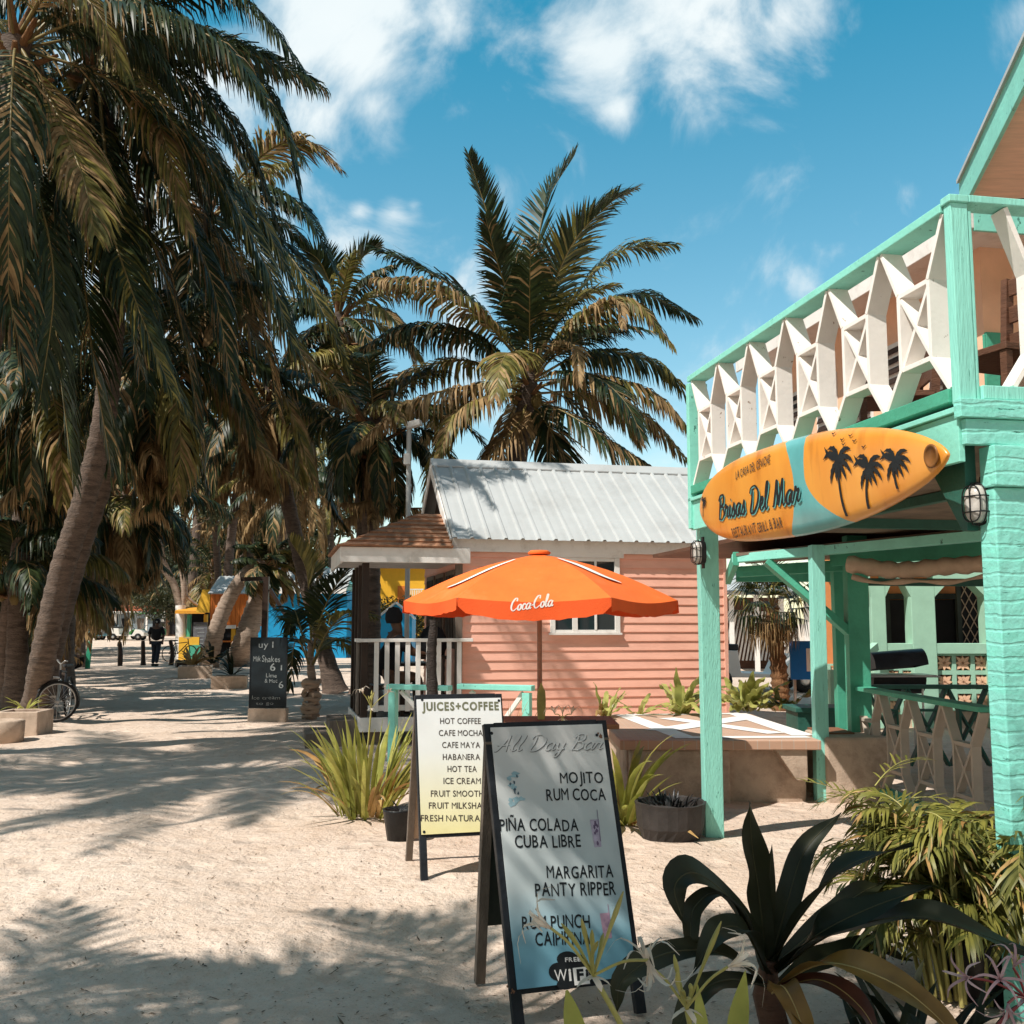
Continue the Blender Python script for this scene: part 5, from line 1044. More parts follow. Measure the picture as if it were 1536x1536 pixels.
# ------------------------------------------------------------------ barrel grill
gx = at(1340, 1000, 13.2); gl = thing('barrel_grill', 'black half barrel barbecue grill on a metal stand', 'grill', (gx.x, 13.2, 0)); gzr = gx.z - .12
def barrel(mb, c, r, L_, a0, a1, tilt=0):
    n = 14; vs = []; f = []
    for xx in (-L_ / 2, L_ / 2):
        for i in range(n + 1): g = a0 + (a1 - a0) * i / n; vs.append(V(c) + V((xx, math.cos(g) * r, math.sin(g) * r + tilt * (xx / L_))))
    mb.add(vs, [(i, i + 1, n + 2 + i, n + 1 + i) for i in range(n)], True); mb.add(vs[:n + 1], [tuple(range(n + 1))]); mb.add(vs[n + 1:], [tuple(range(n + 1))[::-1]])
mb = MB(); barrel(mb, (gx.x, 13.2, gzr + .0), .22, .66, PI, 2 * PI); mb.build('fire_box', m_blackm, gl)
mb = MB(); barrel(mb, (gx.x, 13.12, gzr + .10), .23, .66, -.1, PI * .95, .05); mb.build('lid', mat('grill_lid', (.03, .035, .045), .3, .3, 6, .2), gl)
mb = MB(); mb.box((gx.x, 13.2, gzr + .02), (.9, .5, .015)); mb.build('grate', m_chrome, gl)
mb = MB()
for x in (-.3, .3):
    for y in (-.15, .15): mb.tube([(gx.x + x, 13.2 + y, 0), (gx.x + x, 13.2 + y, gzr)], .014, 6)
mb.tube([(gx.x - .42, 12.93, gzr + .01), (gx.x + .48, 12.93, gzr + .01)], .014, 6); mb.build('stand', m_chrome, gl)
# ------------------------------------------------------------------ golf carts
def wheel(parent, c, r, wdt, ax):
    ax = V(ax).normalized(); M_ = ax.to_track_quat('Z', 'Y').to_matrix(); m1 = MB()
    m1.lathe([(r * .55, -wdt / 2), (r * .9, -wdt / 2), (r, -wdt * .3), (r, wdt * .3), (r * .9, wdt / 2), (r * .55, wdt / 2)], c, 20, m=M_); o = m1.build('wheel', m_rubber, parent)
    m1 = MB(); m1.lathe([(0, -wdt * .36), (r * .2, -wdt * .42), (r * .56, -wdt * .3), (r * .56, wdt * .3), (r * .2, wdt * .42), (0, wdt * .36)], c, 16, m=M_); m1.build('rim', m_chrome, o)
def golf_cart(label, x, y, rot, body=None, s=1.0, z0=0, group='golf carts parked in the street', roofm=None):
    body = body or m_cartwhite; c = thing('golf_cart', label, 'golf cart', (x, y, z0), rot, group); F = FB((x, y, z0), (math.cos(rot), math.sin(rot), 0), (-math.sin(rot), math.cos(rot), 0))
    sec = [(-1.15, .30), (-1.15, .70), (-.95, .80), (-.45, .78), (-.40, .38), (.42, .34), (.62, .72), (1.0, .66), (1.2, .50), (1.2, .28)]
    mb = MB(); a = [F.P(q[0] * s, -.55 * s, q[1] * s) for q in sec]; b = [F.P(q[0] * s, .55 * s, q[1] * s) for q in sec]; n = len(sec)
    mb.add(a + b, [tuple(range(n)), tuple(range(n, 2 * n))[::-1]] + [(i, (i + 1) % n, n + (i + 1) % n, n + i) for i in range(n)]); mb.build('body', body, c, .02)
    mb = MB(); mb.fbox(F, -.95 * s, -.42 * s, -.5 * s, .5 * s, .782 * s, .90 * s); mb.build('seat', m_seat, c, .03); mb = MB(); mb.hexa([F.P(-1.0 * s + dx * s, yy * s, zz * s) for zz, o_ in ((.903, 0), (1.25, -.12)) for dx, yy in ((o_, -.5), (o_ + .1, -.5), (o_ + .1, .5), (o_, .5))]); mb.build('backrest', m_seat, c, .02)
    for xx, yy, tx in ((-1.08, -.5, -1.0), (-1.08, .5, -1.0), (.78, -.5, .55), (.78, .5, .55)):
        mb = MB(); mb.tube([F.P(xx * s, yy * s, .68 * s), F.P(tx * s, yy * s, 1.83 * s)], .02 * s, 6); mb.build('roof_post', m_chrome, c)
    mb = MB(); mb.hexa([F.P(q[0] * s, q[1] * s, zz) for zz in (1.83 * s, 1.89 * s) for q in ((-1.2, -.58), (.75, -.58), (.75, .58), (-1.2, .58))]); mb.build('roof', roofm or body, c, .02)
    mb = MB(); mb.tube([F.P(.52 * s, -.2 * s, .7 * s), F.P(.30 * s, -.2 * s, .98 * s)], .018, 6); mb.lathe([(.14 * s, 0), (.165 * s, .015), (.14 * s, .03)], F.P(.29 * s, -.2 * s, .98 * s), 14); mb.build('steering_wheel', m_blackm, c)
    for yy in (-.33, .33): mb = MB(); mb.lathe([(0, .02), (.07 * s, .015), (.08 * s, 0)], F.P(1.2 * s, yy * s, .50 * s), 12, m=F.a.to_track_quat('Z', 'Y').to_matrix()); mb.build('headlight', m_lampglass, c)
    for xx in (-.8, .82):
        for yy in (-.5, .5): wheel(c, F.P(xx * s, yy * s, .23 * s), .23 * s, .18 * s, F.b)
    return c
golf_cart('white golf cart in the shade behind the fan palm', at(1128, 1010, 24.5).x, 24.5, .12, s=1.25)
golf_cart('distant cream golf cart facing away at the end of the sand street', at(165, 950, 84).x, 84, .5, s=1.15, z0=.28)
golf_cart('distant white golf cart parked broadside at the end of the sand street', at(192, 950, 82).x, 82, .05, s=1.2, z0=.27)
golf_cart('distant green golf cart partly behind the walking person', at(222, 950, 86).x, 86, 2.9, body=mat('green_cart', (.05, .22, .06), .4, .1, 5, 0), s=1.15, z0=.3)
golf_cart('distant pale blue golf cart at the left end of the row', at(144, 950, 83).x, 83, .9, body=mat('pale_blue_cart', (.22, .52, .62), .4, .1, 5, 0), s=1.1, z0=.28)
# ------------------------------------------------------------------ blue sign beyond the thin post
b = at(1208, 990, 19.5); F = Fr((b.x - .28, 19.5, .55), (1, 0, 0), Z, (0, -1, 0)); bs = thing('blue_sign', 'upright blue sign with a white letter beside the fan palm', 'sign', (b.x, 19.5, 0))
mb = MB(); mb.hexa([F.P(x, y, z) for z in (-.05, 0) for x, y in ((0, 0), (.62, 0), (.62, .72), (0, .72))]); pb = mb.build('board', mat('blue_sign_paint', (.01, .16, .50), .4, .08, 5, 0), bs, .004); mb = MB(); text_fit(mb, 'E', F, (.30, .18), (.56, .18), .40, .05, .004); mb.build('lettering', m_whitecloth, pb)
mb = MB(); [mb.beam((b.x + d, 19.55, 0), (b.x + d, 19.55, .6), .05, .05, up=(0, 1, 0)) for d in (-.2, .25)]; mb.build('leg', m_chrome, bs)
# white roofed shed behind the cart
Ys = 34; sh_ = thing('roofed_shelter', 'open shelter with pale metal roof behind the golf cart', 'shelter', (at(1130, 900, Ys).x, Ys, 0)); xa_, xb_ = at(1075, 0, Ys).x, at(1215, 0, Ys).x
xa_, xb_ = X(1060, Ys), X(1210, Ys); mb = MB(); z0, z1 = ZZ(893, Ys), ZZ(876, Ys); mb.hexa([(xa_, Ys - .5, z0), (xb_, Ys - .5, z0), (xb_, Ys + 3, z1 + .5), (xa_, Ys + 3, z1 + .5), (xa_, Ys - .5, z0 + .12), (xb_, Ys - .5, z0 + .12), (xb_, Ys + 3, z1 + .62), (xa_, Ys + 3, z1 + .62)]); mb.build('roof', m_galv, sh_)
mb = MB(); 
for k in range(5): mb.box((xa_ + (xb_ - xa_) * k / 4, Ys, z0 / 2), (.14, .14, z0))
mb.build('post', m_white2, sh_); mb = MB(); mb.box(((xa_ + xb_) / 2, Ys + 3, z0 / 2), (xb_ - xa_, .1, z0)); mb.build('back_wall', m_brown, sh_)
mb = MB()
for k in range(26): xx = xa_ + (xb_ - xa_) * k / 25; mb.beam((xx, Ys + 2.5, .3), (xx + .35, Ys + 2.5, z0 - .5), .06, .04, up=(0, 1, 0))
mb.build('slat_screen', m_white2, sh_)
# ------------------------------------------------------------------ coloured kiosks down the street
def ridged(mb, a, b, c, d, n, h=.03, th=.04):   # ribbed sheet: lower edge a-b, upper edge d-c
    nn = (b - a).cross(d - a).normalized(); nn = nn if nn.z > 0 else -nn; lo = []; up_ = []
    for i in range(n * 2 + 1): f = i / (n * 2); o = nn * (h if i % 2 else 0); lo.append(a.lerp(b, f) + o); up_.append(d.lerp(c, f) + o)
    m_ = len(lo); mb.add(lo + up_, [(i, i + 1, m_ + i + 1, m_ + i) for i in range(m_ - 1)]); mb.hexa([a - nn * th, b - nn * th, c - nn * th, d - nn * th, a - nn * .005, b - nn * .005, c - nn * .005, d - nn * .005])
Yo = 42; ok = thing('orange_kiosk', 'orange board kiosk with yellow side flap and small metal roof', 'kiosk', (X(342, Yo), Yo + 1, 0)); x0, x1 = X(315, Yo), X(372, Yo); zb, zt2 = ZZ(940, Yo), ZZ(890, Yo)
mb = MB(); k = 9
for i in range(k): xx = x0 + (x1 - x0) * (i + .5) / k; mb.box((xx, Yo + (i % 2) * .012, (zb + zt2) / 2), ((x1 - x0) / k - .012, .05, zt2 - zb))
mb.box(((x0 + x1) / 2, Yo + 1.3, (zb + zt2) / 2), (x1 - x0 - .02, 2.4, zt2 - zb - .02)); mb.build('wall', m_orangewood, ok)
mb = MB(); ridged(mb, V((x0 - .05, Yo - .25, zt2)), V((x1 + .1, Yo - .25, zt2)), V((x1 + .1, Yo + 1.3, zt2 + .75)), V((x0 - .05, Yo + 1.3, zt2 + .75)), 10); mb.build('roof', m_galv, ok)
mb = MB(); mb.box(((x0 + x1) / 2, Yo + .9, zb / 2 - .1), (x1 - x0 - .3, 1.6, zb + .1)); mb.build('lower_wall', m_dark, ok)
for xx in (x0 + .08, x0 + (x1 - x0) * .62, x1 - .08): mb = MB(); mb.box((xx, Yo + .05, zb / 2), (.16, .16, zb - .002)); mb.build('post', m_yellow, ok)
mb = MB(); mb.box(((x0 + x1) / 2 + .2, Yo - .1, ZZ(962, Yo)), (x1 - x0 - .4, .4, .06)); mb.build('counter', m_orangewood, ok); mb = MB(); mb.beam((x0 + .2, Yo - .2, ZZ(941, Yo)), (x0 + 1.1, Yo - .2, ZZ(940, Yo)), .14, .14); mb.build('rolled_blind', m_white2, ok)
mb = MB(); xf = X(302, Yo); mb.hexa([(xf - .25, Yo + .0, zt2 - .78), (x0 - .03, Yo, zt2 - .78), (x0 - .03, Yo + 1.0, zt2 - .78), (xf - .25, Yo + 1, zt2 - .78), (xf, Yo, zt2 + .15), (x0 - .03, Yo, zt2 + .15), (x0 - .03, Yo + 1, zt2 + .15), (xf, Yo + 1.0, zt2 + .15)]); mb.build('side_flap', m_yellow, ok)
Yg = 46; st2 = thing('snack_stall', 'low stall with orange awning, green door post and slate menu', 'stall', (X(292, Yg), Yg, 0)); x0, x1 = X(272, Yg), X(312, Yg); za = ZZ(918, Yg)
mb = MB(); mb.hexa([(x0 - .1, Yg - .6, za - .08), (x1, Yg - .6, za - .08), (x1, Yg + .6, za + .12), (x0 - .1, Yg + .6, za + .12), (x0 - .1, Yg - .6, za + .05), (x1, Yg - .6, za + .05), (x1, Yg + .6, za + .25), (x0 - .1, Yg + .6, za + .25)]); mb.build('awning', mat('orange_awning', (.68, .30, .03), .6, .1, 4, .1), st2)
for xx, m_ in ((x0 + .35, m_green), (x1 - .1, m_yellow), (x0, m_white2)): mb = MB(); mb.box((xx, Yg, za / 2 - .06), (.14, .2, za - .1)); mb.build('post', m_, st2)
mb = MB(); mb.box(((x0 + x1) / 2 + .2, Yg + .9, za / 2), (x1 - x0, .1, za)); mb.build('back_wall', m_dark, st2); mb = MB(); mb.box((X(304, Yg), Yg - .3, ZZ(952, Yg)), (.62, .05, 1.1)); sl_ = mb.build('menu_slate', mat('slate_grey', (.12, .12, .13), .7, .3, 6, 0), st2)
mb = MB()
for k in range(6): mb.box((X(304, Yg) + random.uniform(-.06, .06), Yg - .33, ZZ(952, Yg) + .42 - k * .16), (random.uniform(.3, .5), .006, .035))
mb.build('chalk_lines', m_chalkw, sl_); mb = MB(); mb.box((X(288, Yg), Yg - .1, .5), (.9, .5, 1.0)); mb.build('counter', m_yellow, st2); mb = MB(); mb.box((X(297, Yg), Yg - .37, .35), (.5, .04, .6)); mb.build('door', m_green, st2)
Yb = 48; bh = thing('blue_house', 'bright blue house with ribbed white metal roof', 'house', (X(440, Yb), Yb + 2, 0)); x0, x1 = X(372, Yb), X(520, Yb); ze = ZZ(886, Yb)
mb = MB(); mb.box(((x0 + x1) / 2, Yb + 2, ze / 2), (x1 - x0, 4, ze)); mb.build('wall', m_blue, bh); mb = MB(); ridged(mb, V((x0 - .25, Yb - .3, ze + .02)), V((x1, Yb - .3, ze + .02)), V((x1, Yb + 2, ze + 1.15)), V((x0 - .25, Yb + 2, ze + 1.15)), 26); mb.build('roof', m_galv, bh); mb = MB(); mb.box(((x0 + x1) / 2 - .1, Yb - .31, ze - .03), (x1 - x0 + .2, .04, .22)); mb.build('fascia', m_white2, bh)
Yt = 62; te = thing('teal_house', 'pale turquoise gable showing above the blue house', 'house', (X(470, Yt), Yt, 0)); mb = MB(); mb.box((X(470, Yt), Yt + 1.5, 2.0), (3.8, 3, 4.0)); mb.build('wall', mat('turquoise_wall', (.15, .48, .47), .6, .1, 4, 0), te); z0 = 4.0
mb = MB(); xc = X(470, Yt); mb.add([V((xc - 2.1, Yt - .2, z0)), V((xc + 2.1, Yt - .2, z0)), V((xc, Yt - .2, z0 + 1.3)), V((xc - 2.1, Yt + 3.2, z0)), V((xc + 2.1, Yt + 3.2, z0)), V((xc, Yt + 3.2, z0 + 1.3))], [(0, 1, 2), (3, 5, 4), (0, 2, 5, 3), (2, 1, 4, 5), (0, 3, 4, 1)]); mb.build('roof', mat('turquoise_roof', (.2, .55, .52), .5, .1, 4, 0), te)
Yy = 58; yh = thing('yellow_house', 'yellow two storey house with orange door seen through the porch', 'house', (X(610, Yy), Yy + 2, 0)); mb = MB(); mb.box((X(608, Yy), Yy + 2, 2.4), (2.9, 4, 4.8)); mb.build('wall', mat('yellow_wall', (.80, .42, .03), .6, .06, 4, 0), yh); mb = MB(); mb.box((X(602, Yy), Yy - .02, 3.2), (.45, .05, 1.0)); mb.build('door', m_orangewood, yh); mb = MB()
for k in range(8): mb.box((X(614, Yy) + k * .1, Yy - .3, 3.1), (.04, .03, .75))
mb.box((X(614, Yy) + .35, Yy - .3, 3.5), (.9, .05, .06)); mb.build('balcony_rail', m_white2, yh)
mb = MB(); mb.box((X(608, Yy), Yy + 2, 4.87), (3.4, 4.8, .12)); mb.build('roof', m_galvgrey, yh)
Yh = 40; hb = thing('blue_hut', 'small blue hut with white gable seen behind the porch', 'hut', (X(594, Yh), Yh, 0)); xc = X(594, Yh); mb = MB(); Fh = Fr((xc, Yh, 0), (1, 0, 0), Z, (0, -1, 0)); mb.prism([(-.62, 0), (.62, 0), (.62, 1.85), (0, 2.35), (-.62, 1.85)], Fh, 0, -1.6); mb.build('wall', m_blue, hb); mb = MB(); mb.beam((xc - .75, Yh - .05, 1.78), (xc, Yh - .05, 2.40), .5, .06); mb.beam((xc + .75, Yh - .05, 1.78), (xc + .001, Yh - .05, 2.405), .5, .06); mb.build('roof', m_galv, hb)
# far end of the street
Yf = 102
for lab, u0, u1, vt, col, rc in (('far low building with rust red roof at the end of the street', 176, 246, 903, (.20, .25, .28), (.35, .10, .05)), ('far grey blue building with dark openings left of the rust roofed one', 100, 172, 905, (.12, .14, .16), (.10, .09, .08)), ('far dim brown building behind the white trunk', 248, 320, 895, (.22, .13, .08), (.25, .2, .16))):
    x0, x1 = X(u0, Yf), X(u1, Yf); zt2 = ZZ(vt + 14, Yf); o = thing('far_building', lab, 'building', ((x0 + x1) / 2, Yf + 2, .35)); mb = MB(); mb.box(((x0 + x1) / 2, Yf + 2, zt2 / 2), (x1 - x0 - .05, 4, zt2)); mb.build('wall', mat('far_wall' + lab[4:9].strip().replace(' ', '_'), col, .8, .2, 2, 0), o)
    mb = MB(); mb.hexa([(x0 - .2, Yf - .6, zt2), (x1 + .1, Yf - .6, zt2), (x1 + .1, Yf + 4, zt2 + 1.2), (x0 - .2, Yf + 4, zt2 + 1.2), (x0 - .2, Yf - .6, zt2 + .15), (x1 + .1, Yf - .6, zt2 + .15), (x1 + .1, Yf + 4, zt2 + 1.35), (x0 - .2, Yf + 4, zt2 + 1.35)]); mb.build('roof', mat('far_roof' + lab[4:9].strip().replace(' ', '_'), rc, .7, .2, 2, 0), o)
    for k in range(3): xx = x0 + (x1 - x0) * (k + .5) / 3; mb = MB(); mb.box((xx, Yf - .01, zt2 * .45), (.7, .05, zt2 * .6)); mb.build('opening', m_dark if k != 1 else m_greywood, o)
    mb = MB(); 
    for k in range(4): xx = x0 + (x1 - x0) * k / 3; mb.box((xx, Yf - .5, zt2 / 2), (.16, .16, zt2))
    mb.build('post', m_white2, o)
# white van-like stall goods near the wanderer
# ------------------------------------------------------------------ street posts, person, bicycle, kerb planters
for u, vb, vt, lab in ((180, 999, 963, 'leftmost of the three rough driftwood posts across the street'), (215, 998, 961, 'middle one of the three driftwood posts, left of the walking person'), (256, 998, 960, 'driftwood post just right of the walking person')):
    b = G(u, vb); z1 = at(u, vt, b.y).z; mb = MB(); pts = catmull([(b.x, b.y, -.1), (b.x + random.uniform(-.06, .06), b.y, z1 * .5), (b.x - .05, b.y, z1)], 9); mb.tube(pts, [.10 - .004 * i + random.uniform(-.01, .01) for i in range(9)], 9); tag(mb.build('wooden_post', m_darkbrown, None, origin=(b.x, b.y, 0)), lab, 'post', 'driftwood posts across the street')
b = G(131, 1003); mb = MB(); mb.beam((b.x, b.y, -.1), (b.x + .05, b.y, at(131, 962, b.y).z), .14, .12, up=(0, 1, 0)); tag(mb.build('wooden_post', mat('sea_green_post', (.03, .28, .16), .7, .25, 6, .3), None, .005, origin=(b.x, b.y, 0)), 'square sea green post at the left edge of the street', 'post')
def skin(name, pts, edges, rad, m, parent, sub=2, root=0):
    me = bpy.data.meshes.new(name); inv = WM[parent.name].inverted(); me.from_pydata([inv @ V(p) for p in pts], edges, []); o = bpy.data.objects.new(name, me); COL.objects.link(o); o.parent = parent; me.materials.append(m)
    bm = bmesh.new(); bm.from_mesh(me); lay = bm.verts.layers.skin.verify()
    for v, r_ in zip(bm.verts, rad): v[lay].radius = r_ if hasattr(r_, '__len__') else (r_, r_); v[lay].use_root = (v.index == root)
    bm.to_mesh(me); bm.free(); sk = o.modifiers.new('skin', 'SKIN'); sk.use_smooth_shade = True; s2 = o.modifiers.new('smooth', 'SUBSURF'); s2.levels = sub; s2.render_levels = sub; reg(o, parent, Matrix.Identity(4)); return o
# person walking away down the street
b = G(233, 999); bx_, by_ = b.x, b.y; pe = thing('person', 'person in black shirt and dark trousers walking away down the street', 'person', (bx_, by_, 0)); q = lambda x, y, z: (bx_ + x, by_ + y, z)
skin('body', [q(0, 0, .95), q(0, 0, 1.2), q(0, .01, 1.42), q(0, .02, 1.50), q(0, .03, 1.62), q(0, .03, 1.70), q(-.19, 0, 1.40), q(-.27, .0, 1.13), q(-.27, .10, .90), q(.19, 0, 1.40), q(.27, .02, 1.13), q(.26, -.06, .90), q(-.27, .13, .80), q(.26, -.07, .80)], [(0, 1), (1, 2), (2, 3), (3, 4), (4, 5), (2, 6), (6, 7), (7, 8), (2, 9), (9, 10), (10, 11), (8, 12), (11, 13)], [.11, .11, .12, .055, .085, .075, .06, .042, .034, .06, .042, .034, .04, .04], m_skin, pe)
skin('shirt', [q(0, 0, .93), q(0, 0, 1.2), q(0, 0, 1.40), q(-.21, 0, 1.40), q(-.28, .01, 1.16), q(.21, 0, 1.40), q(.28, .01, 1.16)], [(0, 1), (1, 2), (2, 3), (3, 4), (2, 5), (5, 6)], [(.19, .13), (.18, .13), (.19, .12), .085, .075, .085, .075], m_blackcloth, pe)
skin('trousers', [q(0, 0, .95), q(-.10, 0, .86), q(-.10, .10, .50), q(-.09, -.02, .08), q(.10, 0, .86), q(.09, -.02, .50), q(.08, -.14, .10)], [(0, 1), (1, 2), (2, 3), (0, 4), (4, 5), (5, 6)], [(.17, .12), .105, .08, .068, .105, .08, .068], m_denim, pe)
mb = MB(); mb.box(q(-.09, .04, .04), (.09, .24, .08)); mb.box(q(.08, -.10, .045), (.09, .24, .08)); mb.build('shoe', m_blackcloth, pe, .02)
mb = MB(); mb.lathe([(0, .13), (.06, .12), (.10, .07), (.112, 0), (.10, -.05), (.085, -.07)], q(0, .04, 1.66), 16); mb.build('cap', m_blackcloth, pe); mb = MB(); mb.lathe([(0, .004), (.032, .004), (.036, 0)], q(.02, -.076, 1.66), 12, m=Matrix.Rotation(R(90), 3, 'X')); mb.build('cap_badge', mat('cap_badge_grey', (.3, .3, .28), .6, .1, 9, 0), pe)
# person leaning on the porch rail
pc = FH.P(-.98, .28, ZP); pp = thing('person', 'person in dark clothes sitting bent forward in the shade of the porch', 'person', pc); a_, b_ = FH.a, FH.b; q = lambda x, y, z: tuple(pc + a_ * x + b_ * y + Z * z)
skin('body', [q(0, 0, .50), q(.03, 0, .80), q(.10, 0, 1.05), q(.16, 0, 1.14), q(.10, -.0, 1.28), q(.12, 0, 1.36), q(.12, -.20, 1.02), q(.36, -.22, .84), q(.58, -.12, .80), q(.12, .20, 1.02), q(.36, .2, .84), q(.58, .12, .80), q(.05, -.12, .50), q(.42, -.14, .52), q(.44, -.14, .08), q(.05, .12, .50), q(.42, .14, .52), q(.44, .14, .08), q(.56, -.14, .05), q(.56, .14, .05)], [(0, 1), (1, 2), (2, 3), (3, 4), (4, 5), (2, 6), (6, 7), (7, 8), (2, 9), (9, 10), (10, 11), (0, 12), (12, 13), (13, 14), (0, 15), (15, 16), (16, 17), (14, 18), (17, 19)], [.13, .14, .13, .07, .095, .085, .07, .05, .04, .07, .05, .04, .10, .075, .05, .10, .075, .05, .04, .04], m_skin, pp)
skin('shirt', [q(0, 0, .48), q(.03, 0, .80), q(.10, 0, 1.05), q(.12, -.21, 1.02), q(.30, -.23, .88), q(.12, .21, 1.02), q(.30, .22, .88)], [(0, 1), (1, 2), (2, 3), (3, 4), (2, 5), (5, 6)], [.18, .19, .17, .095, .08, .095, .08], m_blackcloth, pp)
mb = MB(); mb.lathe([(0, .14), (.07, .12), (.115, .05), (.12, -.03), (.10, -.09)], q(.09, 0, 1.33), 16); mb.build('hair', m_blackcloth, pp)
mb = MB(); mb.fbox(FB(pc, a_, b_), -.22, .24, -.22, .22, .36, .42); [mb.fbox(FB(pc, a_, b_), x, x + .05, y, y + .05, 0, .36) for x in (-.2, .17) for y in (-.2, .15)]; tag(mb.build('stool', m_darkbrown, None, origin=pc), 'dark stool under the person on the porch', 'stool')
bg2 = MB(); c_ = Vector = V(q(.62, -.05, .80)); bg2.lathe([(0, 0), (.15, .01), (.19, .10), (.19, .24), (.13, .36), (.05, .41), (0, .42)], c_, 18); tag(bg2.build('bag', m_blackcloth, None, origin=c_), 'round dark bag beside the person behind the porch rail', 'bag'); 
mb = MB(); mb.fbox(FB(pc, a_, b_), .42, .82, -.26, .16, .76, .798); mb.fbox(FB(pc, a_, b_), .58, .66, -.09, -.01, 0, .758); tag(mb.build('side_table', m_darkbrown, None, origin=pc + a_ * .6), 'dark side table under the bag on the porch', 'table')
# bicycle against the palm
bf = G(84, 1084); br_ = G(107, 1072); wr = .335
bd = V((br_.x - bf.x, br_.y - bf.y, 0)).normalized(); br_ = V((bf.x, bf.y, 0)) + bd * 1.06; bf = V((bf.x, bf.y, 0)); bk = thing('bicycle', 'old bicycle with fenders leaning by the ringed palm trunk', 'bicycle', bf.lerp(br_, .5)); sd = V((-bd.y, bd.x, 0)) * -1; lean = -.06
B_ = lambda f, z, s=0: bf + bd * f + Z * z + sd * (s + lean * z * 0)
stv = V((.80, .60, 0)).normalized()
def bwheel(c, dirv):
    ax = dirv.cross(Z).normalized(); M_ = ax.to_track_quat('Z', 'Y').to_matrix(); e1 = dirv; mb = MB(); ring = [c + e1 * (math.cos(2 * PI * i / 36) * (wr - .02)) + Z * (math.sin(2 * PI * i / 36) * (wr - .02)) for i in range(37)]; mb.tube(ring, .021, 8, caps=False); w_ = mb.build('wheel', m_rubber, bk)
    mb = MB(); mb.tube([c + e1 * (math.cos(2 * PI * i / 36) * (wr - .048)) + Z * (math.sin(2 * PI * i / 36) * (wr - .048)) for i in range(37)], .011, 6, caps=False); mb.build('rim', m_chrome, w_); mb = MB()
    for i in range(20): g = 2 * PI * i / 20; mb.tube([c + ax * (.03 if i % 2 else -.03), c + e1 * (math.cos(g) * (wr - .05)) + Z * (math.sin(g) * (wr - .05))], .0028, 4)
    mb.tube([c - ax * .05, c + ax * .05], .022, 8); mb.build('spokes', m_chrome, w_); mb = MB(); vs = []
    for i in range(22):
        g = R(-10 + 195 * i / 21) if dirv is bd else R(-20 + 170 * i / 21); o = e1 * math.cos(g) + Z * math.sin(g)
        for k in (-1, -.5, .5, 1): vs.append(c + o * (wr + .022 - .012 * (abs(k) == 1)) + ax * .032 * k)
    mb.add(vs, [(4 * i + k, 4 * i + k + 1, 4 * i + k + 5, 4 * i + k + 4) for i in range(21) for k in range(3)], True); mb.build('fender', m_blackm, bk)
hd = B_(.22, .72); bwheel(bf + Z * wr, stv); bwheel(br_ + Z * wr, bd)
mb = MB(); bb = B_(.60, .30); sp = B_(.76, .78); hd2 = B_(.20, .82)
for a, b, r_ in ((hd, bb, .018), (hd2, sp, .018), (bb, sp, .017), (bb, br_ + Z * wr, .012), (sp, br_ + Z * wr, .011), (hd2 + Z * .02, hd - Z * .06, .02), (B_(.78, .84), sp, .014)): mb.tube([a, b], r_, 8)
mb.build('frame', mat('bicycle_paint', (.02, .02, .025), .35, .2, 9, 0), bk); mb = MB(); [mb.tube([hd - Z * .04 + stv.cross(Z) * k, bf + Z * wr + stv.cross(Z) * k], .012, 6) for k in (-.05, .05)]; mb.build('fork', m_chrome, bk)
mb = MB(); ax = stv.cross(Z).normalized(); mb.tube(catmull([hd2 + Z * .16 + ax * .30 + bd * .18, hd2 + Z * .17 + ax * .26 + bd * .02, hd2 + Z * .12 + ax * .05, hd2 + Z * .12 - ax * .05, hd2 + Z * .17 - ax * .26 + bd * .02, hd2 + Z * .16 - ax * .30 + bd * .18], 20), .012, 8); mb.tube([hd2, hd2 + Z * .13], .014, 8); mb.build('handlebar', m_chrome, bk)
mb = MB(); F = FB(B_(.80, .86), bd, sd); mb.hexa([F.P(a, b, c) for c in (0, .05) for a, b in ((-.16, -.02), (.10, -.09), (.10, .09), (-.16, .02))]); mb.build('saddle', m_seat, bk, .015); mb = MB(); mb.lathe([(.085, -.004), (.09, 0), (.085, .004)], bb + sd * .05, 18, m=sd.to_track_quat('Z', 'Y').to_matrix()); mb.tube([bb + sd * .06, bb + sd * .07 + bd * .14 - Z * .09], .009, 6); mb.box(bb + sd * .12 + bd * .14 - Z * .09, (.1, .1, .025)); mb.tube([bb - sd * .06, bb - sd * .07 - bd * .14 + Z * .09], .009, 6); mb.box(bb - sd * .12 - bd * .14 + Z * .09, (.1, .1, .025)); mb.build('crank', m_chrome, bk); mb = MB(); mb.tube([hd - Z * .02, hd - stv * .12], .02, 8); mb.lathe([(0, .04), (.04, .03), (.05, 0)], hd - stv * .14 + Z * .03, 12, m=(-stv).to_track_quat('Z', 'Y').to_matrix()); mb.build('lamp', m_chrome, bk)
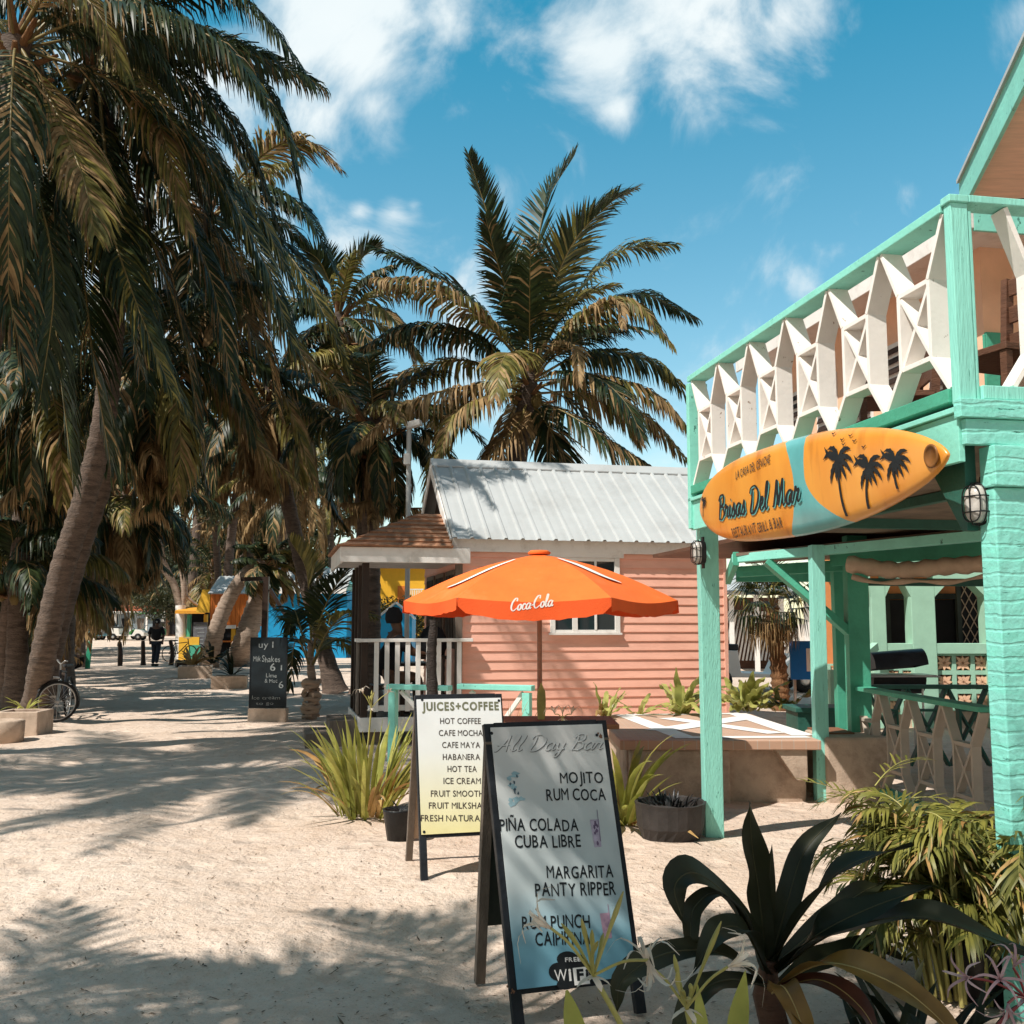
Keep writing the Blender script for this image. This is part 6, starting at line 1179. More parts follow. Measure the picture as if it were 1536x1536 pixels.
# second bicycle far by the white trunk
def mini_bike(label, x, y, rot):
    o = thing('bicycle', label, 'bicycle', (x, y, 0), rot); F = FB((x, y, 0), (math.cos(rot), math.sin(rot), 0), (-math.sin(rot), math.cos(rot), 0))
    for f in (-.52, .52): mb = MB(); mb.tube([F.P(f + .32 * math.cos(2 * PI * i / 20), 0, .33 + .32 * math.sin(2 * PI * i / 20)) for i in range(21)], .022, 6, caps=False); mb.build('wheel', m_rubber, o)
    mb = MB(); [mb.tube([F.P(*a), F.P(*b)], .02, 6) for a, b in (((-.52, 0, .33), (-.1, 0, .32)), ((-.1, 0, .32), (-.25, 0, .85)), ((-.25, 0, .75), (.38, 0, .8)), ((-.1, 0, .32), (.38, 0, .75)), ((.38, 0, .95), (.52, 0, .33)), ((-.52, 0, .33), (-.25, 0, .75)))]; mb.build('frame', m_blackm, o); mb = MB(); mb.tube([F.P(.36, -.28, 1.0), F.P(.38, 0, .97), F.P(.36, .28, 1.0)], .015, 6); mb.build('handlebar', m_chrome, o); mb = MB(); mb.fbox(F, -.36, -.14, -.06, .06, .85, .9); mb.build('saddle', m_seat, o)
mini_bike('far bicycle propped against the white painted trunk', X(271, 44), 44, .9)
def planter(label, u, v, w_, d_, h, rot=0, mt=None, curved=False):
    b = G(u, v); o = thing('kerb_planter', label, 'planter', (b.x, b.y, 0), rot); F = FB((b.x, b.y, 0), (math.cos(rot), math.sin(rot), 0), (-math.sin(rot), math.cos(rot), 0)); mb = MB(); t_ = .07
    for a in ((-w_ / 2, w_ / 2, 0, t_), (-w_ / 2, w_ / 2, d_ - t_, d_), (-w_ / 2, -w_ / 2 + t_, t_ + .001, d_ - t_ - .001), (w_ / 2 - t_, w_ / 2, t_ + .001, d_ - t_ - .001)): mb.fbox(F, *a, -.05, h)
    mb.build('wall', mt or m_concrete, o, .012); mb = MB(); mb.fbox(F, -w_ / 2 + t_, w_ / 2 - t_, t_, d_ - t_, .0, h - .05); mb.build('soil', m_tablewood, o); return b
planter('block planter with a small plant on the right side of the street', 292, 1018, .95, .9, .36, .25)
planter('second low block planter with a dry plant nearer the chalkboard', 343, 1034, .85, .7, .32, .2)
planter('concrete planter box with variegated plant at the foot of the leaning palm', 22, 1103, .62, .6, .33, .05)
b = G(2, 1114); mb = MB(); mb.lathe([(.0, -.05), (.26, -.05), (.27, .26), (.25, .28), (.20, .28), (.18, .2), (0, .2)], (b.x - .1, b.y + .25, 0), 20); tag(mb.build('round_planter', m_concrete, None, origin=(b.x, b.y, 0)), 'round concrete planter cut off by the left edge of the picture', 'planter')
# lamp post behind the metal roof
Yl = 18.4; b = at(613, 700, Yl); lp = thing('lamp_post', 'slim pale pole carrying a flood lamp behind the pink house', 'lamp post', (b.x, Yl, 0)); zt3 = at(613, 640, Yl).z; mb = MB(); mb.tube([(b.x, Yl, 0), (b.x, Yl, zt3)], .045, 10); mb.build('pole', m_galvgrey, lp); mb = MB(); mb.beam((b.x - .04, Yl - .05, zt3 - .0), (b.x + .22, Yl - .1, zt3 + .06), .16, .11); mb.build('flood_lamp', m_white2, lp, .01); mb = MB(); mb.box((b.x - .02, Yl - .08, at(613, 690, Yl).z), (.12, .12, .2)); mb.build('junction_box', m_white2, lp, .01)
# handcart and clutter left of the street
b = G(100, 1004); hc = thing('handcart', 'dark wooden handcart piled with planks by the green post', 'cart', (b.x - .3, b.y, 0)); mb = MB(); F = FB((b.x - .4, b.y, 0), (1, .15, 0), (-.15, 1, 0)); mb.fbox(F, -1.0, .9, -.4, .4, .42, .5); mb.build('bed', m_darkbrown, hc); mb = MB()
for k in range(5): mb.fbox(F, -1.1 + .1 * k, .8 + random.uniform(-.2, .3), -.38 + k * .15, -.27 + k * .15, .505 + .03 * (k % 3), .56 + .03 * (k % 3))
mb.build('planks', m_greywood, hc)
for yy in (-.42, .42): wheel(hc, F.P(.55, yy, .30), .30, .10, F.b)
golf_cart('dark parked cart half hidden behind the ringed palm trunk', X(30, 33), 33, .3, body=mat('dark_cart', (.03, .035, .04), .4, .2, 5, 0), s=1.0)
b = G(30, 1000); mb = MB(); mb.box((b.x + .1, b.y + 1, .45), (1.5, .5, .08)); [mb.box((b.x + .1 + d, b.y + 1, .2), (.1, .4, .42)) for d in (-.6, .6)]; tag(mb.build('bench', m_greywood, None, origin=(b.x, b.y + 1, 0)), 'plain wooden bench in the shade left of the street', 'bench')
b = G(280, 986, .0); mb = MB(); mb.tube([(X(266, 38), 38, .12), (X(292, 38), 38.4, .14)], .14, 10); tag(mb.build('log', m_darkbrown, None, origin=(X(278, 38), 38.2, .1)), 'short dark log lying beside the street planters', 'log')
# dark upright pole behind the chalkboard carrying the thatch of the small palm
Yp = 26; b = G(393, 1040); mb = MB(); z1 = at(397, 866, Yp).z; mb.beam((X(396, Yp), Yp, 0), (X(398, Yp), Yp, z1), .14, .12, up=(0, 1, 0)); mb.beam((X(360, Yp), Yp, z1 - .05), (X(402, Yp), Yp, z1 - .03), .1, .1); mb.beam((X(404, Yp), Yp, z1 - .30), (X(428, Yp), Yp, z1 - .95), .09, .09); tag(mb.build('sign_pole', m_darkbrown, None, origin=(X(396, Yp), Yp, 0)), 'dark wooden pole with a side arm behind the chalkboard', 'pole')
# ------------------------------------------------------------------ palms
def palm(label, base, path, crown, r0, r1, fronds=(), rnd=None, nuts=8, matl=None, wind=(.10, 0, 0), name='coconut_palm', cat='palm tree', group=None, bs=1.0, flare=1.6, sides=12, n=70):
    """path: trunk points from the ground up; fronds: dicts with explicit midribs; rnd: list of crown_random kwargs"""
    o = thing(name, label, cat, (base[0], base[1], 0), 0, group)
    trunk(o, path, r0, r1, matl or m_trunk, n, sides, flare)
    lb = LB()
    for d in fronds:
        d = dict(d); pts = d.pop('pts'); frond(lb, pts, **{**dict(wind=wind), **d})
    for k in (rnd or []): crown_random(lb, crown, **{**dict(wind=wind), **k})
    lb.build('crown', PMATS, o); boots(o, crown, bs, nuts); return o
PX = lambda *a: [at(u, v, y) for u, v, y in a]
# hero palm in the middle of the picture
Yc = 20.0; c = at(795, 560, Yc); b = V((at(772, 935, Yc).x, Yc, 0)); hp = dict(n=96, lmax=1.0, wid=.056, rad=.034)
fr = [dict(pts=PX((795, 545, Yc), (772, 440, Yc), (728, 310, 19.6), (703, 233, 19.2)), hang=.10, lift=.35, mi=0, **{**hp, 'lmax': .72}),
      dict(pts=PX((790, 545, Yc), (772, 470, 19.4), (748, 400, 18.8), (728, 325, 18.2)), hang=.35, mi=0, mix=(2, .12), **{**hp, 'lmax': .7}),
      dict(pts=PX((797, 540, Yc), (800, 430, 20.2), (818, 310, 20.4), (862, 232, 20.6)), hang=.12, lift=.3, mi=0, **hp),
      dict(pts=PX((800, 540, Yc), (822, 450, 19.4), (862, 360, 18.8), (925, 295, 18.2)), hang=.30, mi=1, mix=(0, .6), **hp),
      dict(pts=PX((803, 540, Yc), (838, 420, 20.8), (888, 320, 21.3), (952, 285, 21.6)), hang=.35, mi=0, **hp),
      dict(pts=PX((803, 545, Yc), (858, 450, 20.4), (930, 378, 20.6), (1010, 368, 20.8)), hang=.55, mi=0, mix=(1, .4), **hp),
      dict(pts=PX((806, 550, Yc), (880, 470, 21), (960, 440, 22), (1043, 478, 22.6)), hang=.75, mi=0, **hp),
      dict(pts=PX((806, 555, Yc), (870, 480, 19.2), (945, 452, 18.6), (1006, 515, 18.2)), hang=.9, mi=1, mix=(2, .3), **hp),
      dict(pts=PX((806, 565, Yc), (880, 530, 20), (970, 540, 20.4), (1045, 600, 20.6)), hang=.9, mi=0, mix=(1, .4), **hp),
      dict(pts=PX((806, 580, Yc), (890, 565, 19.2), (980, 590, 18.8), (1042, 655, 18.6)), hang=.95, mi=1, mix=(2, .5), **hp),
      dict(pts=PX((803, 590, Yc), (870, 590, 20.8), (960, 620, 21.2), (1030, 690, 21.4)), hang=.95, mi=1, mix=(2, .5), **hp),
      dict(pts=PX((800, 600, Yc), (850, 620, 19), (920, 665, 18.4), (975, 700, 18.2)), hang=.8, mi=0, mix=(2, .35), **hp),
      dict(pts=PX((790, 545, Yc), (705, 450, 20.4), (625, 400, 20.8), (562, 375, 21)), hang=.45, mi=0, **hp),
      dict(pts=PX((787, 548, Yc), (715, 470, 19.4), (635, 425, 18.8), (566, 418, 18.4)), hang=.85, mi=1, mix=(2, .55), **hp),
      dict(pts=PX((785, 555, Yc), (700, 500, 19.8), (610, 490, 19.8), (545, 520, 19.6)), hang=.95, mi=0, mix=(2, .3), **hp),
      dict(pts=PX((783, 570, Yc), (690, 540, 20.5), (590, 570, 20.8), (530, 640, 21)), hang=.95, mi=1, mix=(2, .5), **hp),
      dict(pts=PX((785, 580, Yc), (700, 580, 19.2), (610, 605, 18.7), (536, 665, 18.4)), hang=.9, mi=2, gap=.15, **hp),
      dict(pts=PX((787, 590, Yc), (730, 595, 19), (680, 625, 18.5), (655, 690, 18.3)), hang=.8, mi=2, mix=(1, .4), gap=.12, **hp),
      dict(pts=PX((797, 555, Yc), (830, 520, 18.8), (862, 520, 18.2), (868, 575, 17.9)), hang=.5, mi=2, gap=.1, n=44, lmax=.5, wid=.05, rad=.02),
      dict(pts=PX((790, 560, Yc), (765, 540, 18.8), (740, 545, 18.3), (728, 565, 18)), hang=.7, mi=2, gap=.1, n=40, lmax=.5, wid=.05, rad=.02),
      dict(pts=PX((800, 550, Yc), (885, 470, 18.8), (925, 450, 18.3), (935, 490, 18)), hang=.6, mi=2, gap=.1, n=44, lmax=.45, wid=.05, rad=.02),
      dict(pts=PX((795, 600, Yc), (822, 640, 19.5), (846, 690, 19.3), (862, 735, 19.2)), hang=.5, mi=0, mix=(2, .3), **hp),
      dict(pts=PX((792, 600, Yc), (775, 640, 19.3), (735, 680, 19), (705, 740, 19)), hang=.7, mi=2, gap=.15, **hp)]
palm('tall bright coconut palm rising behind the ridge of the pink house', b, [b - Z * .2, V((b.x - .05, Yc, 2.5)), at(776, 690, Yc), at(792, 590, Yc), c], c, .24, .15, fr, [dict(nf=15, L=3.4, elo=-28, ehi=85, n=72, hang=.65, dry=.1, wid=.056, lmax=.95)], nuts=12)
# big near palm on the left: the ringed trunk by the bicycle
b = G(52, 1072); c = at(140, 70, 14.5); hp = dict(n=122, lmax=1.0, wid=.036, rad=.032, gap=.02)
fr = [dict(pts=PX((150, 60, 14.4), (250, -40, 14), (370, 0, 13.6), (468, 125, 13.2)), hang=.95, mi=0, **hp),
      dict(pts=PX((145, 70, 14.4), (220, 25, 13.6), (340, 70, 13), (452, 235, 12.6)), hang=.98, mi=1, mix=(0, .6), **hp),
      dict(pts=PX((142, 80, 14.4), (190, 90, 13.4), (240, 190, 12.6), (282, 345, 12.2)), hang=.95, mi=1, mix=(2, .3), **hp),
      dict(pts=PX((150, 85, 14.4), (265, 180, 14), (375, 300, 13.7), (445, 440, 13.5)), hang=.9, mi=1, mix=(0, .5), **hp),
      dict(pts=PX((145, 100, 14.4), (230, 250, 13.7), (310, 400, 13.3), (350, 585, 13)), hang=.85, mi=0, mix=(2, .15), **hp),
      dict(pts=PX((135, 110, 14.4), (150, 280, 13), (195, 430, 12.3), (256, 585, 12)), hang=.75, mi=0, mix=(1, .3), **hp),
      dict(pts=PX((150, 80, 14.4), (260, 100, 15), (360, 200, 15.4), (420, 350, 15.6)), hang=.95, mi=0, **hp),
      dict(pts=PX((130, 60, 14.4), (60, -20, 14), (-20, 20, 13.5), (-80, 160, 13)), hang=.9, mi=0, **hp),
      dict(pts=PX((120, 90, 14.4), (60, 160, 14), (20, 300, 13.6), (10, 480, 13.4)), hang=.8, mi=0, **hp),
      dict(pts=PX((150, 100, 14.4), (280, 300, 15.4), (380, 450, 15.8), (420, 620, 16)), hang=.85, mi=0, mix=(2, .4), **hp),
      dict(pts=PX((140, 110, 14.4), (210, 320, 15), (270, 480, 15.2), (300, 660, 15.2)), hang=.8, mi=0, mix=(2, .3), **hp),
      dict(pts=PX((140, 100, 14.2), (120, 300, 13), (135, 500, 12.6), (165, 690, 12.8)), hang=.7, mi=0, mix=(2, .1), **hp),
      dict(pts=PX((135, 100, 14.2), (80, 300, 13.2), (85, 500, 13), (110, 720, 13.2)), hang=.75, mi=0, **hp),
      dict(pts=PX((145, 100, 14.2), (170, 320, 13), (225, 500, 12.8), (290, 640, 12.8)), hang=.8, mi=0, mix=(1, .3), **hp),
      dict(pts=PX((150, 90, 14.2), (300, 230, 13.4), (390, 380, 13), (440, 520, 12.8)), hang=.85, mi=0, mix=(1, .2), **hp),
      dict(pts=PX((150, 80, 14.2), (300, 60, 14.6), (410, 150, 14.8), (450, 300, 14.8)), hang=.95, mi=0, **hp)]
palm('big leaning ringed palm trunk beside the bicycle, crown hanging over the street', b, [b - Z * .15, at(62, 1000, 16.7), at(92, 860, 16.2), at(128, 745, 15.8), at(160, 600, 15.3), at(172, 350, 14.9), c], c, .205, .15, fr, [dict(nf=26, L=3.6, elo=-70, ehi=70, n=84, hang=.9, dry=.0, lmax=1.0, wid=.040, olive=.12)], nuts=14, flare=2.0, sides=16, n=130)
# palm at the left edge, crown nearer to the viewer
b = V((-7.4, 12.4, 0)); c = at(25, 60, 12.0); hp = dict(n=110, lmax=.9, wid=.036, rad=.03, gap=.02)
fr = [dict(pts=PX((25, 60, 12), (85, 170, 11.4), (125, 270, 11), (142, 350, 10.8)), hang=.6, mi=2, mix=(1, .5), **hp),
      dict(pts=PX((30, 50, 12), (80, -20, 11.4), (140, 10, 11), (188, 110, 10.8)), hang=.85, mi=2, mix=(1, .5), **hp),
      dict(pts=PX((30, 50, 12), (110, 15, 12), (210, 60, 12.2), (300, 190, 12.4)), hang=.95, mi=0, **hp),
      dict(pts=PX((25, 70, 12), (50, 250, 11.6), (80, 420, 11.4), (60, 600, 11.4)), hang=.7, mi=0, **hp),
      dict(pts=PX((25, 70, 12), (0, 250, 11), (10, 420, 10.6), (40, 560, 10.5)), hang=.75, mi=0, mix=(2, .2), **hp),
      dict(pts=PX((25, 70, 12), (90, 220, 12.6), (170, 400, 12.8), (215, 560, 13)), hang=.85, mi=0, **hp)]
palm('palm at the left edge whose crown fills the top left corner', b, [b, V((-7.0, 12.3, 3)), V((-6.2, 12.1, 6)), c], c, .25, .17, fr, [dict(nf=16, L=4.2, elo=-70, ehi=70, n=84, hang=.9, dry=.05, wid=.042, lmax=.95)], nuts=6)
# palm behind it with the pale yellow frond against the cloud
c = at(315, 320, 19.0); b = V((at(95, 935, 22).x, 22, 0)); hp = dict(n=90, lmax=1.0, wid=.048, rad=.03)
fr = [dict(pts=PX((330, 300, 18.8), (395, 232, 18.4), (450, 212, 18), (505, 250, 17.8)), hang=.55, mi=1, mix=(2, .6), **hp),
      dict(pts=PX((325, 320, 18.8), (395, 285, 18.4), (455, 315, 18), (505, 410, 17.8)), hang=.8, mi=0, **hp),
      dict(pts=PX((325, 330, 18.8), (420, 370, 18.4), (480, 460, 18), (525, 560, 17.8)), hang=.85, mi=0, mix=(1, .5), **hp),
      dict(pts=PX((320, 340, 18.8), (390, 430, 18), (450, 530, 17.6), (520, 600, 17.4)), hang=.7, mi=1, mix=(2, .3), **hp),
      dict(pts=PX((320, 345, 18.8), (370, 480, 18.2), (430, 600, 18), (470, 720, 17.8)), hang=.75, mi=2, mix=(1, .5), **hp),
      dict(pts=PX((315, 345, 18.8), (330, 500, 18), (370, 640, 17.6), (440, 720, 17.4)), hang=.7, mi=2, mix=(1, .3), **hp),
      dict(pts=PX((310, 345, 18.8), (280, 480, 18), (270, 620, 17.6), (250, 740, 17.4)), hang=.7, mi=0, mix=(2, .5), **hp)]
palm('palm behind the nearest crown with one pale yellow frond against the cloud', b, [b, V((b.x + .2, 21.8, 3)), at(165, 620, 20.6), at(250, 450, 19.6), c], c, .22, .15, fr, [dict(nf=20, L=2.7, elo=-70, ehi=65, n=60, hang=.85, dry=.2, wid=.05, lmax=1.0)], nuts=10)
# middle pair
c = at(508, 470, 24); b = V((at(545, 935, 24).x, 24, 0)); hp = dict(n=60, lmax=.85, wid=.062, rad=.03)
fr = [dict(pts=PX((508, 470, 24), (495, 425, 24), (478, 390, 23.6), (452, 372, 23.4)), hang=.15, lift=.3, mi=0, **hp),
      dict(pts=PX((510, 470, 24), (525, 420, 24), (545, 385, 24), (566, 372, 24)), hang=.2, lift=.3, mi=0, **hp),
      dict(pts=PX((508, 480, 24), (470, 450, 23), (430, 470, 22.5), (400, 540, 22.3)), hang=.85, mi=0, **hp),
      dict(pts=PX((512, 480, 24), (560, 460, 23.5), (600, 490, 23), (625, 560, 22.8)), hang=.85, mi=1, mix=(2, .4), **hp),
      dict(pts=PX((508, 485, 24), (500, 540, 23), (520, 610, 22.6), (545, 680, 22.5)), hang=.6, mi=1, mix=(2, .4), **hp)]
palm('palm with orange fibre at its heart between the left crowns and the tall palm', b, [b, V((b.x, 24, 3)), at(535, 640, 24), c], c, .2, .14, fr, [dict(nf=18, L=2.5, elo=-60, ehi=75, n=46, hang=.7, dry=.3, wid=.062)], nuts=8, bs=1.3)
c = at(562, 628, 20.5); b = V((at(556, 935, 20.5).x, 20.5, 0))
palm('shaggy brown crowned palm just left of the pink house roof', b, [b, V((b.x, 20.5, 2)), at(556, 760, 20.5), c], c, .21, .16, [], [dict(nf=20, L=2.4, elo=-75, ehi=35, n=56, hang=.9, dry=.25, wid=.055, droop=95), dict(nf=8, L=2.6, elo=10, ehi=80, n=50, hang=.5, dry=0, wid=.05)], nuts=10, bs=1.4)
# more crowns that fill the shade on the left
GF = 'palms whose crowns mingle in the shade on the left'
def filler(label, u, v, y, bu, L_, nf, dry, r_=.2, **k):
    c = at(u, v, y); b = V((at(bu, 935, y + 1).x, y + 1, 0)); palm(label, b, [b, b.lerp(c, .4) + V((-.2, .2, .2)), b.lerp(c, .8) + V((-.1, 0, 0)), c], c, r_, r_ * .7, [], [{**dict(nf=nf, L=L_, n=70, hang=.9, dry=dry, wid=.048, lmax=.95, elo=-75, ehi=65, olive=.15), **k}], nuts=8, group=GF)
filler('palm with dark crown in the middle of the left shade, above the ringed trunk', 235, 520, 17.5, 60, 3.0, 28, .1)
filler('palm with brown skirt between the left crowns and the orange fibre palm', 400, 575, 23, 505, 2.8, 30, .3)
filler('palm with dark low crown at the left picture edge behind the ringed trunk', 60, 540, 18.5, 30, 3.3, 30, .08)
filler('palm with brown hanging crown above the leaning pale trunks', 320, 640, 50, 338, 5.0, 30, .45, wid=.11)
filler('short young palm with long green fronds at the left picture edge', 25, 850, 19.5, 15, 2.1, 22, .05, ehi=80, elo=-25, r_=.14)
filler('low palm with drooping dark fronds between the ringed trunk and the far carts', 190, 740, 25, 92, 2.3, 26, .2, ehi=65, elo=-60, r_=.15)
filler('palm with half dry crown over the far end of the street', 150, 670, 30, 100, 3.4, 34, .35)
# leaning pale trunks by the orange kiosk
b = G(312, 1000); c = at(398, 842, 37)
palm('leaning pale palm with dark bushy crown in front of the orange kiosk', b, [b - Z * .2, at(322, 955, 37.5), at(340, 905, 37.3), at(368, 862, 37), c], c, .34, .2, [], [dict(nf=30, L=1.6, elo=-40, ehi=75, n=36, hang=.8, dry=.12, wid=.09, lmax=.55, wind=(.7, 0, 0))], nuts=0, matl=m_trunkpale, flare=1.2)
b = G(352, 998); c = at(446, 715, 37.5)
palm('thick based pale palm leaning right in front of the blue house', b, [b - Z * .2, at(366, 965, 38), at(382, 915, 38), at(398, 868, 38), at(424, 790, 37.8), c], c, .46, .24, [], [dict(nf=26, L=4.4, elo=-65, ehi=70, n=44, hang=.85, dry=.4, wid=.09)], nuts=8, matl=m_trunkpale, flare=1.5)
# young palm tied up beside the chalkboard
b = G(466, 1078); yb = b.y; o = thing('young_palm', 'young coconut palm tied with rags between chalkboard and porch', 'palm tree', (b.x, yb, 0)); trunk(o, [b - Z * .1, at(470, 1040, yb), at(466, 1000, yb), at(466, 960, yb)], .10, .05, m_trunkpale, 26, 9, 1.3); lb = LB(); s0 = at(466, 965, yb); hp = dict(n=46, lmax=.62, wid=.045, rad=.022)
for p_, kw in ((((467, 980, yb), (464, 900, yb), (458, 850, yb), (436, 812, yb - .2)), dict(hang=.15, mi=1, lift=.5, start=.45)), (((467, 990, yb), (480, 930, yb - .3), (500, 885, yb - .6), (530, 840, yb - .8)), dict(hang=.3, mi=0, start=.25)), (((467, 1000, yb), (490, 950, yb - .6), (520, 920, yb - 1), (560, 925, yb - 1.3)), dict(hang=.5, mi=1, start=.25)), (((465, 1000, yb), (450, 940, yb), (440, 915, yb + .4), (434, 950, yb + .6)), dict(hang=.6, mi=0, start=.25)), (((466, 1005, yb), (485, 970, yb + .5), (510, 960, yb + .9), (535, 985, yb + 1.2)), dict(hang=.6, mi=1, start=.25)), (((465, 1000, yb), (448, 960, yb - .5), (440, 975, yb + .6), (436, 1030, yb + .8)), dict(hang=.6, mi=0, start=.25)), (((466, 985, yb), (470, 920, yb), (486, 880, yb), (512, 860, yb)), dict(hang=.35, mi=0, start=.3))): frond(lb, PX(*p_), **{**hp, **kw})
lb.build('crown', PMATS, o); mb = MB()
for k in range(9): z_ = .05 + .07 * k; mb.tube([V((b.x + .13 * math.cos(a + k), yb + .13 * math.sin(a + k), z_ + .02 * math.sin(3 * a))) for a in np.linspace(0, 5, 8)], .03 + .012 * (k % 3), 6)
mb.build('rag_wrap', m_canvas, o)
# background palms: three kinds built, then copied
def bgpalm(label, x, y, hgt, lean, r, kw, group, matl=None):
    c = V((x + lean[0], y + lean[1], hgt)); b = V((x, y, 0)); return palm(label, b, [b - Z * .2, V((x + lean[0] * .15, y + lean[1] * .15, hgt * .4)), V((x + lean[0] * .6, y + lean[1] * .6, hgt * .8)), c], c, r, r * .65, [], [kw], nuts=8, matl=matl, group=group)
GP = 'palms crowding the left side of the street'
protos = [bgpalm('background palm with full green crown over the orange kiosk roof', X(336, 50), 50, 10.5, (.8, 0), .26, dict(nf=30, L=4.8, elo=-70, ehi=70, n=38, hang=.9, dry=.3, wid=.10), GP),
          bgpalm('background palm with mostly brown hanging crown, left of the far carts', X(120, 38), 38, 9.2, (-.5, .3), .24, dict(nf=30, L=4.6, elo=-80, ehi=60, n=38, hang=.95, dry=.5, wid=.10), GP),
          bgpalm('short thick background palm low behind the ringed trunk', X(60, 27), 27, 4.2, (.4, 0), .22, dict(nf=26, L=3.6, elo=-50, ehi=70, n=38, hang=.8, dry=.3, wid=.075), GP)]
def copy_tree(o, loc, rz, s, label):
    r_ = o.copy(); COL.objects.link(r_); r_.location = loc; r_.rotation_euler = (0, 0, rz); r_.scale = (s, s, s); r_['label'] = label
    for ch in list(o.children): q_ = ch.copy(); COL.objects.link(q_); q_.parent = r_
    return r_
for k, (pi_, u, y, s, rz, lab) in enumerate(((0, 285, 60, 1.15, 1.2, 'background palm rising behind the snack stall'), (1, 372, 56, 1.1, 2.2, 'brown hung background palm above the blue house roof'), (0, 105, 60, 1.15, 3.0, 'far background palm left of the driftwood posts'), (1, 60, 46, 1.1, 4.1, 'brown hung background palm behind the left palm trunk'), (0, 20, 36, .95, 5.0, 'green background palm near the left picture edge'), (1, -60, 40, 1.1, .6, 'background palm partly outside the left picture edge'),
        (0, 440, 58, 1.1, 5.5, 'background palm behind the blue house and thick leaning trunk'), (2, 88, 33, 1.0, 1.0, 'low background palm with arching fronds behind the ringed trunk'), (2, -20, 22, 1.05, 2.5, 'low palm with wide fronds against the left picture edge'), (2, 330, 55, 1.1, 4.0, 'low drooping background palm behind the orange kiosk'), (1, 320, 68, 1.2, 1.7, 'farthest brown palm beyond the kiosks'), (0, 500, 66, 1.0, 2.6, 'far background palm seen over the porch roof'), (2, 15, 30, 1.1, .3, 'second low palm at the left edge behind the bench'), (0, 42, 31, 1.0, 4.4, 'slim background palm with its trunk hidden behind the ringed trunk'))):
    copy_tree(protos[pi_], (X(u, y), y, 0), rz, s, lab)
# bare branched tree with whitewashed foot
b = V((X(272, 46), 46, 0)); o = thing('forked_tree', 'bare pale forked tree with whitewashed foot', 'tree', b); mb = MB(); p0 = at(274, 930, 46); F_ = lambda *a: PX(*[(u, v, 46 + (u - 260) * .01) for u, v in a])
for pts, r0, r1 in ((F_((272, 958), (270, 915), (262, 880), (245, 840), (238, 790)), .22, .10), (F_((272, 915), (276, 880), (268, 830), (258, 780), (250, 730)), .16, .07), (F_((262, 880), (240, 850), (215, 825), (192, 800)), .10, .04), (F_((268, 830), (282, 800), (300, 785), (318, 775)), .08, .03), (F_((276, 890), (292, 905), (305, 910)), .08, .04)): q = catmull(pts, 20); mb.tube(q, [r0 + (r1 - r0) * i / 19 for i in range(20)], 9)
mb.build('trunk', m_trunkpale, o); mb = MB(); mb.tube([V((p0.x, 46, -.1)), V((p0.x - .02, 46, .5)), at(271, 908, 46)], [.30, .25, .225], 10); mb.build('whitewash', m_white2, o); lb = LB(); leaf_cloud(lb, [(at(238, 785, 46).x, 46, at(238, 780, 46).z, 1.1), (at(255, 725, 46).x, 46, at(255, 725, 46).z, 1.3), (at(318, 770, 46).x, 46.5, at(318, 770, 46).z, .9), (at(195, 800, 46).x, 46, at(195, 795, 46).z, .8)], 2600, .13); lb.build('crown', [m_bush], o)
# dark leafy trees closing the street behind the palms
def bushtree(label, x, y, h, r_, n, mats=None):
    o = thing('shade_tree', label, 'tree', (x, y, 0), 0, 'dense trees behind the palms'); mb = MB(); mb.tube(catmull([(x, y, -.1), (x + .2, y, h * .35), (x - .1, y, h * .7)], 14), [.28 - .012 * i for i in range(14)], 8)
    for k in range(5): a = k * 1.3; mb.tube([(x, y, h * .4), (x + r_ * .35 * math.cos(a), y + r_ * .3 * math.sin(a), h * .62), (x + r_ * .7 * math.cos(a), y + r_ * .6 * math.sin(a), h * .8)], [.13, .09, .03], 6)
    mb.build('trunk', m_trunk, o); lb = LB(); bl = []
    for k in range(16): a = random.random() * 6.3; rr = r_ * math.sqrt(random.random()); bl.append((x + rr * math.cos(a), y + rr * .8 * math.sin(a), h * random.uniform(.32, 1.0) * (1 - .25 * rr / r_), r_ * random.uniform(.28, .5)))
    leaf_cloud(lb, bl, n, .22 if y < 80 else .34); lb.build('crown', [m_bush], o)
for lab, u, y, h, r_ in (('dense dark tree left of the far carts', 90, 62, 9, 5.5), ('dense dark tree closing the view above the far carts', 200, 116, 13, 8), ('dense dark tree over the gap right of the far carts', 262, 108, 12, 8), ('dense dark tree behind the orange kiosk', 320, 78, 11, 6), ('dense dark tree behind the blue house', 430, 84, 12, 7), ('dense dark tree in the gap at the left picture edge', 0, 52, 8, 5), ('dense dark tree far behind the porch of the pink house', 545, 90, 9, 6), ('dense dark tree behind the far grey blue building', 120, 112, 14, 8)): bushtree(lab, X(u, y), y, h, r_, 13000)
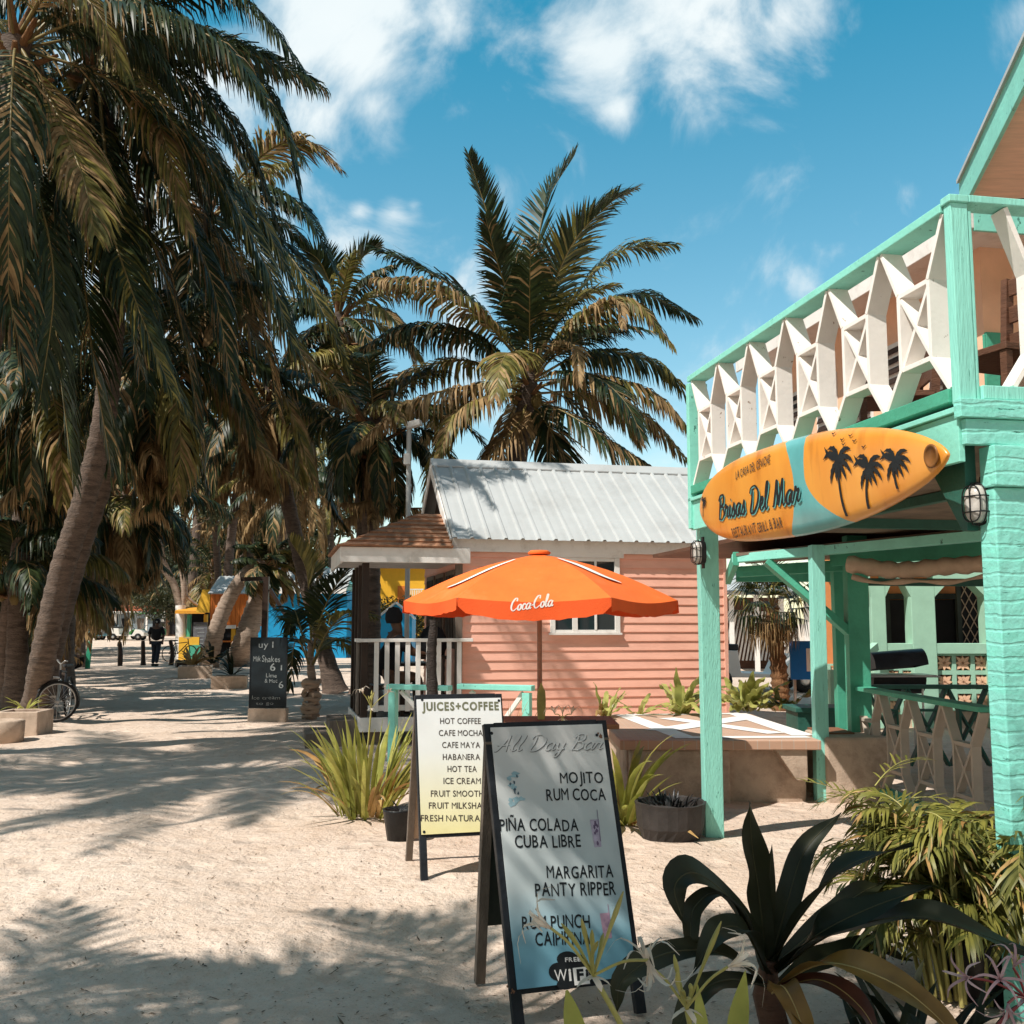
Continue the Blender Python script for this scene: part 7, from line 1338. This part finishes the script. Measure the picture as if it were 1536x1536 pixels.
# fan palm beside the golf cart
Yq = 19.5; c = at(1158, 912, Yq); b = V((at(1168, 935, Yq).x, Yq, 0)); o = thing('fan_palm', 'short fan palm with shaggy trunk in front of the golf cart', 'palm tree', b); mb = MB(); q = catmull([b - Z * .1, V((b.x - .02, Yq, .7)), c], 40); mb.tube(q, [.17 - .05 * i / 39 + .03 * (i % 3 == 0) for i in range(40)], 10); mb.build('trunk', m_fibre, o); lb = LB()
for i in range(38):
    f = i / 38; az = i * 2.4; el = R(80 - 135 * f); d = V((math.cos(az) * math.cos(el), math.sin(az) * math.cos(el), math.sin(el))); st_ = .30 + .35 * math.sin(PI * min(1, f + .25)); h_ = c + d * st_ - Z * (.25 * f * f); s = d.cross(Z); s = s.normalized() if s.length > .1 else V((1, 0, 0)); nn = s.cross(d)
    lb.add([c - s * .012, c + s * .012, h_ + s * .01, h_ - s * .01], [(0, 1, 2, 3)], 3)
    for k in range(22):
        a = R(-115 + 230 * k / 21); dd = (d * math.cos(a) + s * math.sin(a)).normalized(); ln = .55 * (1 - .25 * abs(k - 10.5) / 10.5) * random.uniform(.85, 1.1); w_ = dd.cross(nn).normalized() * .016; m1 = h_ + dd * ln * .55 + nn * .03; dr = .35 if f < .6 else .6; m2 = h_ + (dd * (1 - dr * .6) - Z * dr).normalized() * ln * .98; mi = 2 if f > .72 else (1 if random.random() < .3 else 0)
        lb.add([h_ - w_ * .4, h_ + w_ * .4, m1 + w_, m1 - w_], [(0, 1, 2, 3)], mi); lb.add([m1 - w_, m1 + w_, m2 + w_ * .1, m2 - w_ * .1], [(0, 1, 2, 3)], mi)
lb.build('crown', PMATS, o)
# palms behind and beside the viewer: the trees whose fronds throw the shade on the sand
def offpalm(label, sx, sy, h, L_, nf, r_=.2, **k):      # crown placed so that its shade falls about (sx, sy)
    c = V((sx, sy, 0)) + SUN * (h / SUN.z); b = V((c.x - 1.0, c.y - .5, 0)); palm(label, b, [b, V((b.x + .15, b.y + .1, h * .35)), V((b.x + .6, b.y + .3, h * .8)), c], c, r_ + .04, r_ * .75, [], [dict(nf=nf, L=L_, n=48, hang=.30, dry=.05, wid=.046, lmax=.75, **{**dict(elo=-35, ehi=55), **k})], nuts=6)
offpalm('coconut palm left of the viewer, outside the picture, nearest the street', -4.6, 11.8, 8.6, 4.4, 26)
offpalm('second coconut palm left of the viewer outside the picture', -3.0, 11.6, 9.2, 3.6, 24, elo=-20)
offpalm('coconut palm behind and left of the viewer outside the picture', -2.3, 3.0, 6.4, 3.7, 24, ehi=40, elo=-20)
offpalm('coconut palm just behind the viewer outside the picture', .2, 3.5, 6.0, 3.1, 30, ehi=40, elo=-20)
offpalm('young coconut palm close behind the viewer on the right, outside the picture', 1.5, 2.9, 5.6, 2.6, 24, ehi=45, elo=-20)
# ------------------------------------------------------------------ clumps of strap leaved lilies and other small plants
def clump(label, x, y, n, L, W, mats, name='lily_clump', cat='plant', z=0, rad=.12, elr=(35, 88), dr=(.3, 1.2), mixn=None, k=9, wave=0, group=None, fold=.3, z_on=None):
    o = thing(name, label, cat, (x, y, z), 0, group); bs = [MB() for _ in mats]
    for i in range(n):
        a = random.random() * 6.283; r_ = rad * math.sqrt(random.random()); el = R(random.uniform(*elr)); j = 0 if mixn is None or random.random() > mixn else 1
        strap(bs[j], (x + r_ * math.cos(a), y + r_ * math.sin(a), z + random.uniform(-.01, .02)), a + random.uniform(-.5, .5), el * (.75 if j else 1), L * random.uniform(.6, 1.1), W * random.uniform(.75, 1.15), random.uniform(*dr) * (1.6 if j else 1), k, fold, random.uniform(-.6, .6), wave=wave)
    for j, b_ in enumerate(bs):
        if b_.v: b_.build('leaves' if j == 0 else 'withered_leaves', mats[j], o)
    return o
def umbel(root, foot, node, flowers, buds, petal, stem=m_stalk, s=1.0, sr=.012):
    """spider lily: one stout stalk, a knot, buds and thin-petalled flowers on long tubes"""
    foot = V(foot); node = V(node); mid = (foot + node) / 2 + V((.02, 0, 0)); mb = MB(); mb.tube(catmull([foot, mid, node], 12), [sr * (1 - .25 * i / 11) for i in range(12)], 8, flat=.75)
    for t in buds: q = catmull([node, (node + V(t)) / 2 + V((random.uniform(-.01, .01), 0, .01)), V(t)], 8); mb.tube(q, [sr * .38, sr * .36, sr * .34, sr * .38, sr * .5, sr * .62, sr * .5, sr * .15], 6)
    for t, d in flowers: q = catmull([node, node.lerp(V(t), .55) + Z * .012, V(t)], 9); mb.tube(q, [sr * .34] * 9, 6)
    mb.build('stalk', stem, root); mb = MB()
    for k in range(4): a = k * 1.7; strap(mb, node, a, R(-10), .045 * s, .02 * s, 1.2, 4, .3)
    for t, d in flowers:
        d = V(d).normalized(); a1 = d.cross(Z); a1 = a1.normalized() if a1.length > .05 else V((1, 0, 0)); a2 = d.cross(a1)
        for k in range(6):
            g = k * PI / 3 + random.uniform(-.2, .2); o_ = a1 * math.cos(g) + a2 * math.sin(g); L_ = .085 * s * random.uniform(.85, 1.15); p = V(t); pts = [p, p + d * L_ * .4 + o_ * L_ * .18, p + d * L_ * .62 + o_ * L_ * .6, p + d * L_ * .35 + o_ * L_ * 1.0 - Z * L_ * .1]; path_blade(mb, pts, .011 * s, 8, .1, up=d, prof=lambda f: (.6 + 1.2 * f - 1.6 * f * f))
        for k in range(5): g = k * 1.256; o_ = a1 * math.cos(g) + a2 * math.sin(g); mb.tube([V(t), V(t) + d * .045 * s + o_ * .018 * s], .0012 * s, 4)
    mb.build('flowers', petal, root)
b = G(548, 1222); c1_ = clump('sunlit yellow green lily clump left of the smaller menu board', b.x, b.y, 120, .84, .055, [m_strap, m_straporange], rad=.24, elr=(50, 88), dr=(.1, .9), mixn=.16)
mb = MB(); q0 = at(543, 1120, b.y); q1 = at(557, 1062, b.y)
umbel(c1_, (q0.x - .03, b.y, .15), q1, [(q1 + V((-.07, 0, .12)), (-.4, 0, 1)), (q1 + V((.13, 0, .12)), (.6, 0, .7))], [q1 + V((random.uniform(-.03, .03), random.uniform(-.03, .03), random.uniform(.09, .15))) for _ in range(8)], m_petal, s=1.0)
clump('dry grey grass tuft behind the sunlit lily clump', G(512, 1180).x, G(512, 1180).y, 40, .34, .02, [m_straporange], 'grass_tuft', rad=.12, elr=(10, 70), dr=(.6, 1.6))
b = G(940, 1240); clump('lily clump with broad arching leaves right of the large menu board', b.x - .02, b.y + .1, 52, .90, .075, [m_strap, m_straporange], rad=.15, elr=(25, 85), dr=(.4, 1.5), mixn=.1)
b = G(598, 1262); pt = thing('plant_pot', 'small black plastic pot behind the leg of the smaller menu board', 'pot', b); mb = MB(); mb.lathe([(0, 0), (.085, 0), (.12, .22), (.125, .235), (.11, .235), (.105, .2), (0, .2)], b, 18); mb.build('pot', m_potblack, pt); mb = MB()
for i in range(18): a = i * 2.4; strap(mb, b + Z * .2, a, R(random.uniform(10, 60)), random.uniform(.08, .16), .018, 1.0, 5, .2)
tag(mb.build('succulent', m_potblack, None, origin=b + Z * .2), 'dark spiky succulent in the small black pot', 'plant')
b = G(1012, 1266) + V((0, .18, 0)); pt = thing('plant_pot', 'wide dark faceted pot at the foot of the left mint post', 'pot', b); mb = MB(); n_ = 22; vs = []
for r_, z_ in ((.0, 0), (.21, .0), (.25, .10), (.262, .24), (.268, .275), (.245, .275), (.235, .22), (0, .21)): vs += [b + V((r_ * math.cos(2 * PI * i / n_ + .2 * (z_ > .05)), r_ * math.sin(2 * PI * i / n_ + .2 * (z_ > .05)), z_ + random.uniform(-.006, .006))) for i in range(n_)]
mb.add(vs, [(k * n_ + j, k * n_ + (j + 1) % n_, (k + 1) * n_ + (j + 1) % n_, (k + 1) * n_ + j) for k in range(7) for j in range(n_)]); mb.build('pot', mat('dark_clay', (.035, .03, .028), .6, .4, 5, .4, 30), pt)
mb = MB()
for i in range(60): a = random.random() * 6.3; r_ = .2 * math.sqrt(random.random()); strap(mb, b + V((r_ * math.cos(a), r_ * math.sin(a), .23)), a, R(random.uniform(30, 85)), random.uniform(.06, .14), .022, .8, 4, .3)
tag(mb.build('succulent', m_potblack, None, origin=b + Z * .23), 'black rosette succulents filling the wide dark pot', 'plant')
# broad leaf plants along the platform
TP = .56
def onplat(u, v): return G(u, v, TP)
for u, v, n, L, W, lab, el in ((905, 1076, 12, .42, .085, 'curling pale plant at the left end of the brick platform', (35, 85)), (958, 1072, 9, .52, .08, 'sprawling pale plant lying over the brick platform', (5, 55)), (1020, 1070, 22, .62, .12, 'tall pale broad leaved plant just left of the mint post on the platform', (30, 88)), (1120, 1064, 26, .62, .15, 'spreading broad leaved plant between the two mint posts', (15, 80)), (1180, 1060, 16, .62, .14, 'darker broad leaved plant beside the green planter box', (10, 60))):
    q = onplat(u, v); clump(lab, q.x, q.y, n, L, W, [m_table_leaf if 'darker' not in lab else m_bambleaf, m_straporange], 'broad_leaf_plant', z=TP, rad=.07, elr=el, dr=(.4, 1.6), mixn=.12, wave=.18, k=11)
q = onplat(1170, 1048); mb = MB(); q2 = onplat(1000, 1050)
q = at(812, 1082, 8.6); mb = MB(); zz = at(812, 1075, 8.65).z
cc_ = thing('potted_bud', 'single pale upright leaf bud on the wooden table', 'plant', (q.x, 8.7, zz)); mb = MB(); strap(mb, (q.x, 8.62, zz - .02), 1.5, R(88), .30, .10, -.05, 8, .5); mb.build('leaf', m_table_leaf, cc_)
mb = MB(); q = at(842, 1080, 8.5); sp_ = thing('spider_lily', 'small white spider lily flower showing over the wooden table', 'flower', (q.x, 8.35, 0)); umbel(sp_, (q.x, 8.3, .1), (q.x, 8.3, zz + .02), [((q.x + d, 8.3, zz + .05), (d * 4, 0, 1)) for d in (-.06, 0, .07)], [], m_petal, s=1.2)
q = at(762, 1060, 11.0); clump('dry straw coloured bush behind the coffee board', q.x, 11.0, 50, .75, .012, [m_straporange], 'dry_bush', rad=.10, elr=(55, 90), dr=(.2, .9), z=.1)
# kerb planter plants
for u, v, lab, n, L, m_ in ((98, 1084, 'variegated yellow edged plant in the concrete box by the bicycle', 14, .42, m_strap), (285, 1004, 'dry yellow plant in the block planter on the right of the street', 26, 1.0, m_straporange), (316, 1000, 'dark spiky plant behind the block planter', 16, 1.1, m_darkleaf), (345, 1022, 'drooping dark plant in the second block planter', 14, .8, m_darkleaf)):
    q = G(u if u != 98 else 27, v + (6 if u != 98 else 8)); clump(lab, q.x, q.y + .2, n, L, .07 * L / .5, [m_], 'planter_plant', z=.25, rad=.06, elr=(15, 80), dr=(.5, 1.6))
# the big bronze leaved plant in the foreground
b = V((1.06, 4.15, 0)); bp_ = thing('bronze_lily', 'large dark bronze leaved lily spreading in front of the mint building', 'plant', b); yb = 4.15
H_ = lambda u, v, y: at(u, v, y)
dk = MB(); gd = MB(); br_ = MB()
def bl(mb, W, *pts, **k): path_blade(mb, [H_(*p) for p in pts], W * .80, 22, **{**dict(ribm=1, fold=.34, wave=.13, up=(0, -.6, .8)), **k})
bl(dk, .135, (1150, 1450, 4.15), (1138, 1340, 4.1), (1128, 1270, 4.05), (1124, 1202, 4.0), wave=.16)
bl(dk, .125, (1158, 1440, 4.15), (1182, 1350, 4.15), (1208, 1275, 4.2), (1262, 1218, 4.25), wave=.1)
bl(dk, .06, (1152, 1430, 4.15), (1153, 1350, 4.12), (1158, 1265, 4.1))
bl(dk, .15, (1148, 1440, 4.1), (1105, 1360, 3.9), (1045, 1310, 3.75), (1012, 1330, 3.7), (1026, 1385, 3.68), wave=.12)
bl(dk, .085, (1146, 1445, 4.1), (1085, 1345, 3.85), (1042, 1360, 3.75), (1036, 1405, 3.7), (1040, 1428, 3.7), wave=.15)
bl(dk, .14, (1160, 1440, 4.15), (1205, 1370, 4.0), (1270, 1300, 3.9), (1370, 1268, 3.8), up=(0, -.2, 1))
bl(dk, .12, (1160, 1450, 4.15), (1240, 1380, 4.3), (1290, 1340, 4.4), (1330, 1322, 4.5))
bl(dk, .14, (1165, 1455, 4.15), (1230, 1400, 3.9), (1310, 1360, 3.8), (1400, 1330, 3.7))
bl(dk, .16, (1165, 1460, 4.15), (1250, 1400, 3.9), (1370, 1375, 3.7), (1480, 1405, 3.6), (1560, 1436, 3.5), wave=.12, up=(0, -.3, 1))
bl(dk, .14, (1150, 1460, 4.1), (1120, 1400, 3.8), (1080, 1395, 3.6), (1040, 1460, 3.5))
bl(dk, .12, (1145, 1470, 4.1), (1080, 1430, 3.75), (1000, 1430, 3.6), (935, 1470, 3.5), (925, 1520, 3.5))
bl(dk, .12, (1150, 1480, 4.1), (1090, 1470, 3.7), (1040, 1500, 3.5), (1000, 1580, 3.4))
bl(dk, .13, (1165, 1480, 4.15), (1230, 1440, 4.4), (1300, 1420, 4.6), (1370, 1440, 4.7))
bl(gd, .15, (1168, 1475, 4.1), (1240, 1445, 3.8), (1330, 1470, 3.6), (1400, 1520, 3.5), (1460, 1590, 3.45), wave=.1, up=(0, -.5, 1), fold=.35)
bl(gd, .12, (1158, 1490, 4.05), (1175, 1480, 3.8), (1200, 1530, 3.7), (1215, 1600, 3.65))
bl(br_, .10, (1165, 1485, 4.1), (1230, 1470, 3.9), (1290, 1510, 3.75), (1330, 1580, 3.7), wave=.12)
m_rib = mat('olive_midrib', (.06, .055, .025), .5, .3, 9, 0); m_ribg = mat('pale_midrib', (.48, .32, .12), .5, .2, 9, 0)
dk.build('leaves', [m_darkleaf, m_rib], bp_); gd.build('orange_lit_leaves', [m_litleaf, m_ribg], bp_); br_.build('red_brown_leaf', [leafmat('red_brown_leaf', (.10, .03, .02), (.14, .05, .03), .4, .2), m_ribg], bp_)
mb = MB(); mb.tube([b + V((-.02, 0, -.05)), H_(1150, 1490, 4.15), H_(1153, 1440, 4.15)], [.06, .055, .03], 9); mb.build('stem', m_brown, bp_)
# clumping palm in the dark pot to the right
px_ = at(1492, 1300, 4.55); bx2 = px_.x; by2 = 4.75; pot = thing('plant_pot', 'large dark pot under the clumping palm', 'pot', (bx2 + .02, by2, 0)); mb = MB(); mb.lathe([(0, 0), (.15, 0), (.20, .24), (.21, .26), (.19, .26), (.18, .22), (0, .21)], (bx2 - .02, by2 - .1, 0), 20); mb.build('pot', m_potblack, pot)
bo = thing('clumping_palm', 'clump of feathery yellow green bamboo palm before the sawn board pillar', 'plant', (bx2, by2, 0)); lb = LB(); mb = MB()
for i in range(48):
    a = random.random() * 6.3; r_ = .22 * math.sqrt(random.random()); f = V((bx2 - .05 + r_ * math.cos(a) * 1.2, by2 - .1 + r_ * math.sin(a) * .8, 0)); h_ = random.uniform(.38, .80); tp = f + V((math.cos(a) * .1, math.sin(a) * .08, h_)); mb.tube(catmull([f, (f + tp) / 2, tp], 8), [.011, .010, .009, .009, .008, .008, .007, .007], 6)
    for k in range(3):
        az = a + random.uniform(-1.6, 1.6) + k * 2.0; pts = gfrond(tp - Z * (.12 * k), az, R(random.uniform(25, 80)), random.uniform(.26, .40), R(random.uniform(70, 125)))
        frond(lb, pts, 20, .22, .55, .017, random.choice((1, 1, 0)), lift=.25, rad=.006, gap=.08, tip=.6, mix=(2, .06), a0=35, a1=55)
lb.build('crown', [m_bambleaf, m_bambleaf, m_straporange, m_stalk], bo); mb.build('canes', m_stalk, bo)
lb = LB(); o = thing('clumping_palm', 'thin dark seedling palm at the edge of the sunny sand left of the clump', 'plant', (at(1320, 1340, 5.0).x, 5.0, 0)); b = at(1322, 1345, 5.0); b.z = 0; mb = MB(); mb.tube([b, V((b.x - .02, 5.0, .55)), at(1318, 1195, 5.0)], [.012, .010, .007], 6); mb.build('canes', m_darkbrown, o)
for k in range(9): frond(lb, gfrond(V((b.x - .01, 5.0, .35 + .06 * k)), random.uniform(1.8, 4.6) if k % 2 else random.uniform(-1, 1), R(random.uniform(15, 60)), random.uniform(.25, .4), R(50)), 9, .14, .3, .012, 0, rad=.004, tip=.6)
lb.build('crown', [m_bambleaf, m_bambleaf, m_straporange, m_stalk], o)
# low dark growth under it
for k, (u, v, lab) in enumerate(((1370, 1500, 'low dark leafy plant under the orange lit leaf'), (1430, 1520, 'low dark leafy plant beside the pink lily'), (1330, 1450, 'low dark leafy plant behind the bronze lily'))):
    q = at(u, v, 4.0 - .2 * k); clump(lab, q.x, q.y, 46, .34, .05, [m_darkleaf], 'ground_plant', rad=.16, elr=(15, 80), dr=(.5, 1.6))
# spider lilies close to the viewer
q = lambda u, v, y: at(u, v, y)
s1 = thing('spider_lily', 'white spider lily on a stout stalk in front of the large menu board', 'flower', (q(925, 1640, 2.6).x, 2.6, 0)); nd = q(890, 1463, 2.55)
ft = q(960, 1640, 2.6)
umbel(s1, ft, nd, [(q(826, 1392, 2.5), (-1, 0, .55)), (q(972, 1440, 2.45), (.3, -.2, -1))], [q(842, 1385, 2.55), q(872, 1378, 2.5), q(888, 1395, 2.5), q(905, 1400, 2.6), q(897, 1412, 2.45), q(935, 1337, 2.55)], m_petal, s=1.15, sr=.011)
mb = MB(); path_blade(mb, [q(880, 1600, 2.55), q(862, 1540, 2.5), q(850, 1485, 2.48)], .062, 12, .25, up=(0, -1, .3), prof=lambda f: .55 + 1.5 * f - 2.0 * f * f if f < .95 else .1); mb.build('leaf', m_strap, s1)
s2 = thing('spider_lily', 'second white spider lily, its bloom in front of the bronze leaves', 'flower', (q(1030, 1640, 2.65).x, 2.65, 0)); nd = q(1030, 1512, 2.6)
umbel(s2, q(1025, 1640, 2.65), nd, [(q(1092, 1450, 2.55), (1, 0, .45)), (q(972, 1448, 2.6), (-.2, 0, 1))], [q(1011, 1432, 2.6), q(1016, 1458, 2.55), q(1035, 1475, 2.6), q(1022, 1486, 2.5), q(1082, 1382, 2.6), q(1030, 1500, 2.5)], m_petal, s=1.1, sr=.011)
mb = MB(); path_blade(mb, [q(1095, 1640, 2.6), q(1105, 1540, 2.55), q(1118, 1455, 2.5)], .05, 12, .25, up=(0, -1, .3)); path_blade(mb, [q(1050, 1640, 2.65), q(1052, 1560, 2.62), q(1046, 1475, 2.6)], .04, 12, .25, up=(0, -1, .3)); mb.build('leaf', m_strap, s2)
s3 = thing('pink_spider_lily', 'pink striped spider lily on a red stalk at the right picture edge', 'flower', (q(1560, 1600, 3.4).x, 3.4, 0)); nd = q(1540, 1498, 3.3)
umbel(s3, q(1600, 1640, 3.4), nd, [(q(1455, 1466, 3.25), (-1, -.6, .2)), (q(1500, 1470, 3.2), (-.3, -.8, .5)), (q(1512, 1505, 3.2), (-.3, -.7, -.6)), (q(1520, 1452, 3.3), (.2, -.5, 1))], [q(1490, 1545, 3.3)], m_pinkpetal, stem=m_redstalk, s=.95, sr=.012)
# hedge that hides the foot of the yellow house
o = thing('hedge', 'dark hedge below the yellow house seen through the porch', 'hedge', (X(600, 52), 52, 0)); mb = MB(); [mb.tube([(X(600, 52) + d, 52, 0), (X(600, 52) + d * 1.1, 52, 1.6)], [.06, .03], 6) for d in (-1.6, -.8, 0, .8, 1.6)]; mb.build('stems', m_trunk, o); lb = LB(); leaf_cloud(lb, [(X(600, 52) + d, 52, z_, .8) for d in (-2, -1.2, -.4, .4, 1.2, 2) for z_ in (.7, 1.6, 2.3)], 9000, .11, flat=.9); lb.build('leaves', [m_bush], o)
